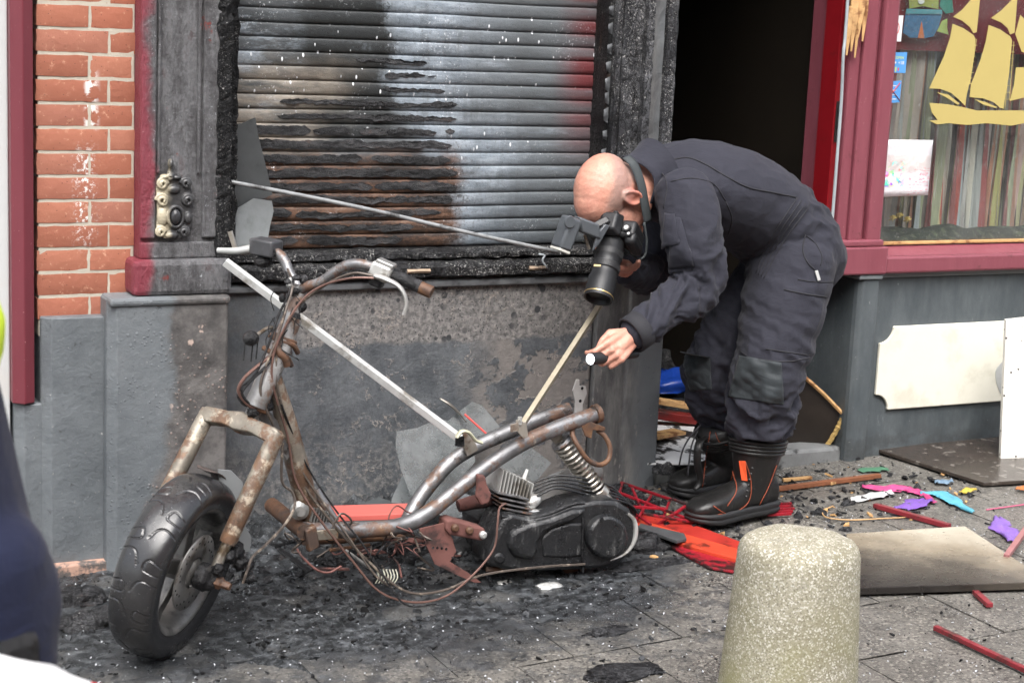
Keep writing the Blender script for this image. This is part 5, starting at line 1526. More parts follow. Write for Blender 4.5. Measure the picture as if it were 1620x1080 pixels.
# ---- boots
def boot(name, toe, heel, shaft_top, z0, label, open_=0.0):
    """toe, heel: ground points; shaft_top: centre of the boot's opening"""
    toe, heel = np.array(toe, float), np.array(heel, float); toe[2] = heel[2] = 0
    f = nrm(toe-heel); L = np.linalg.norm(toe-heel); s = np.array((-f[1], f[0], 0)); up = np.array((0, 0, 1.0))
    gz = lambda p: G(p[0])+z0
    root = obj(name, M(), None, PER) if False else None
    m = M(); R = []
    for t, w, h0, h1 in [(0, .026, .022, .085), (.04, .036, .018, .11), (.15, .041, .016, .13), (.32, .040, .016, .125), (.48, .043, .016, .105), (.62, .049, .016, .090), (.76, .053, .017, .082), (.88, .049, .020, .074), (.96, .036, .026, .062), (1.0, .020, .034, .052)]:
        c_ = heel+f*L*t; b = gz(c_)
        a = np.linspace(0, 2*math.pi, 20, endpoint=False)
        ca, sa = np.cos(a), np.sin(a)
        hh = (h0+h1)/2
        yy = np.sign(ca)*np.abs(ca)**.75*w; zz = b+hh+np.sign(sa)*np.abs(sa)**.8*(h1-h0)/2
        R.append(c_[None]+yy[:, None]*s+np.stack([0*zz, 0*zz, zz], 1))
    m.rings(R)
    ank = heel+f*L*.26; ank = ank+up*(gz(ank)+.10)
    st = np.array(shaft_top, float)
    P = loft(m, [ank-up*.05, ank, ank*.6+st*.4, st-up*.01], [.058, .064, .074, .088], [.050, .054, .062, .074], s, 20)
    sh = remesh(m, .005, 3, .5)
    B = link(name, sh, MT_BOOT, PER)
    B['label'] = label
    # sole with tread lip
    m = M(); out = []
    for t, w in [(-.02, .020), (0, .034), (.06, .043), (.2, .047), (.35, .045), (.5, .048), (.64, .055), (.78, .058), (.90, .053), (.97, .038), (1.015, .016)]:
        out.append((t, w))
    ring = [heel+f*L*t+s*w for t, w in out]+[heel+f*L*t-s*w for t, w in reversed(out)]
    def rr_(k, e):
        res = []
        c_ = np.mean(ring, 0)
        for q in ring:
            q2 = q+(c_-q)*e; res.append((q2[0], q2[1], gz(q2)+k+(.012*max(0, (np.dot(q2-heel, f)/L-.8)/.2) if k < .02 else .006*max(0, (np.dot(q2-heel, f)/L-.8)/.2))))
        return np.array(res)
    m.rings([rr_(.0, .04), rr_(.004, .0), rr_(.012, .0), rr_(.014, .02), rr_(.018, .02), rr_(.020, .0), rr_(.028, .0), rr_(.032, .03)])
    obj('sole', m, MT_SOLE, B, True)
    ax = nrm(st-ank)
    # padded rim: stacked rolls
    for k in range(4):
        c_ = st-ax*(.006+.011*k); a = np.linspace(0, 2*math.pi, 30, endpoint=False)
        d2 = nrm(s-ax*np.dot(s, ax)); d3 = np.cross(ax, d2)
        rx, ry = .075-.0015*k, .090-.002*k
        obj('padded_roll', M().tube([c_+d2*rx*math.cos(t)+d3*ry*math.sin(t) for t in a], .0062, 8, closed=True), MT_BOOT, B, True)
    bv = BVHTree.FromPolygons([tuple(v) for v in getv(sh)], [tuple(p_.vertices) for p_ in sh.polygons])
    return B, bv
def bhit(bv, u, v, off=.002):
    d = Vector(_ray(u, v)).normalized()
    loc, nn, i, ds = bv.ray_cast(Vector(CAM), d)
    if loc is None: return None
    if nn.dot(d) > 0: nn = -nn
    return np.array(loc+nn*off)
def bline(B, bv, pts, r, mt, name, sm=5):
    P = [bhit(bv, u, v) for u, v, _ in spline(np.array([(a, b, 0) for a, b in pts]), sm)]
    P = [q for q in P if q is not None]
    if len(P) > 2: obj(name, M().tube(P, r, 6), mt, B, True)
B2, bv2 = boot('boot', (2.845, -.165, 0), (3.125, -.150, 0), at(1142, 672, -.190), .004, 'boot farther from the street, gaping open')
B1, bv1 = boot('boot', (2.715, -.470, 0), (3.035, -.430, 0), at(1200, 692, -.435), .020, 'boot nearer the street with orange tabs')
def btab(B, bv, poly, name, off=.004, mt=MT_ORANGE):
    P = [bhit(bv, u, v, off) for u, v in poly]
    if any(q is None for q in P): return
    q = [p_+nrm(CAM-p_)*.004 for p_ in P]; k = len(P)
    obj(name, M().add(P+q, [tuple(range(k, 2*k)), tuple(reversed(range(k)))]+[(i, (i+1) % k, k+(i+1) % k, k+i) for i in range(k)]), mt, B, bevel=.001)
btab(B1, bv1, [(1170, 728), (1180, 728), (1183, 760), (1174, 760)], 'pull_tab')
btab(B1, bv1, [(1186, 800), (1196, 798), (1206, 818), (1203, 829), (1194, 829), (1190, 814)], 'heel_tab')
btab(B1, bv1, [(1236, 728), (1243, 722), (1243, 734), (1238, 740)], 'pull_tab')
for pts in ([(1120, 820), (1140, 812), (1165, 815), (1190, 832)], [(1128, 800), (1150, 812), (1170, 805), (1185, 790), (1188, 760), (1180, 730)], [(1160, 745), (1165, 775), (1150, 800)], [(1200, 800), (1215, 770), (1228, 735)]):
    bline(B1, bv1, pts, .0016, MT_STITCH, 'stitching')
for pts in ([(1124, 682), (1118, 720), (1112, 760), (1108, 785)], [(1132, 684), (1140, 700), (1168, 706)], [(1168, 706), (1160, 745), (1150, 770), (1130, 790)], [(1078, 790), (1100, 785), (1122, 800)]):
    bline(B2, bv2, pts, .0016, MT_STITCH, 'stitching')
for k in range(6):
    for (B, bv, u, v) in ((B2, bv2, 1122-1.6*k, 700+13*k), (B1, bv1, 1190-2*k, 740+9*k)):
        q = bhit(bv, u, v, .001)
        if q is not None:
            obj('eyelet', M().lathe([(0, .003), (.003, .003), (.0042, .0)], q, CAM-q, 8), MT_DARKMETAL, B, True)
lc = [(1118, 690, -.20), (1106, 700, -.27), (1103, 730, -.28), (1108, 760, -.28), (1098, 775, -.28)]
obj('tongue', M().tube([at(*q) for q in lc], [.010, .012, .012, .010, .006], 8, smooth=4, ry=.35), MT_BOOT, B2, True)
obj('lace', M().tube([at(1108, 672, -.27), at(1092, 690, -.28), at(1080, 712, -.285), at(1074, 738, -.29)], .0028, 6, smooth=4), MT_SEAM, B2, True)
obj('lace', M().tube([at(1104, 680, -.27), at(1094, 705, -.28), at(1090, 732, -.285), at(1088, 752, -.29)], .0028, 6, smooth=4), MT_SEAM, B2, True)

# ================================================================== CAMERA AND TORCH IN HIS HANDS
MT_CAMBLK = simple('black_camera_plastic', (.016, .0165, .018), .42, var=.35, sc=60, bump=.2)
MT_CAMGREY = simple('grey_flash_plastic', (.075, .083, .092), .42, var=.2, sc=40)
L0, L1 = at(971, 372, -.42), at(946, 473, -.50)
LX = nrm(L1-L0)
CUP = nrm(np.array((-.75, -.62, .15))-LX*np.dot((-.75, -.62, .15), LX)); CW = nrm(np.cross(LX, CUP))
CAMR = empty('photo_camera', L0, 'black photo camera with long lens and grey flash, held to his eye', 'camera')
cb = L0-LX*.010+CW*.0
def cpart(name, m, mt, bevel=0, smooth=True, parent=None):
    o = obj(name, m, mt, parent or CAMR, False, bevel)
    return shade(o, 38) if smooth else o
bdy = cpart('camera_body', M().obox(cb-CUP*.015, CW*.070, CUP*.045, LX*.026), MT_CAMBLK, .010)
cpart('grip', M().obox(cb-CW*.058-CUP*.015+LX*.026, CW*.016, CUP*.042, LX*.018), MT_CAMBLK, .010, parent=bdy)
hump = M(); c_ = cb+CUP*.038
hump.rings([np.array([c_+CW*a*.036+LX*b*.032 for a, b in ((-1, -1), (1, -1), (1, 1.1), (-1, 1.1))]), np.array([c_+CUP*.030+CW*a*.022+LX*b*.026 for a, b in ((-1, -1), (1, -1), (1, 1), (-1, 1))])])
cpart('prism_hump', hump, MT_CAMBLK, .006, parent=bdy)
for (a, b, r, h) in ((.045, -.004, .011, .010), (-.046, .004, .012, .008), (-.056, .022, .007, .006)):
    d = cpart('dial', M().lathe([(0, h), (r*.9, h), (r, h-.002), (r, 0)], cb+CW*a+CUP*.030+LX*b, CUP, 20), MT_CAMBLK, parent=bdy)
    cpart('dial_top', M().lathe([(0, .0015), (r*.5, .0015), (r*.6, 0)], cb+CW*a+CUP*(.030+h)+LX*b, CUP, 16), MT_BRIGHT, parent=bdy)
cpart('eyepiece', M().obox(cb+CUP*.040-LX*.032, CW*.016, CUP*.012, LX*.008), MT_SOLE, .003, parent=bdy)
LL = np.linalg.norm(L1-L0)
ln = cpart('lens', M().lathe([(.028, .01), (.034, .022), (.036, .03), (.037, .05), (.0385, .052), (.0385, .075), (.037, .077), (.037, .092), (.0395, .094), (.0395, .112), (.036, .115), (.036, .128), (.040, .138), (.041, LL-.004), (.040, LL), (.036, LL-.002), (.033, LL-.014), (.0, LL-.016)], L0, LX, 40), MT_CAMBLK)
for h, r in ((.0535, .0386), (.113, .0392)):
    m = M()
    for k in range(48):
        a = 2*math.pi*k/48; e = CUP*math.cos(a)+CW*math.sin(a)
        m.obox(L0+LX*(h+.010 if h < .1 else h-.010)+e*r, e*.0008, np.cross(e, LX)*.0014, LX*.008)
    o = cpart('grip_ribs', m, MT_SOLE, 0, False, ln); tag(o, kind='stuff')
cpart('gold_ring', M().lathe([(.0405, LL-.012), (.0416, LL-.011), (.0416, LL-.009), (.0405, LL-.008)], L0, LX, 40), simple('gilt_line', (.65, .48, .20), .3, .8), parent=ln)
cpart('lens_marking', M().obox(at(945, 420, -.50), CW*.010+LX*.0, CUP*.001, LX*.003), simple('gilt_marking', (.55, .42, .22), .4, .5), 0, False, ln)
# flash
fl = [at(938, 362, -.44), at(915, 357, -.46), at(893, 366, -.47)]
foot = cpart('flash_foot', M().bar(cb+CUP*.062, fl[0], .030, .022, LX), MT_CAMBLK, .004)
fb = cpart('flash_body', M().obox(at(929, 360, -.455), (at(945, 366, -.455)-at(913, 354, -.455))/2, np.array((0, .020, 0)), nrm((-.2, 0, 1))*.022), MT_CAMGREY, .006)
hu_, hv_ = nrm(at(907, 345, -.47)-at(888, 396, -.47)), None
hc = at(896, 369, -.47)
hr_ = nrm(np.cross(hu_, (0, 1, 0)))
fh = cpart('flash_head', M().obox(hc, hr_*.020, np.array((0, .030, 0)), hu_*.046), MT_CAMGREY, .008)
cpart('hinge_disc', M().lathe([(0, .004), (.015, .004), (.017, 0)], at(901, 351, -.501), (0, -1, 0), 24), MT_CAMGREY, parent=fh)
cpart('diffuser', M().obox(hc-hu_*.048, hr_*.018, np.array((0, .027, 0)), hu_*.004), simple('translucent_diffuser', (.55, .55, .50), .3), .002, parent=fh)
cpart('bounce_card', M().prism([(-.030, -.045), (.0, -.050), (.008, .03), (-.004, .045), (-.022, .040), (-.032, .02)], hc-hr_*.022, hr_ if hr_[0] > 0 else -hr_, hu_, (0, 1, 0), .004), MT_CAMBLK, .001, False, fh)
cpart('inner_bracket', M().bar(at(925, 372, -.44), at(932, 394, -.44), .010, .006), MT_CHROME, .001)
cpart('hot_shoe_arm', M().prism([(0, 0), (.02, .02), (.05, .07), (.035, .075), (.012, .05)], at(938, 398, -.47), (1, 0, 0), (0, 0, 1), (0, 1, 0), .010), MT_CAMGREY, .003)
stp = [hp(-.085, -.03, .02), hp(-.06, -.045, -.02) if False else at(1003, 262, -.40), at(1014, 300, -.43), at(1021, 345, -.44), at(1024, 380, -.44), at(1020, 405, -.44), at(1005, 408, -.44), at(990, 396, -.44)]
st_w = M(); P = spline(np.array([at(985, 248, -.40), at(998, 262, -.425), at(1009, 292, -.44), at(1015, 325, -.445), at(1020, 352, -.44)]), 6)
g = np.zeros((len(P), 4, 3))
for i, q in enumerate(P):
    for b in range(4):
        g[i, b] = q+np.array((.014, .006, 0))+np.array((1, .15, .35))*(.026*(b/3-.5))+np.array((0, -.003*math.sin(math.pi*b/3), 0))
st_w.grid(g)
MT_STRAP = simple('dark_grey_strap', (.040, .047, .050), .7, var=.3, sc=40)
obj('neck_strap', st_w, MT_STRAP, CAMR, True, solid=.003)
obj('strap_cord', M().tube([at(1019, 352, -.44), at(1023, 380, -.44), at(1021, 402, -.44), at(1012, 410, -.44), at(1000, 403, -.44), at(986, 392, -.43)], .0035, 8, smooth=5), MT_STRAP, CAMR, True)
# torch
TO = empty('flashlight', T_b, 'small lit black torch in the man\'s ringed hand', 'torch')
TL = np.linalg.norm(T_f-T_b)
tb = obj('barrel', M().lathe([(0, -.02), (.012, -.018), (.0125, .03), (.0115, .032), (.0115, .05), (.0130, .055), (.0165, .072), (.0165, TL-.003), (.0155, TL), (.0142, TL-.001), (.0142, TL-.006)], T_b, dT, 28), MT_CAMBLK, TO); shade(tb, 30)
for h in (.078, .086):
    obj('barrel_ring', M().lathe([(.0165, h-.002), (.0178, h-.0015), (.0178, h+.0015), (.0165, h+.002)], T_b, dT, 28), MT_CAMBLK, tb, True)
n = N('lit_torch_lens'); n.b.inputs['Emission Color'].default_value = (.95, .97, 1, 1); n.b.inputs['Emission Strength'].default_value = 6
obj('lens', M().lathe([(0, TL-.003), (.0100, TL-.0035), (.0141, TL-.005)], T_b, dT, 24), n.done((.9, .9, .9)), TO, True)

# ================================================================== WINDOW DISPLAY (right)
cols = [(.34, .09, .09), (.46, .42, .18), (.42, .42, .42), (.58, .55, .50), (.46, .23, .16), (.50, .36, .34), (.36, .37, .26), (.58, .54, .34), (.32, .12, .12), (.54, .51, .50), (.40, .42, .44), (.54, .14, .12), (.58, .53, .47), (.50, .42, .38)]
MT_STRIP = []
for i, c_ in enumerate(cols):
    n = N('streamer_%d' % i, .35)
    p = n.pos()
    c = n.mix(n.noise(8, 5, .6, n.map(scale=(6, 6, .6))), tuple(x*.8 for x in c_), tuple(min(1, x*1.5) for x in c_))
    c = n.mix(n.step(n.noise(9, 5, .6, n.map(scale=(10, 10, .8), loc=(i, 0, 0))), .6, .72), c, (.55, .53, .50))
    MT_STRIP.append(n.done(c, .35, n.bump(n.noise(12, 4, .6, n.map(scale=(14, 14, 1))), .5, .01)))
CUR = empty('streamer_curtain', (4.6, .16, .8), 'backdrop of hanging coloured paper streamers behind the shop window', 'curtain')
sm_cache = []
for q in range(7):
    m = M(); rr = random.Random(40+q); g = np.zeros((12, 3, 3)); ph = rr.uniform(0, 6)
    for a in range(12):
        z = .80+1.55*a/11
        for b in range(3):
            g[a, b] = ((b-1)*(.5)*(1-.25*math.sin(a*.9+ph)), .012*math.sin(a*.8+ph+b*1.4), z)
    m.grid(g); me = bpy.data.meshes.new('streamer'); me.from_pydata(m.v, [], m.f)
    me.polygons.foreach_set('use_smooth', [True]*len(me.polygons)); sm_cache.append(me)
base_meshes = {}
x = 3.72
while x < 5.5:
    w = random.choice((.007, .011, .016, .024)); i = random.randrange(len(cols)); q = random.randrange(7)
    if (q, i) not in base_meshes:
        me = sm_cache[q].copy(); me.name = 'streamer'; me.materials.append(MT_STRIP[i]); base_meshes[q, i] = me
    o = bpy.data.objects.new('streamer', base_meshes[q, i]); scene.collection.objects.link(o)
    o.location = (x, .17+random.uniform(-.012, .012), 0); o.scale = (w*1.25, 1, 1); o.rotation_euler = (0, random.uniform(-.03, .03), 0)
    put(o, CUR); x += w*.82
o = obj('backing_sheet', M().box(3.66, 5.58, .20, .21, .78, 2.38), simple('pale_backing', (.28, .24, .22), .8, var=.4, sc=7), CUR)
MT_FOIL = simple('gold_foil', (.52, .42, .15), .45, .15, var=.06, sc=10, bump=.05)
SHIP = empty('ship_decal', at(1550, 190, .05), 'large gold sailing ship cut-out stuck on the window', 'window decal')
def flat(name, poly, y, t, mt, parent=None, top=None):
    a = [at(u, v, y) for u, v in poly]; b = [q+np.array((0, -t, 0)) for q in a]; k = len(a)
    m = M().add(a+b, [tuple(range(k)), tuple(reversed(range(k, 2*k)))]+[(i, (i+1) % k, k+(i+1) % k, k+i) for i in range(k)])
    return obj(name, m, mt, parent)
YG = .0545
for nm, poly in [('sail', [(1560, -70), (1536, 0), (1522, 16), (1508, 27), (1522, 33), (1534, 43), (1540, 53), (1545, 51), (1550, 0), (1566, -66)]),
                 ('sail', [(1507, 38), (1524, 45), (1540, 56), (1543, 62), (1540, 95), (1534, 130), (1529, 150), (1527, 168), (1516, 157), (1504, 147), (1488, 141), (1470, 140), (1480, 118), (1493, 90), (1503, 60)]),
                 ('sail', [(1620, -70), (1601, 0), (1584, 17), (1568, 29), (1584, 36), (1594, 45), (1598, 55), (1605, 52), (1609, 0), (1626, -66)]),
                 ('sail', [(1564, 40), (1582, 47), (1598, 58), (1601, 64), (1596, 118), (1587, 172), (1582, 171), (1572, 162), (1556, 156), (1534, 154), (1536, 134), (1550, 98), (1559, 68)]),
                 ('sail', [(1614, 24), (1640, 50), (1650, 95), (1616, 82), (1606, 54)]),
                 ('sail', [(1607, 107), (1650, 106), (1652, 152), (1622, 154), (1597, 160), (1604, 135)]),
                 ('boom', [(1481, 146), (1500, 150), (1518, 164), (1515, 166), (1498, 155)]),
                 ('boom', [(1541, 157), (1560, 162), (1578, 170), (1574, 171), (1556, 166)]),
                 ('hull', [(1470, 163), (1498, 165), (1525, 170), (1545, 175), (1620, 175), (1680, 168), (1690, 190), (1620, 195), (1600, 199), (1560, 195), (1530, 198), (1500, 195), (1482, 197), (1470, 191), (1483, 190), (1474, 178)])]:
    flat(nm, poly, YG, .0008, MT_FOIL, SHIP)
for (ua, va, ub, vb) in ((1541, 62, 1529, 152), (1545, 62, 1534, 134), (1600, 64, 1590, 170), (1604, 66, 1597, 158)):
    obj('rigging', M().tube([at(ua, va, YG), at(ub, vb, YG)], .0012, 4), MT_FOIL, SHIP)
for k in range(9):
    t = k/9
    for (ua, va, ub, vb, w) in ((1541, 72, 1530, 150, 5), (1600, 72, 1590, 168, 6)):
        u_, v_ = ua+(ub-ua)*t, va+(vb-va)*t
        obj('rigging', M().tube([at(u_, v_, YG), at(u_+w, v_, YG)], .0008, 4), MT_FOIL, SHIP)
# poster
n = N('crumpled_poster_paper', .6)
X, Y_, Z_ = n.xyz()
c = n.mix(n.noise(14, 6, .6), (.62, .60, .62), (.80, .78, .80))
ink = n.mul(n.step(n.noise(1, 2, .5, n.map(scale=(25, 1, 240))), .52, .56), n.step(X, 3.835, 3.845), n.band(Z_, .93, .94, 1.03, 1.04), n.step(n.noise(120, 2), .4, .55))
c = n.mix(n.mul(ink, .75), c, (.65, .14, .22))
pc = n.node('ShaderNodeTexVoronoi'); n.set(pc.inputs['Vector'], n.pos()); pc.inputs['Scale'].default_value = 75
hs = n.node('ShaderNodeHueSaturation'); n.set(hs.inputs['Color'], pc.outputs['Color']); hs.inputs['Saturation'].default_value = 1.3
pic = n.mul(n.step(X, 3.83, 3.80), n.band(Z_, .965, .975, 1.05, 1.06), n.step(n.noise(45, 3, .6), .46, .54))
c = n.mix(n.mul(pic, .8), c, hs.outputs[0])
c = n.mix(n.mul(n.band(Z_, 1.01, 1.03, 1.07, 1.08), .4), c, (.55, .45, .38))
MT_POSTER = n.done(c, .6, n.bump(n.noise(22, 5, .6), .6, .01))
g = np.zeros((10, 8, 3)); cs = [(1391, 221), (1476, 222), (1468, 309), (1385, 312)]
for a in range(10):
    for b in range(8):
        s, t = b/7, a/9
        q = (np.array(cs[0])*(1-s)+np.array(cs[1])*s)*(1-t)+(np.array(cs[3])*(1-s)+np.array(cs[2])*s)*t
        g[a, b] = at(q[0], q[1], .050+.004*mnoise.noise(Vector((s*4, t*4, 0))))
o = obj('poster', M().grid(g), MT_POSTER, None, True, solid=.0008); tag(o, 'crumpled white paper poster with pink text taped inside the window', 'poster')
# stickers
MT_WHITE = simple('white_print', (.78, .78, .80), .5, var=.04)
MT_BLUE = simple('sky_blue_print', (.10, .32, .68), .45, var=.08)
MT_REDPR = simple('red_print', (.72, .08, .07), .5, var=.08)
MT_YELPR = simple('lime_print', (.62, .72, .10), .5, var=.05)
s1 = flat('sticker', [(1412, 25), (1429, 25), (1425, 66), (1409, 66)], .0545, .001, MT_WHITE); tag(s1, 'white sticker with a red prohibition circle, top of the window edge', 'sticker')
cc = at(1417, 45, .0533)
obj('red_circle', M().tube([cc+np.array((.014*math.cos(a), 0, .021*math.sin(a))) for a in np.linspace(0, 2*math.pi, 24, endpoint=False)], .0016, 4, closed=True), MT_REDPR, s1)
obj('red_slash', M().tube([cc+np.array((.008, 0, .016)), cc-np.array((.010, 0, .014))], .0014, 4), MT_REDPR, s1)
obj('grey_symbol', M().obox(cc, (.006, 0, .004), (0, .0005, 0), (-.0015, 0, .002)), MT_GREYSTRIP, s1)
s2 = flat('sticker', [(1407, 83), (1435, 83), (1432, 116), (1404, 115)], .0545, .001, MT_BLUE); tag(s2, 'blue age-limit sticker with yellow and white lettering', 'sticker')
def text(body, u, v, y, size, mt, parent, name='lettering'):
    cu = bpy.data.curves.new('t', 'FONT'); cu.body = body; cu.size = size; cu.extrude = .0003
    o = bpy.data.objects.new('t', cu); scene.collection.objects.link(o)
    dg = bpy.context.evaluated_depsgraph_get()
    me = bpy.data.meshes.new_from_object(o.evaluated_get(dg)); bpy.data.objects.remove(o)
    a = getv(me); q = at(u, v, y)
    setv(me, np.stack([q[0]+a[:, 0], np.full(len(a), q[1])-a[:, 2], q[2]+a[:, 1]], 1))
    me.materials.clear()
    return link(name, me, mt, parent)
text('VERKOPEN', 1406, 93, .0533, .0125, MT_YELPR, s2)
text('<18', 1421, 102, .0533, .0150, MT_WHITE, s2)
obj('white_line', M().obox(at(1413, 99, .0533), (.012, 0, 0), (0, .0004, 0), (0, 0, .003)), MT_WHITE, s2)
for (u, mt) in ((1409, MT_REDPR), (1414, MT_WHITE), (1417, MT_YELPR), (1421, MT_REDPR)):
    obj('print_mark', M().obox(at(u, 110, .0533), (.0022, 0, 0), (0, .0004, 0), (0, 0, .005+.003*(u == 1417))), mt, s2)
s3 = flat('sticker', [(1402, 129), (1426, 128), (1423, 162), (1400, 164)], .0545, .001, MT_BLUE); tag(s3, 'blue sticker crossed out with a red cross, below the age-limit sticker', 'sticker')
for k in range(4):
    obj('white_line', M().obox(at(1413, 136+7*k, .0534), (.013, 0, 0), (0, .0003, 0), (0, 0, .0012)), MT_WHITE, s3)
for (a, b) in (((1403, 132), (1424, 160)), ((1424, 131), (1401, 160))):
    obj('red_cross_bar', M().bar(at(*a, .0528), at(*b, .0528), .0006, .007, (0, 0, 1)) if False else M().tube([at(*a, .0528), at(*b, .0528)], .0032, 6, ry=.2), MT_REDPR, s3)
# carnival figure cut-out, legs in view
CF = empty('figure_cutout', at(1460, 60, .05), 'colourful cardboard carnival figure in blue trousers at the top of the window', 'decoration')
MT_BLUETR = simple('blue_glitter_card', (.05, .17, .33), .35, var=.5, sc=60)
flat('trousers', [(1432, 22), (1490, 22), (1484, 44), (1476, 58), (1462, 61), (1458, 38), (1452, 60), (1440, 60), (1428, 52)], .10, .002, MT_BLUETR, CF)
flat('inner_panel', [(1452, 60), (1458, 34), (1462, 61)], .098, .001, simple('orange_card', (.65, .18, .06), .5), CF)
flat('belt', [(1434, 14), (1490, 16), (1490, 23), (1432, 22)], .097, .002, simple('teal_card', (.10, .32, .38), .4), CF)
flat('torso', [(1436, -60), (1486, -60), (1484, 15), (1460, 10), (1438, 14)], .10, .002, simple('olive_card', (.35, .38, .10), .5, var=.4, sc=40), CF)
flat('shoe', [(1490, 34), (1498, 30), (1498, 46), (1500, 55), (1482, 50)], .099, .002, simple('lime_card', (.48, .56, .16), .5), CF)
flat('button', [(1457+5*math.cos(a), 2+5*math.sin(a)) for a in np.linspace(0, 6.28, 12)[:-1]], .096, .002, MT_WHITE, CF)
flat('arm', [(1490, -10), (1506, 0), (1508, 20), (1496, 22), (1486, 10)], .102, .002, simple('green_card', (.06, .25, .20), .5, var=.4, sc=40), CF)
o = obj('pelmet', M().box(3.72, 5.5, .125, .135, 1.42, 2.3), simple('dark_red_board', (.20, .022, .03), .6, var=.3, sc=10), CUR)
# planter mound at the window foot
m = M(); g = np.zeros((7, 60, 3))
for a in range(7):
    for b in range(60):
        x = 3.71+1.85*b/59
        g[a, b] = (x, .062+.09*a/6, .775+(.045*math.sin(math.pi*a/6*.5+.2))*(1+.4*mnoise.noise(Vector((x*9, a*.3, 0))))+.006*mnoise.noise(Vector((x*50, a, 3))))
o = obj('window_litter', M().grid(g), simple('dark_litter', (.045, .05, .045), .8, var=.6, sc=50, bump=.8, bd=.01, dirt=(.12, .13, .09), dsc=30), None, True); tag(o, 'dark heap of litter along the foot of the shop window', 'litter', kind='stuff')
for k, (u, v) in enumerate(((1413, 346), (1424, 342), (1436, 348))):
    m = M()
    for j in range(6):
        a = j*1.05+k; q = at(u, v, .085)
        m.add([q, q+np.array((.012*math.cos(a), -.006, .010*math.sin(a)+.003)), q+np.array((.018*math.cos(a+.4), .004, .012*math.sin(a+.4))), q+np.array((.010*math.cos(a+.8), .006, .010*math.sin(a+.8)))], [(0, 1, 2, 3)])
    o = obj('dried_flower', m, simple('straw_yellow', (.55, .40, .12), .6) if k == 0 else bpy.data.materials['straw_yellow'], None, solid=.001)
    tag(o, ('left' if k == 0 else 'middle' if k == 1 else 'right')+'most yellow dried flower below the window poster' if k != 1 else 'middle yellow dried flower below the window poster', 'flower', 'dried flowers in the window')
# white notched panel on the dado
q0, q1 = at(1389, 560, -.006), at(1417, 645, -.006)
x0, z0, z1 = q0[0], at(1412, 646, 0)[2], at(1420, 515, 0)[2]; x1 = 4.62; rN = .055
def arcp(cx, cz, a0, a1): return [(cx+rN*math.cos(a), cz+rN*math.sin(a)) for a in np.linspace(a0, a1, 8)]
poly = arcp(x0, z1, -math.pi/2, 0)+arcp(x1, z1, math.pi, 1.5*math.pi)+arcp(x1, z0, .5*math.pi, math.pi)[0:]+arcp(x0, z0, 0, math.pi/2)
m = M(); m.prism(poly, (0, -.001, 0), (1, 0, 0), (0, 0, 1), (0, -1, 0), .012)
MT_CREAM = simple('cream_white_paint', (.74, .72, .62), .45, var=.06, sc=9, bump=.15, dirt=(.62, .60, .50), dsc=5)
WP = obj('wall_panel', m, MT_CREAM, None, bevel=.003); tag(WP, 'cream white panel with scooped corners on the dark dado under the window', 'panel')
c_ = at(1592, 595, -.0135)
m = M(); m.prism([(.05*math.cos(a)*(1+.12*math.sin(3*a)), .065*math.sin(a)*(1+.1*math.cos(4*a))) for a in np.linspace(0, 2*math.pi, 22, endpoint=False)], c_, (1, 0, 0), (0, 0, 1), (0, -1, 0), .001)
obj('scraped_patch', m, simple('grey_scrape', (.42, .43, .42), .8, var=.2, sc=40), WP)

# ================================================================== BARS, SHARDS, BOARDS
MT_GALV = simple('galvanised_bar', (.58, .59, .58), .42, .25, var=.35, sc=18, dirt=(.22, .20, .17), dsc=9, dth=(.5, .66))
def sqbar(name, a, b, w, h, mt, label, cat, up=(0, -.3, 1), bevel=.002, group=None):
    o = obj(name, M().bar(a, b, w, h, up), mt, None, bevel=bevel); return tag(o, label, cat, group)
sqbar('metal_bar', at(356, 414, -.17), at(736, 700, -.44), .020, .020, MT_GALV, 'bright square metal bar sloping down behind the handlebars to the scooter frame', 'metal bar')
sqbar('metal_bar', at(953, 476, -.40), at(826, 672, -.655), .014, .018, simple('tarnished_brass_bar', (.36, .32, .24), .4, .5, var=.35, sc=20), 'dull tarnished flat bar rising from the scooter frame under the camera lens', 'metal bar')
o = obj('metal_rod', M().tube([at(350, 285, -.06), at(480, 310, -.055), at(600, 335, -.05), at(740, 368, -.05), at(885, 399, -.05)], .0062, 10, smooth=4), simple('ash_coated_rod', (.30, .31, .315), .5, .3, var=.5, sc=30, dirt=(.08, .08, .08), dsc=14), None, True)
tag(o, 'long thin ash-grey rod lying slantwise across the roller shutter', 'metal rod')
o = obj('wire_hook', M().tube([at(852, 402, -.05), at(862, 404, -.055), at(858, 412, -.055), at(866, 424, -.05)], .003, 6, smooth=3), MT_GREYSTRIP, None, True); tag(o, 'small pale bent hook on the charred sill by the rod end', 'hook')
def shard(poly, ys, mt, label, t=.004, bend=0.0):
    pts = [at(u, v, y) for (u, v), y in zip(poly, ys)]
    nn = nrm(np.cross(pts[1]-pts[0], pts[-1]-pts[0])); k = len(pts)
    b = [p_+nn*t for p_ in pts]
    m = M().add(pts+b, [tuple(range(k)), tuple(reversed(range(k, 2*k)))]+[(i, (i+1) % k, k+(i+1) % k, k+i) for i in range(k)])
    o = obj('glass_shard', m, mt, None); return tag(o, label, 'glass shard')
def planey(poly, y0, dyu, dyv, u0, v0): return [y0+dyu*(u-u0)+dyv*(v-v0) for u, v in poly]
p1 = [(352, 196), (372, 200), (404, 186), (408, 212), (414, 236), (428, 292), (431, 308), (400, 322), (380, 340), (349, 342)]
shard(p1, planey(p1, .015, 0, -.00006, 352, 196), MT_SHARD_SOOT, 'sooty black glass piece standing in the left shutter corner')
p2 = [(349, 338), (372, 332), (402, 314), (430, 318), (433, 334), (427, 358), (424, 378), (400, 392), (350, 392)]
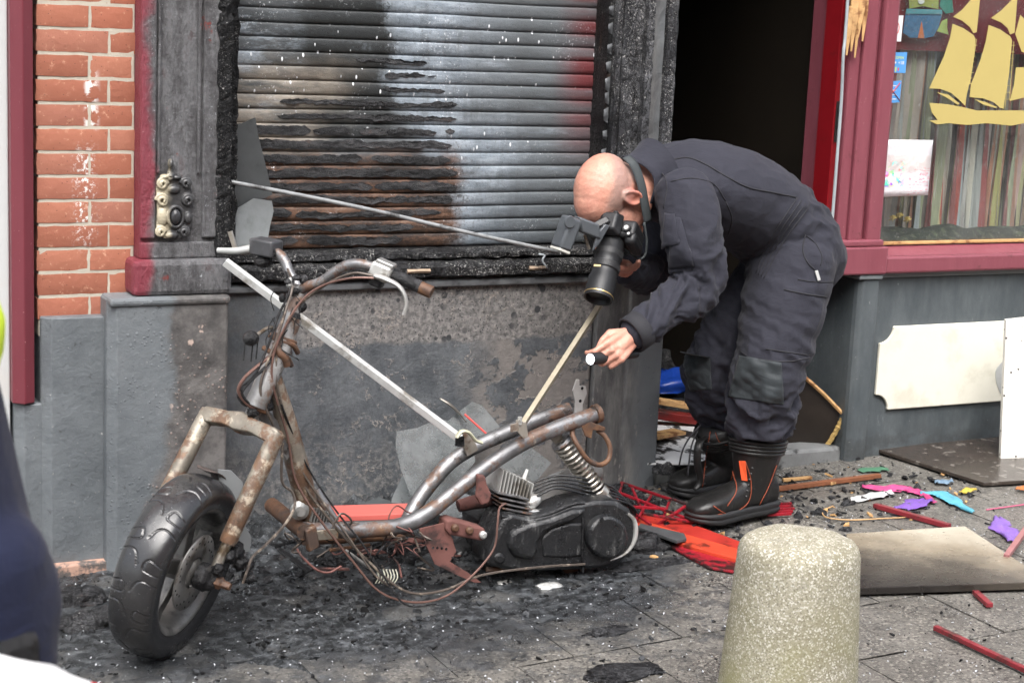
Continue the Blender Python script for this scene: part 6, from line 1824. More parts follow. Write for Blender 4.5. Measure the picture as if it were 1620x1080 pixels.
shard(p2, planey(p2, -.015, 0, -.00006, 352, 330), pane_glass('frosted_dusty_glass', (.80, .84, .85), (.0, .5), (.40, .43, .44), 9, 1.0, .7), 'pale dusty glass piece below the sooty one in the shutter corner')
p3 = [(628, 682), (662, 676), (694, 662), (722, 668), (746, 690), (752, 730), (700, 790), (664, 806), (648, 780), (634, 742), (626, 706)]
shard(p3, planey(p3, -.20, 0, -.0005, 700, 670), MT_SHARD, 'large dusty glass sheet piece standing behind the scooter frame')
p4 = [(706, 668), (728, 650), (748, 635), (764, 642), (792, 676), (794, 700), (746, 712)]
shard(p4, planey(p4, -.10, 0, -.0004, 740, 640), MT_SHARD, 'upright glass corner piece leaning on the wall above the frame')
p5 = [(800, 716), (832, 700), (872, 732), (846, 764), (812, 790), (780, 758)]
shard(p5, planey(p5, -.26, 0, -.0004, 800, 716), MT_SHARD, 'dusty glass piece seen between scooter frame and shock absorber')
p6 = [(640, 745), (654, 770), (672, 800), (616, 806), (622, 784)]
shard(p6, planey(p6, -.14, 0, -.001, 640, 745), MT_SHARD, 'small grey glass piece at the foot of the scorched panel')
for (a, b, y0, y1) in (((735, 655), (782, 697), -.16, -.20),):
    o = obj('red_stripe', M().tube([at(*a, y0), at(*b, y1)], .003, 6), MT_REDPR, None); tag(o, 'thin red strip on the broken glass behind the frame', 'strip')
o = obj('mirror_arm', M().tube([at(696, 630, -.10), at(712, 640, -.11), at(728, 655, -.12), at(738, 668, -.13)], [.006, .012, .008, .004], 8, smooth=4, ry=.4), MT_CHROME, None, True); tag(o, 'short curved metal strip sticking up behind the glass pieces', 'metal strip')
o = obj('board', M().bar(at(520, 812, -.36), at(652, 808, -.40), .10, .016, (0, 0, 1)), simple('salmon_red_board', (.55, .12, .10), .5, var=.2, sc=12), None, bevel=.002); tag(o, 'flat salmon red board lying behind the scooter floor rail', 'board')
# boards on the pavement
def gboard(name, corners, t, mt, label, cat='board', h=.0, bevel=.002):
    pts = [gnd(u, v, h) for u, v in corners]
    b = [p_+np.array((0, 0, t)) for p_ in pts]; k = len(pts)
    m = M().add(pts+b, [tuple(reversed(range(k))), tuple(range(k, 2*k))]+[(i, (i+1) % k, k+(i+1) % k, k+i) for i in range(k)])
    o = obj(name, m, mt, None, bevel=bevel); return tag(o, label, cat)
n = N('burnt_white_board', .25)
X, Y_, Z_ = n.xyz()
d = n.math('ADD', n.math('ADD', n.math('MULTIPLY', X, .75), n.math('MULTIPLY', Y_, .55)), n.math('MULTIPLY', n.math('SUBTRACT', n.noise(6, 7, .65), .5), .35))
c = n.ramp(n.step(d, 1.52, 2.20), [(0, (.015, .013, .012)), (.25, (.06, .05, .04)), (.55, (.24, .20, .145)), (1, (.46, .42, .34))])
c = n.mix(n.step(n.noise(60, 5, .75), .62, .70), c, (.03, .028, .025))
MT_BURNTBOARD = n.done(c, n.math('MULTIPLY_ADD', n.noise(10, 5), .35, .1), n.bump(n.noise(50, 6, .7), .25, .004))
gboard('burnt_board', [(1352, 941), (1660, 931), (1526, 842), (1338, 854)], .020, MT_BURNTBOARD, 'wet cream board with a burnt black edge on the pavement beside the bollard', h=.006)
gboard('wet_board', [(1383, 714), (1556, 769), (1760, 756), (1640, 690)], .012, simple('wet_dark_board', (.045, .036, .030), .22, var=.6, sc=18, bump=.5, dirt=(.14, .125, .11), dsc=26, dth=(.56, .66)), 'dark wet board lying against the dado under the cream panel', h=.004)
a_, b_, c2_, d2_ = at(1583, 731, -.26), at(1592, 506, -.20), at(1720, 492, -.30), at(1720, 735, -.36)
m = M(); pts = [a_, b_, c2_, d2_]; bk = [q+np.array((.006, .018, 0)) for q in pts]
m.add(pts+bk, [(3, 2, 1, 0), (4, 5, 6, 7)]+[(i, (i+1) % 4, 4+(i+1) % 4, 4+i) for i in range(4)])
n = N('speckled_white_board', .45)
c = n.mix(n.step(n.voro(34), .16, .10), n.mix(n.noise(8, 5), (.66, .64, .58), (.74, .73, .69)), (.05, .045, .04))
o = obj('white_board', m, n.done(c, .45), None, bevel=.002); tag(o, 'white board with black specks standing at the right edge', 'board')
# timber sticks
MT_MSTICK = simple('maroon_stick', (.20, .022, .030), .4, var=.3, sc=25, dirt=(.07, .02, .02), dsc=12)
MT_BROWNST = simple('brown_broken_wood', (.20, .075, .035), .65, var=.5, sc=30, bump=.5)
def gstick(p0, p1, w, h, mt, label, lift=.004):
    a, b = gnd(*p0, lift+h/2), gnd(*p1, lift+h/2)
    o = obj('wooden_stick', M().bar(a, b, w, h), mt, None, bevel=.0015); return tag(o, label, 'stick')
gstick((1384, 799), (1502, 832), .020, .014, MT_MSTICK, 'short maroon stick lying below the burst balloons')
gstick((1480, 992), (1680, 1086), .016, .012, MT_MSTICK, 'long thin maroon stick at the bottom right on the paving')
gstick((1543, 936), (1566, 957), .018, .012, MT_MSTICK, 'stubby red stick end poking out from under the burnt board')
gstick((1592, 880), (1650, 800), .016, .014, simple('rosy_stick', (.30, .13, .13), .5, var=.3, sc=25), 'rosy stick standing out past the right edge of the burnt board', .02)
gstick((1212, 775), (1392, 752), .018, .014, MT_BROWNST, 'long brown broken stick in front of the doorstep')
gstick((1238, 759), (1284, 755), .012, .010, MT_RAWWOOD, 'short pale raw stick near the boot heel')
gstick((1312, 764), (1342, 757), .018, .010, MT_RAWWOOD, 'pale wood chip beside the long brown stick')
gstick((1560, 806), (1660, 792), .005, .004, simple('pink_ribbon', (.45, .10, .18), .5), 'thin dark pink ribbon beside the purple balloon')
# red parts under the boots
MT_REDPL = simple('red_plastic', (.27, .012, .022), .35, var=.35, sc=20, dirt=(.03, .012, .012), dsc=16, dth=(.48, .58))
MT_ORANGEPL = simple('orange_red_board', (.50, .055, .026), .38, var=.3, sc=14, dirt=(.12, .02, .012), dsc=14, dth=(.52, .64))
gboard('red_plank', [(1000, 834), (1006, 824), (1090, 852), (1176, 876), (1174, 893), (1085, 868)], .012, MT_ORANGEPL, 'orange red plank lying under the nearer boot toe', 'plank', h=.010)
gboard('red_plank', [(1008, 822), (1014, 814), (1062, 820), (1176, 862), (1176, 874), (1090, 850)], .008, simple('dull_red_plank', (.36, .028, .020), .4, var=.35, sc=16, dirt=(.10, .015, .012), dsc=10), 'dull red plank behind the orange one under the boot', 'plank', h=.012)
gboard('red_plank', [(1052, 862), (1066, 857), (1166, 892), (1160, 907), (1120, 900)], .008, MT_REDPL, 'dark red plank sticking out below the orange one', 'plank', h=.004)
gboard('grey_slat', [(1010, 838), (1012, 832), (1082, 848), (1086, 856), (1070, 860)], .010, simple('sooty_grey_slat', (.06, .062, .065), .5, var=.5, sc=20), 'sooty grey slat on top of the orange plank', 'slat', h=.026)
CR_ = empty('plastic_crate', gnd(1030, 810), 'crushed red plastic crate lattice between scooter engine and boots', 'crate')
for (a, b) in [((962, 772), (1092, 822)), ((980, 762), (1062, 790)), ((985, 764), (974, 800)), ((974, 800), (1052, 804)), ((1000, 772), (1018, 812)), ((1030, 784), (1012, 815)), ((1018, 812), (1100, 826)), ((1060, 790), (1048, 822)), ((960, 790), (1010, 822)), ((1062, 788), (1112, 808)), ((1085, 800), (1040, 830)), ((990, 800), (1030, 830))]:
    ha, hb = random.uniform(.02, .07), random.uniform(.015, .05)
    obj('crate_bar', M().bar(gnd(*a, ha), gnd(*b, hb), .007, .009, (0, 0, 1)), MT_REDPL, CR_, bevel=.002)
RB = empty('red_grille', gnd(1238, 802), 'short ribbed red plastic piece behind the boot heel', 'plastic piece')
for k in range(5):
    obj('rib', M().bar(gnd(1214, 798+4*k, .012+.006*k*(k < 3)), gnd(1256-2*abs(k-2), 796+4*k, .012), .008, .008), MT_REDPL, RB, bevel=.001)
# burnt lumps
def lump(p0, sx, sy, sz, seed, mt, label, cat='burnt lump', name='burnt_lump', zoff=0.0, nn=26):
    c_ = gnd(*p0) if len(p0) == 2 else np.array(p0)
    m = M(); R = []
    for i in range(13):
        t = math.pi*(.03+.94*i/12); ring = []
        for j in range(nn):
            a = 2*math.pi*j/nn
            d = np.array((math.sin(t)*math.cos(a), math.sin(t)*math.sin(a), -math.cos(t)))
            k = 1+.45*mnoise.noise(Vector(d*1.7+np.array((seed, 0, 0))))+.28*mnoise.noise(Vector(d*5+np.array((0, seed, 0))))
            q = d*k*np.array((sx, sy, sz)); q[2] = max(q[2], -.004)
            ring.append(c_+q+np.array((0, 0, zoff)))
        R.append(np.array(ring))
    m.rings(R)
    o = obj(name, m, mt, None, True); return tag(o, label, cat)
MT_LUMP = char('glossy_charcoal', True, .25, .05, 1.2)
lump((1020, 866), .10, .055, .035, 3, MT_SOOTBLK, 'black melted lump beside the round engine cover', )
lump((1035, 892), .12, .04, .012, 5, MT_LUMP, 'flat charred sheet on the paving below the crushed crate')
lump((965, 1000), .065, .022, .014, 8, MT_LUMP, 'small black charred bundle alone on the grey paving')
lump((990, 1062), .10, .05, .008, 9, MT_LUMP, 'flat burnt slab at the bottom edge below the charred bundle')
lump((150, 985), .10, .05, .03, 12, MT_LUMP, 'low charred heap left of the front tyre')
lump((125, 950), .07, .06, .035, 14, MT_LUMP, 'charred heap at the foot of the grey plinth')
lump((1058, 838), .05, .03, .02, 21, MT_GREYSTRIP if False else MT_SOOTBLK, 'dark grey lump on the orange board in front of the boot toe')
lump((830, 820), .06, .05, .05, 33, MT_SOOTBLK, 'black burnt clump behind the engine block')
lump((560, 835), .12, .06, .035, 35, MT_LUMP, 'charred heap behind the scooter floor rail')
lump((430, 850), .10, .08, .04, 36, MT_LUMP, 'charred heap behind the front fork at the wall foot')
lump((740, 868), .10, .06, .05, 37, MT_SOOTBLK, 'sooty melted clump under the scooter linkage')
lump((640, 885), .10, .06, .03, 39, MT_SOOTBLK, 'sooty melted clump among the wires under the frame')
lump((868, 928), .036, .018, .012, 41, MT_BRIGHT, 'bright melted metal piece on the ground below the engine', 'metal piece', 'melted_metal')
lump((798, 924), .026, .014, .010, 43, MT_BRIGHT, 'smaller melted metal piece left of the brighter one under the engine', 'metal piece', 'melted_metal')
lump((505, 842), .035, .03, .03, 47, simple('pale_rubble', (.38, .36, .34), .7, var=.4, sc=25), 'pale rubble stone behind the down tube', 'rubble', 'rubble_stone')
for k, (u, v) in enumerate(((428, 878), (452, 884), (400, 868))):
    gstick((u-22, v+4), (u+20, v-6+3*k), .020, .012, simple('pinkish_lath', (.34, .19, .15), .7, var=.4, sc=20, dirt=(.05, .04, .04), dsc=10) if k == 0 else bpy.data.materials['pinkish_lath'], ('left' if k == 2 else 'middle' if k == 0 else 'right')+' one of three scorched laths beside the front fork leg')
# ---- burst balloons
def crumple(path, widths, mt, label, seed, name='burst_balloon', h=.006, amp=.010, cat='balloon'):
    P = spline(np.array([gnd(u, v, h) for u, v in path]), 8)
    W = spline(np.c_[widths, np.zeros(len(widths)), np.zeros(len(widths))], 8)[:, 0]
    T = np.gradient(P, axis=0); g = np.zeros((len(P), 9, 3))
    for i in range(len(P)):
        s_ = nrm(np.cross((0, 0, 1), T[i]))
        for b in range(9):
            k = b/4-1
            w = W[i]*(1+.7*mnoise.noise(Vector((i*.21, np.sign(k)*3, seed)))+.4*mnoise.noise(Vector((i*.6, np.sign(k)*5, seed+2))))
            zz = amp*(.9*mnoise.noise(Vector((i*.16+k, k*2.6, seed+5)))+.25*(1-k*k)+.2)+.7*amp*abs(mnoise.noise(Vector((i*.22-k*1.5, k*5, seed))))
            q = P[i]+s_*w*k; g[i, b] = (q[0], q[1], G(q[0])+.003+max(0, zz))
    o = obj(name, M().grid(g), mt, None, True, solid=.0012); return tag(o, label, cat)
def latex(name, col):
    return simple(name, tuple(x*.62+.02 for x in col), .55, var=.35, sc=25, bump=.5, bd=.006, dirt=(.10, .095, .09), dsc=40, dth=(.60, .68))
crumple([(1364, 769), (1395, 772), (1430, 773), (1452, 778), (1482, 795)], [.010, .022, .026, .020, .006], latex('pink_latex', (.72, .06, .26)), 'long bright pink burst balloon on the paving by the doorstep', 1)
crumple([(1350, 792), (1375, 786), (1410, 778)], [.012, .026, .012], latex('white_latex', (.75, .75, .75)), 'white burst balloon scrap beside the pink one', 2)
crumple([(1455, 780), (1490, 782), (1515, 796), (1540, 810)], [.014, .028, .026, .004], latex('cyan_latex', (.12, .52, .68)), 'light blue burst balloon pointing to the lower right', 3)
crumple([(1414, 804), (1440, 800), (1468, 790)], [.008, .034, .024], latex('purple_latex', (.24, .10, .55)), 'purple burst balloon above the short maroon stick', 4)
crumple([(1578, 818), (1588, 836), (1606, 856)], [.012, .034, .016], latex('violet_latex', (.30, .15, .62)), 'violet burst balloon alone near the right edge', 5)
crumple([(1360, 744), (1385, 741), (1405, 741)], [.016, .026, .018], latex('green_latex', (.07, .24, .13)), 'flat green balloon scrap by the wall foot', 6, amp=.004)
crumple([(1520, 779), (1530, 776), (1540, 773)], [.008, .014, .010], latex('yellow_latex', (.70, .52, .05)), 'small yellow balloon scrap near the wet board', 7)
crumple([(1608, 772), (1620, 774), (1632, 776)], [.010, .016, .010], latex('orange_latex', (.75, .22, .05)), 'orange balloon scrap at the right edge', 8)
crumple([(1482, 764), (1494, 762), (1506, 760)], [.010, .018, .010], latex('pale_blue_latex', (.20, .32, .45)), 'small grey blue balloon scrap below the wet board corner', 9)
o = obj('streamer_ribbon', M().tube([gnd(1318, 800, .004), gnd(1302, 808, .004), gnd(1308, 818, .006), gnd(1345, 822, .004), gnd(1390, 820, .004), gnd(1432, 818, .004)], .0022, 6, smooth=5), simple('multicolour_ribbon', (.48, .30, .14), .5, var=.6, sc=9), None, True); tag(o, 'thin curling orange and yellow ribbon on the paving', 'ribbon')
# ---- splintered board in the right door reveal
MT_BLKBOARD = simple('scorched_door_board', (.018, .014, .011), .4, var=.6, sc=12, bump=.3)
BP = [(1232, 552), (1268, 592), (1302, 622), (1335, 656), (1330, 668), (1318, 690), (1306, 708), (1296, 718), (1232, 730)]
def ypl(u): return .02+.10*(1335-u)/103
pts = [at(u, v, ypl(u)) for u, v in BP]; bk = [q+np.array((.01, .03, 0)) for q in pts]; k = len(pts)
SB = empty('splintered_board', at(1290, 720, .06), 'scorched door board with a torn pale edge in the doorway behind the legs', 'board')
obj('panel', M().add(pts+bk, [tuple(range(k)), tuple(reversed(range(k, 2*k)))]+[(i, (i+1) % k, k+(i+1) % k, k+i) for i in range(k)]), MT_BLKBOARD, SB)
obj('raw_edge', M().tube([at(u, v, ypl(u)-.006) for u, v in BP[1:4]], .0075, 6, smooth=3), MT_RAWWOOD, SB)
P = spline(np.array([at(u, v, ypl(u)-.006) for u, v in BP[3:8]]), 8)
P = P+np.array([[.006*mnoise.noise(Vector((i*.7, 0, 3))), 0, .005*mnoise.noise(Vector((i*.9, 4, 3)))] for i in range(len(P))])
obj('torn_edge', M().tube(P, [.008+.006*abs(mnoise.noise(Vector((i*1.3, 9, 1)))) for i in range(len(P))], 7), simple('torn_fibre', (.50, .34, .12), .85, var=.5, sc=70, bump=.9, bd=.01), SB)
# ---- debris inside the doorway
FL_Z = .097
def floor_at(u, v, h=0.0):
    d = _ray(u, v); t = (FL_Z+h-CAM[2])/d[2]; return CAM+d*t
def fboard(corners, t, mt, label, cat='board', name='board', h=0.0):
    pts = [floor_at(u, v, h) for u, v in corners]; b = [q+np.array((0, 0, t)) for q in pts]; k = len(pts)
    o = obj(name, M().add(pts+b, [tuple(reversed(range(k))), tuple(range(k, 2*k))]+[(i, (i+1) % k, k+(i+1) % k, k+i) for i in range(k)]), mt, None); return tag(o, label, cat)
n = N('soot_flecked_white', .6)
c = n.mix(n.step(n.noise(13, 6, .6, n.map(scale=(1, .6, 1))), .50, .54), n.mix(n.noise(20), (.62, .63, .63), (.75, .75, .74)), (.02, .02, .02))
MT_FLECK = n.done(c, .6)
fboard([(1010, 735), (1130, 735), (1130, 660), (1020, 660)], .006, MT_FLECK, 'white sheet strewn with black flakes inside the doorway', 'sheet', 'white_sheet', .004)
fboard([(1020, 600), (1120, 604), (1120, 590), (1020, 586)], .006, MT_FLECK, 'farther white sheet deep inside the doorway', 'sheet', 'white_sheet', .03)
o = obj('red_plank', M().bar(floor_at(1020, 652, .05), floor_at(1108, 664, .03), .05, .03), simple('worn_red_plank', (.20, .018, .016), .45, var=.5, sc=14, dirt=(.04, .02, .02), dsc=8), None, bevel=.003); tag(o, 'worn red plank across the doorway floor', 'plank')
o = obj('wood_plank', M().bar(floor_at(1030, 632, .07), floor_at(1092, 642, .05), .04, .02), MT_RAWWOOD, None, bevel=.003); tag(o, 'pale wood piece behind the red plank indoors', 'plank')
lump(tuple(floor_at(1060, 612, .03)), .14, .10, .07, 51, simple('blue_plastic_bag', (.012, .05, .30), .25, var=.4, sc=14, bump=.5), 'crumpled blue plastic bag just inside the doorway', 'bag', 'plastic_bag')
lump(tuple(floor_at(1045, 590, .02)), .22, .12, .09, 52, MT_LUMP, 'charred heap behind the blue bag indoors')
lump(tuple(floor_at(1075, 650, .0)), .08, .06, .04, 53, MT_LUMP, 'small charred heap behind the red plank indoors')
lump(tuple(gnd(1050, 745, .065)), .035, .03, .025, 55, MT_LUMP, 'small charcoal lump on the doorstep beside the stone pier')
o = obj('wood_scrap', M().bar(floor_at(1030, 690, .03), floor_at(1075, 682, .03), .06, .01), MT_RAWWOOD, None); tag(o, 'yellowish wood scrap on the flecked white sheet', 'wood scrap')
# hanging ornament in the dark room
HO_ = empty('hanging_ornament', at(1235, 60, 1.6), 'gilt masks hanging in the dark room behind the man', 'ornament')
MT_OLDGOLD = simple('dim_gold', (.35, .28, .10), .35, .6, var=.5, sc=20)
obj('cord', M().tube([at(1236, -120, 1.6), at(1236, -10, 1.6)], .004, 6), MT_OLDGOLD, HO_)
obj('mask', M().ell(at(1236, 62, 1.6), .05, .03, .10, nrm((.9, 0, .4)), (0, 1, 0), nrm((-.4, 0, .9)), n=14, m=10), MT_OLDGOLD, HO_, True)
obj('mask', M().ell(at(1252, 20, 1.6), .03, .03, .08, n=14, m=10), MT_OLDGOLD, HO_, True)
obj('tassel', M().tube([at(1234, 100, 1.6), at(1231, 118, 1.6)], [.012, .02], 8), MT_OLDGOLD, HO_)

# ================================================================== BOLLARD
n = N('exposed_aggregate_concrete', .85)
p = n.pos(); X, Y_, Z_ = n.xyz()
c = n.ramp(n.noise(9, 6, .65), [(.3, (.20, .185, .125)), (.55, (.29, .272, .20)), (.8, (.38, .36, .29))])
vc = n.node('ShaderNodeSeparateColor'); n.set(vc.inputs[0], n.voro(330, None, 'F1', 'Color'))
c = n.mix(n.step(vc.outputs[0], .62, .95), c, (.56, .54, .48))
c = n.mix(n.step(vc.outputs[1], .70, .98), c, (.17, .155, .11))
c = n.mix(n.mul(n.step(Z_, .44, .05), n.step(n.noise(5, 6, .65), .36, .60), .75), c, (.215, .205, .09))
c = n.mix(n.mul(n.step(Z_, .12, -.02), n.step(n.noise(14, 6, .7), .35, .6), .7), c, (.09, .085, .06))
c = n.mix(n.mul(n.step(n.noise(16, 6, .7), .60, .68), n.step(Z_, .30, .38), .6), c, (.20, .19, .15))
MT_BOLL = n.done(c, .85, n.bump(n.noise(230, 5, .8), .7, .003, n.bump(n.step(n.voro(60), .10, .16), .25, .003)))
bc = np.array((2.166, -1.725)); bz = G(bc[0])
m = M(); prof = [(.158, -.2), (.154, .0), (.146, .12), (.137, .25), (.130, .36), (.1285, .388), (.1235, .404), (.114, .415), (.098, .421), (.06, .425), (.02, .426)]
R = []
for r, h in prof:
    a = np.linspace(0, 2*math.pi, 72, endpoint=False)
    R.append(np.array([(bc[0]+.008*h+r*(1+.008*mnoise.noise(Vector((math.cos(t)*2, math.sin(t)*2, h*9))))*math.cos(t), bc[1]+r*math.sin(t), bz+h+.004*mnoise.noise(Vector((math.cos(t)*3*r*8, math.sin(t)*3*r*8, 5)))*(h > .3)) for t in a]))
m.rings(R)
o = obj('bollard', m, MT_BOLL, None, True); tag(o, 'squat round concrete bollard with mossy sides in the foreground', 'bollard')

# ================================================================== SECOND PERSON, at the left edge
P2 = empty('person', (.28, -2.62, G(.28)), 'person in navy trousers and yellow jacket cut off by the left edge', 'person')
gz = G(.28)
MT_NAVY = cloth('navy_cloth', (.012, .015, .036), .8)
MT_HIVIS = simple('fluorescent_yellow_cloth', (.62, .80, .04), .7, var=.08, sc=10)
def stand(m, k=1.0, what='all'):
    if what in ('all', 'trousers'):
        for s in (-1, 1):
            loft(m, [(.285, -2.62+.095*s, gz+.93), (.30, -2.62+.10*s, gz+.78), (.275, -2.62+.10*s, gz+.52), (.29, -2.62+.10*s, gz+.30), (.30, -2.62+.10*s, gz+.10)], [.115*k, .105*k, .078*k, .070*k, .062*k], [.105*k, .095*k, .075*k, .068*k, .060*k], (0, 1, 0), 18)
            m.ell((.318, -2.62+.085*s, gz+.875), .098*k, .098*k, .115*k)
        loft(m, [(.280, -2.62, gz+.90), (.245, -2.62, gz+1.10)], [.125*k, .118*k], [.17*k, .165*k], (0, 1, 0), 20)
    if what in ('all', 'jacket'):
        loft(m, [(.246, -2.62, gz+1.125), (.155, -2.62, gz+1.22), (.05, -2.62, gz+1.34), (-.02, -2.62, gz+1.41)], [.150*k, .148*k, .150*k, .10*k], [.19*k, .20*k, .22*k, .15*k], (0, 1, 0), 22)
        for s in (-1, 1):
            loft(m, [(.005, -2.62+.20*s, gz+1.38), (-.01, -2.62+.25*s, gz+1.18), (-.01, -2.62+.27*s, gz+1.04), (-.06, -2.62+.26*s, gz+.90), (-.10, -2.62+.235*s, gz+.82)], [.070*k, .065*k, .060*k, .052*k, .045*k], [.070*k, .065*k, .058*k, .050*k, .045*k], (0, 1, 0), 14)
m = M(); stand(m, 1.0, 'trousers')
tr = link('trousers', remesh(m, .010, 3), MT_NAVY, P2)
m = M(); stand(m, 1.0, 'jacket')
jk = link('jacket', remesh(m, .010, 3), MT_HIVIS, P2)
ja = np.array((-.075, 0, .078))/np.linalg.norm((-.075, 0, .078))
for k in (0, 1):
    c0 = np.array((.185, -2.62, gz+1.175))+ja*.14*k
    jn = np.cross((0, 1, 0), ja)
    obj('reflective_band', M().rings([np.array([c0+jn*.158*math.cos(a)+np.array((0, .207, 0))*math.sin(a)+ja*h for a in np.linspace(0, 6.283, 40)[:-1]]) for h in (0, .05)], cap=False), simple('silver_tape', (.6, .6, .62), .3, .3) if k == 0 else bpy.data.materials['silver_tape'], jk, True)
m = M(); stand(m, .75)
HC = np.array((-.13, -2.62, gz+1.56))
for (dx, dz, rx, ry, rz_) in ((0, .03, .095, .075, .085), (-.03, -.04, .065, .06, .075), (-.045, -.095, .04, .04, .03), (-.098, -.03, .016, .014, .026), (-.075, .01, .02, .05, .012)):
    m.ell(HC+np.array((dx, 0, dz)), rx, ry, rz_)
for s in (-1, 1):
    m.ell(HC+np.array((.01, .074*s, -.02)), .018, .008, .028)
loft(m, [HC+np.array((.02, 0, -.05)), (-.02, -2.62, gz+1.41)], [.055, .065], [.055, .07], (0, 1, 0), 14)
tp, _ = hand(m, np.array((-.105, -2.62-.235, gz+.81)), (-.35, .1, -.9), (0, -1, 0), (-1, 0, 0), [(20, 25, 15)]*4, [((.6, .7, .2), .036), ((.8, .4, .3), .030), ((.9, .2, .3), .024)])
tp, _ = hand(m, np.array((-.105, -2.62+.235, gz+.81)), (-.35, -.1, -.9), (0, 1, 0), (-1, 0, 0), [(20, 25, 15)]*4, [((.6, .7, .2), .036), ((.8, .4, .3), .030), ((.9, .2, .3), .024)])
b2 = link('body', remesh(m, .006, 2), simple('skin_plain', (.55, .29, .21), .5, var=.12, sc=20), P2)
m = M(); m.ell(HC+np.array((.012, 0, .045)), .098, .080, .083, n=24, m=14); m.ell(HC+np.array((.05, 0, -.01)), .055, .07, .07)
link('hair', remesh(m, .006, 1), simple('dark_hair', (.03, .02, .014), .6, sc=120, bump=.8), b2)
for s in (-1, 1):
    m = M()
    m.ell((.30, -2.62+.10*s, gz+.09), .06, .055, .10); m.ell((.24, -2.62+.10*s, gz+.045), .13, .05, .05); m.ell((.16, -2.62+.10*s, gz+.04), .05, .048, .042)
    bt_ = link('boot', remesh(m, .006, 3), MT_BOOT, P2)
    obj('sole', M().box(.105, .362, -2.62+.10*s-.05, -2.62+.10*s+.05, gz-.002, gz+.02), MT_SOLE, bt_, bevel=.008)
hol = obj('belt_pouch', M().obox(np.array((.315, -2.79, gz+.80)), (.05, .02, 0), (-.012, .03, 0), (0, 0, .075)), MT_SOOTBLK, P2, bevel=.015)
# barrier tape
_q = at(146, 1080, -2.9); TAPE0 = float(_q[0]+.3*_q[2])
n = N('barrier_tape', .35)
X, Y_, Z_ = n.xyz()
w = n.math('FRACT', n.math('MULTIPLY_ADD', n.math('SUBTRACT', n.math('ADD', X, n.math('MULTIPLY', Z_, .3)), TAPE0), 5.2, 10.5))
c = n.mix(n.step(w, .5, .505), (.80, .80, .80), (.62, .03, .03))
MT_TAPE = n.done(c, .35)
P = spline(np.array([at(-260, 975, -3.05), at(-60, 1050, -3.0), at(60, 1081, -2.95), at(150, 1107, -2.9), at(420, 1190, -2.8), at(800, 1340, -2.7)]), 10)
g = np.array([[q+np.array((0, .004*math.sin(i*.6), 0))+np.array((.004*math.sin(i*.35), .030*(b-.5), .034*(b-.5))) for b in (0, .5, 1)] for i, q in enumerate(P)])
o = obj('barrier_tape', M().grid(g), MT_TAPE, None, True); tag(o, 'red and white barrier tape crossing the bottom left corner', 'tape')

# ================================================================== SOOT, FLAKES AND GRIT ON THE PAVING
def burnmask(x, y):
    dx, dy = (x-1.62)/1.25, (y+.40)/.70
    return max(0, 1-math.sqrt(dx*dx+dy*dy)+.35*mnoise.noise(Vector((x*1.7, y*1.7, 0))))
nx, ny = 200, 110
xs = np.linspace(.45, 3.0, nx); ys = np.linspace(-1.35, -.005, ny)
g = np.zeros((ny, nx, 3))
for j, y in enumerate(ys):
    for i, x in enumerate(xs):
        k = burnmask(x, y)
        h = .5*mnoise.noise(Vector((x*9, y*9, 1)))+.35*mnoise.noise(Vector((x*26, y*26, 2)))+.25*mnoise.noise(Vector((x*70, y*70, 3)))
        wallk = max(0, 1-abs(y)/.34)*min(1, max(0, (x-1.2)/.2))
        g[j, i] = (x, y, G(x)-.006+k*.022+h*.013*min(1, k*2.2)+wallk*.085*(.7+h)*min(1, k*3))
n = N('wet_soot_crust', .35, 0, .4)
X, Y_, Z_ = n.xyz()
c = n.ramp(n.noise(32, 8, .72), [(.35, (.004, .0045, .005)), (.48, (.018, .020, .022)), (.58, (.060, .065, .070)), (.70, (.15, .16, .17)), (.88, (.30, .31, .32))])
c = n.mix(n.mul(n.step(n.noise(5, 7, .65), .54, .64), .55), c, (.12, .118, .112))
c = n.mix(n.step(n.noise(190, 3, .8), .655, .69), c, (.55, .57, .60))
MT_CRUST = n.done(c, n.math('MULTIPLY_ADD', n.noise(14, 6, .7), .6, .02), n.bump(n.noise(110, 7, .8), .7, .008, n.bump(n.noise(24, 6, .7), .5, .015)))
o = obj('soot_crust', M().grid(g), MT_CRUST, None, True); tag(o, 'wet black soot crust round the burnt scooter', 'soot', kind='stuff')
def scatter(name, count, where, size, mt, label, cat, flatn=.35):
    m = M(); r = random.Random(hash(name) % 1000 if False else len(name)*17)
    n_ = 0; tries = 0
    while n_ < count and tries < count*12:
        tries += 1
        x, y = where(r)
        if x is None: continue
        s = size(r); a = r.uniform(0, 6.28); k = r.randint(3, 5)
        zb = G(x)+max(0, burnmask(x, y)*.022-.006)+r.uniform(-.001, .004)
        tx, ty = r.uniform(-.5, .5), r.uniform(-.5, .5)
        top = []; bot = []
        for j in range(k):
            t = a+6.283*j/k+r.uniform(-.4, .4); q = s*r.uniform(.6, 1.2)*(1.7 if j == 0 else 1)
            dx, dy = q*math.cos(t), q*math.sin(t)
            top.append((x+dx*.9, y+dy*.9, zb+s*flatn+dx*tx+dy*ty)); bot.append((x+dx, y+dy, zb-s*.2+dx*tx+dy*ty))
        m.add(bot+top, [tuple(range(k, 2*k))]+[(j, (j+1) % k, k+(j+1) % k, k+j) for j in range(k)])
        n_ += 1
    o = obj(name, m, mt, None, fix=False); return tag(o, label, cat, kind='stuff')
def w_burn(r):
    x, y = r.uniform(.5, 3.0), r.uniform(-1.4, -.02)
    return (x, y) if r.random() < burnmask(x, y)*1.6+.03 else (None, None)
def w_wall(r):
    x = r.uniform(1.3, 2.75); return x, -abs(r.gauss(0, .18))-.01
def w_all(r):
    x, y = r.uniform(.4, 4.4), r.uniform(-1.9, -.02); return x, y
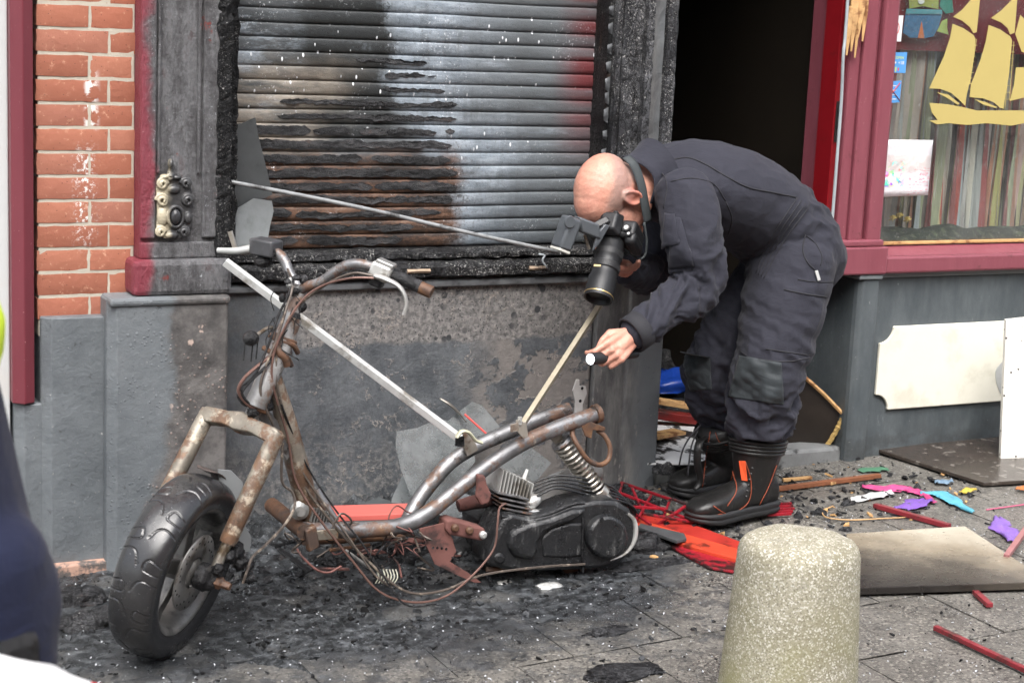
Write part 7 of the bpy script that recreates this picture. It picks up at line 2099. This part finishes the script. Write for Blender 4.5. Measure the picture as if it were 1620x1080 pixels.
def w_door(r):
    x, y = 3.1+r.gauss(0, .42), -.28+r.gauss(0, .25); return (x, y) if y < -.02 else (None, None)
MT_FLAKE = simple('ashy_flakes', (.05, .053, .057), .35, var=.9, sc=40, dirt=(.008, .008, .008), dsc=14, dth=(.46, .54), spec=.25)
scatter('charcoal_flakes', 2600, w_burn, lambda r: .002+.009*r.random()**4, MT_FLAKE, 'black charcoal flakes strewn round the scooter', 'charcoal')
scatter('charcoal_rubble', 2200, w_wall, lambda r: .006+.024*r.random()**2, MT_LUMP, 'charcoal rubble heaped along the wall foot', 'charcoal', .5)
MT_ASHSP = simple('white_foam_specks', (.48, .50, .53), .6, var=.2)
scatter('foam_specks', 6000, w_all, lambda r: .0005+.0022*r.random()**3, MT_ASHSP, 'tiny white specks of foam on the paving', 'specks', .6)
scatter('dark_grit', 1500, w_all, lambda r: .0015+.005*r.random()**3, MT_SOOTBLK, 'dark grit scattered over the paving', 'grit', .5)
scatter('door_litter', 320, w_door, lambda r: .004+.014*r.random()**2, MT_LUMP, 'charred scraps before the doorstep', 'litter', .3)
scatter('wood_chips', 60, w_door, lambda r: .004+.010*r.random()**2, MT_RAWWOOD, 'pale wood chips before the doorstep', 'wood chips', .3)
scatter('grey_slate_bits', 420, w_wall, lambda r: .010+.022*r.random()**2, simple('grey_slate', (.10, .11, .115), .35, var=.4, sc=30), 'grey slate-like flakes under the scooter', 'flakes', .12)

# ================================================================== OTHER SIDE OF THE STREET (unseen houses, added so light falls more from above)
OB = empty('added_opposite_house', (2, -13, G(2)), 'brick houses across the street, unseen, added to block low sky light', 'building')
obj('wall', M().box(-16, 20, -17, -13, -1.2, 7.2), bpy.data.materials['far_brick'], OB)
for k in range(12):
    for z in (.9, 3.9):
        w = obj('window', M().box(-15.2+3*k, -13.7+3*k, -13.0, -12.94, z, z+1.7), MT_WHITEWALL, OB)
        obj('pane', M().box(-15.1+3*k, -13.8+3*k, -12.935, -12.92, z+.1, z+1.6), simple('dark_pane', (.03, .035, .04), .08) if (k, z) == (0, .9) else bpy.data.materials['dark_pane'], w)
obj('roof', M().prism([(-17.3, 7.2), (-12.7, 7.2), (-15, 9.4)], (-16, 0, 0), (0, 1, 0), (0, 0, 1), (1, 0, 0), 36), simple('roof_tiles', (.12, .05, .035), .7), OB)

# ================================================================== CARVED ORNAMENT ON THE PILASTER
OC = at(270, 330, -.12); oy = -.118
def opx(u, v):
    q = at(u, v, -.125); return q[0], q[2]
ORN = M()
ORN.prism([(opx(u, v)[0], opx(u, v)[1]) for u, v in [(248, 300), (254, 284), (266, 280), (270, 258), (276, 280), (292, 282), (302, 296), (302, 330), (306, 350), (298, 372), (284, 378), (262, 378), (248, 366), (250, 340)]], (0, oy+.012, 0), (1, 0, 0), (0, 0, 1), (0, -1, 0), .014)
for (u, v, r, sx, sz) in [(271, 259, .008, .9, 1.6), (262, 280, .010, 1.4, .7), (280, 281, .010, 1.4, .7), (258, 343, .020, .8, 1.3), (298, 345, .012, .9, 1.4), (272, 372, .013, 1.5, .8), (276, 300, .014, 1.3, .9)]:
    x, z = opx(u, v); ORN.ell((x, oy, z), r*sx, .013, r*sz, n=16, m=8)
for (u, v, R0, tn, sg) in [(257, 291, .015, 1.7, 1), (257, 317, .017, 1.7, -1), (254, 367, .014, 1.7, 1), (295, 290, .014, 1.7, -1), (297, 317, .016, 1.7, 1), (292, 367, .014, 1.7, -1), (270, 280, .009, 1.4, 1)]:
    x, z = opx(u, v); a = np.linspace(0, 2*math.pi*tn, 40)
    ORN.tube([(x+sg*R0*(1-.78*i/39)*math.cos(t), oy-.004-.007*i/39, z+R0*(1-.78*i/39)*math.sin(t)) for i, t in enumerate(a)], [.0052-.002*i/39 for i in range(40)], 8)
bx_, bz_ = opx(278, 343)
ORN.tube([(bx_+.020*math.cos(t), oy-.008, bz_+.027*math.sin(t)) for t in np.linspace(0, 2*math.pi, 30, endpoint=False)], .0045, 8, closed=True)
orn = link('carved_ornament', remesh(ORN, .0016, 2, .5), MT_GILT, BLD)
tag(orn, 'carved cream scroll ornament, half blackened')
obj('ornament_boss', M().ell((bx_, oy-.004, bz_), .0155, .016, .022, n=22, m=12), simple('black_boss', (.03, .03, .032), .25, sc=60), orn, True)

# ================================================================== CLUTTER UNDER THE SCOOTER (belongs to the wreck)
for k in range(46):
    u_, v_ = random.uniform(430, 900), random.uniform(835, 905)
    yb = -.28-random.random()*.36
    q = at(u_, v_, yb); q[2] = max(q[2], G(q[0])+.012)
    if random.random() < .6:
        d = nrm(np.array((random.uniform(-1, 1), random.uniform(-.6, .6), random.uniform(-.25, .45))))
        L = random.uniform(.02, .07)
        sp('charred_part', M().bar(q-d*L, q+d*L, random.uniform(.006, .022), random.uniform(.003, .012)), random.choice((MT_SOOTBLK, MT_RUSTY, MT_CASE, MT_PINKRUST, MT_LUMP, MT_ALLOY)), .0015, False)
    else:
        pts = [q]
        for _ in range(5):
            pts.append(pts[-1]+np.array((random.uniform(-.05, .06), random.uniform(-.04, .03), random.uniform(-.03, .03))))
        pts = [np.array((p_[0], p_[1], max(p_[2], G(p_[0])+.01))) for p_ in pts]
        sp('burnt_wire', M().tube(pts, random.choice((.0016, .0024, .0034)), 6, smooth=5), random.choice((MT_SOOTBLK, MT_CABLE, MT_PINKRUST)))

for k, (poly, y0, dv) in enumerate([([(560, 800), (600, 786), (640, 800), (652, 822), (570, 826)], -.20, -.002), ([(868, 752), (905, 738), (930, 770), (905, 800), (872, 796)], -.24, -.0006), ([(690, 800), (724, 776), (760, 788), (768, 812), (700, 822)], -.30, -.001), ([(446, 826), (470, 806), (500, 816), (512, 836), (452, 842)], -.22, -.002)]):
    shard(poly, planey(poly, y0, 0, dv, poly[0][0], poly[0][1]), (MT_SHARD_SOOT, MT_SHARD, MT_SHARD, MT_SHARD_SOOT)[k], ('sooty glass sliver on the rubble behind the red board', 'glass piece behind the shock absorber spring', 'low glass piece on the rubble between the frame rails', 'sooty glass sliver behind the down tube foot')[k])
for k, (u, v, sx, sy, sz) in enumerate([(600, 812, .10, .06, .05), (700, 812, .10, .07, .05), (780, 806, .09, .06, .05), (480, 832, .09, .06, .045), (870, 800, .09, .06, .05), (930, 798, .08, .06, .04)]):
    lump((u, v), sx, sy, sz, 60+k*3, MT_LUMP, ('charred heap behind the left end of the red board', 'charred heap below the curved frame rail', 'charred heap behind the finned cylinder', 'charred heap behind the horn on the down tube', 'charred heap behind the intake elbow', 'charred heap below the shock absorber')[k])
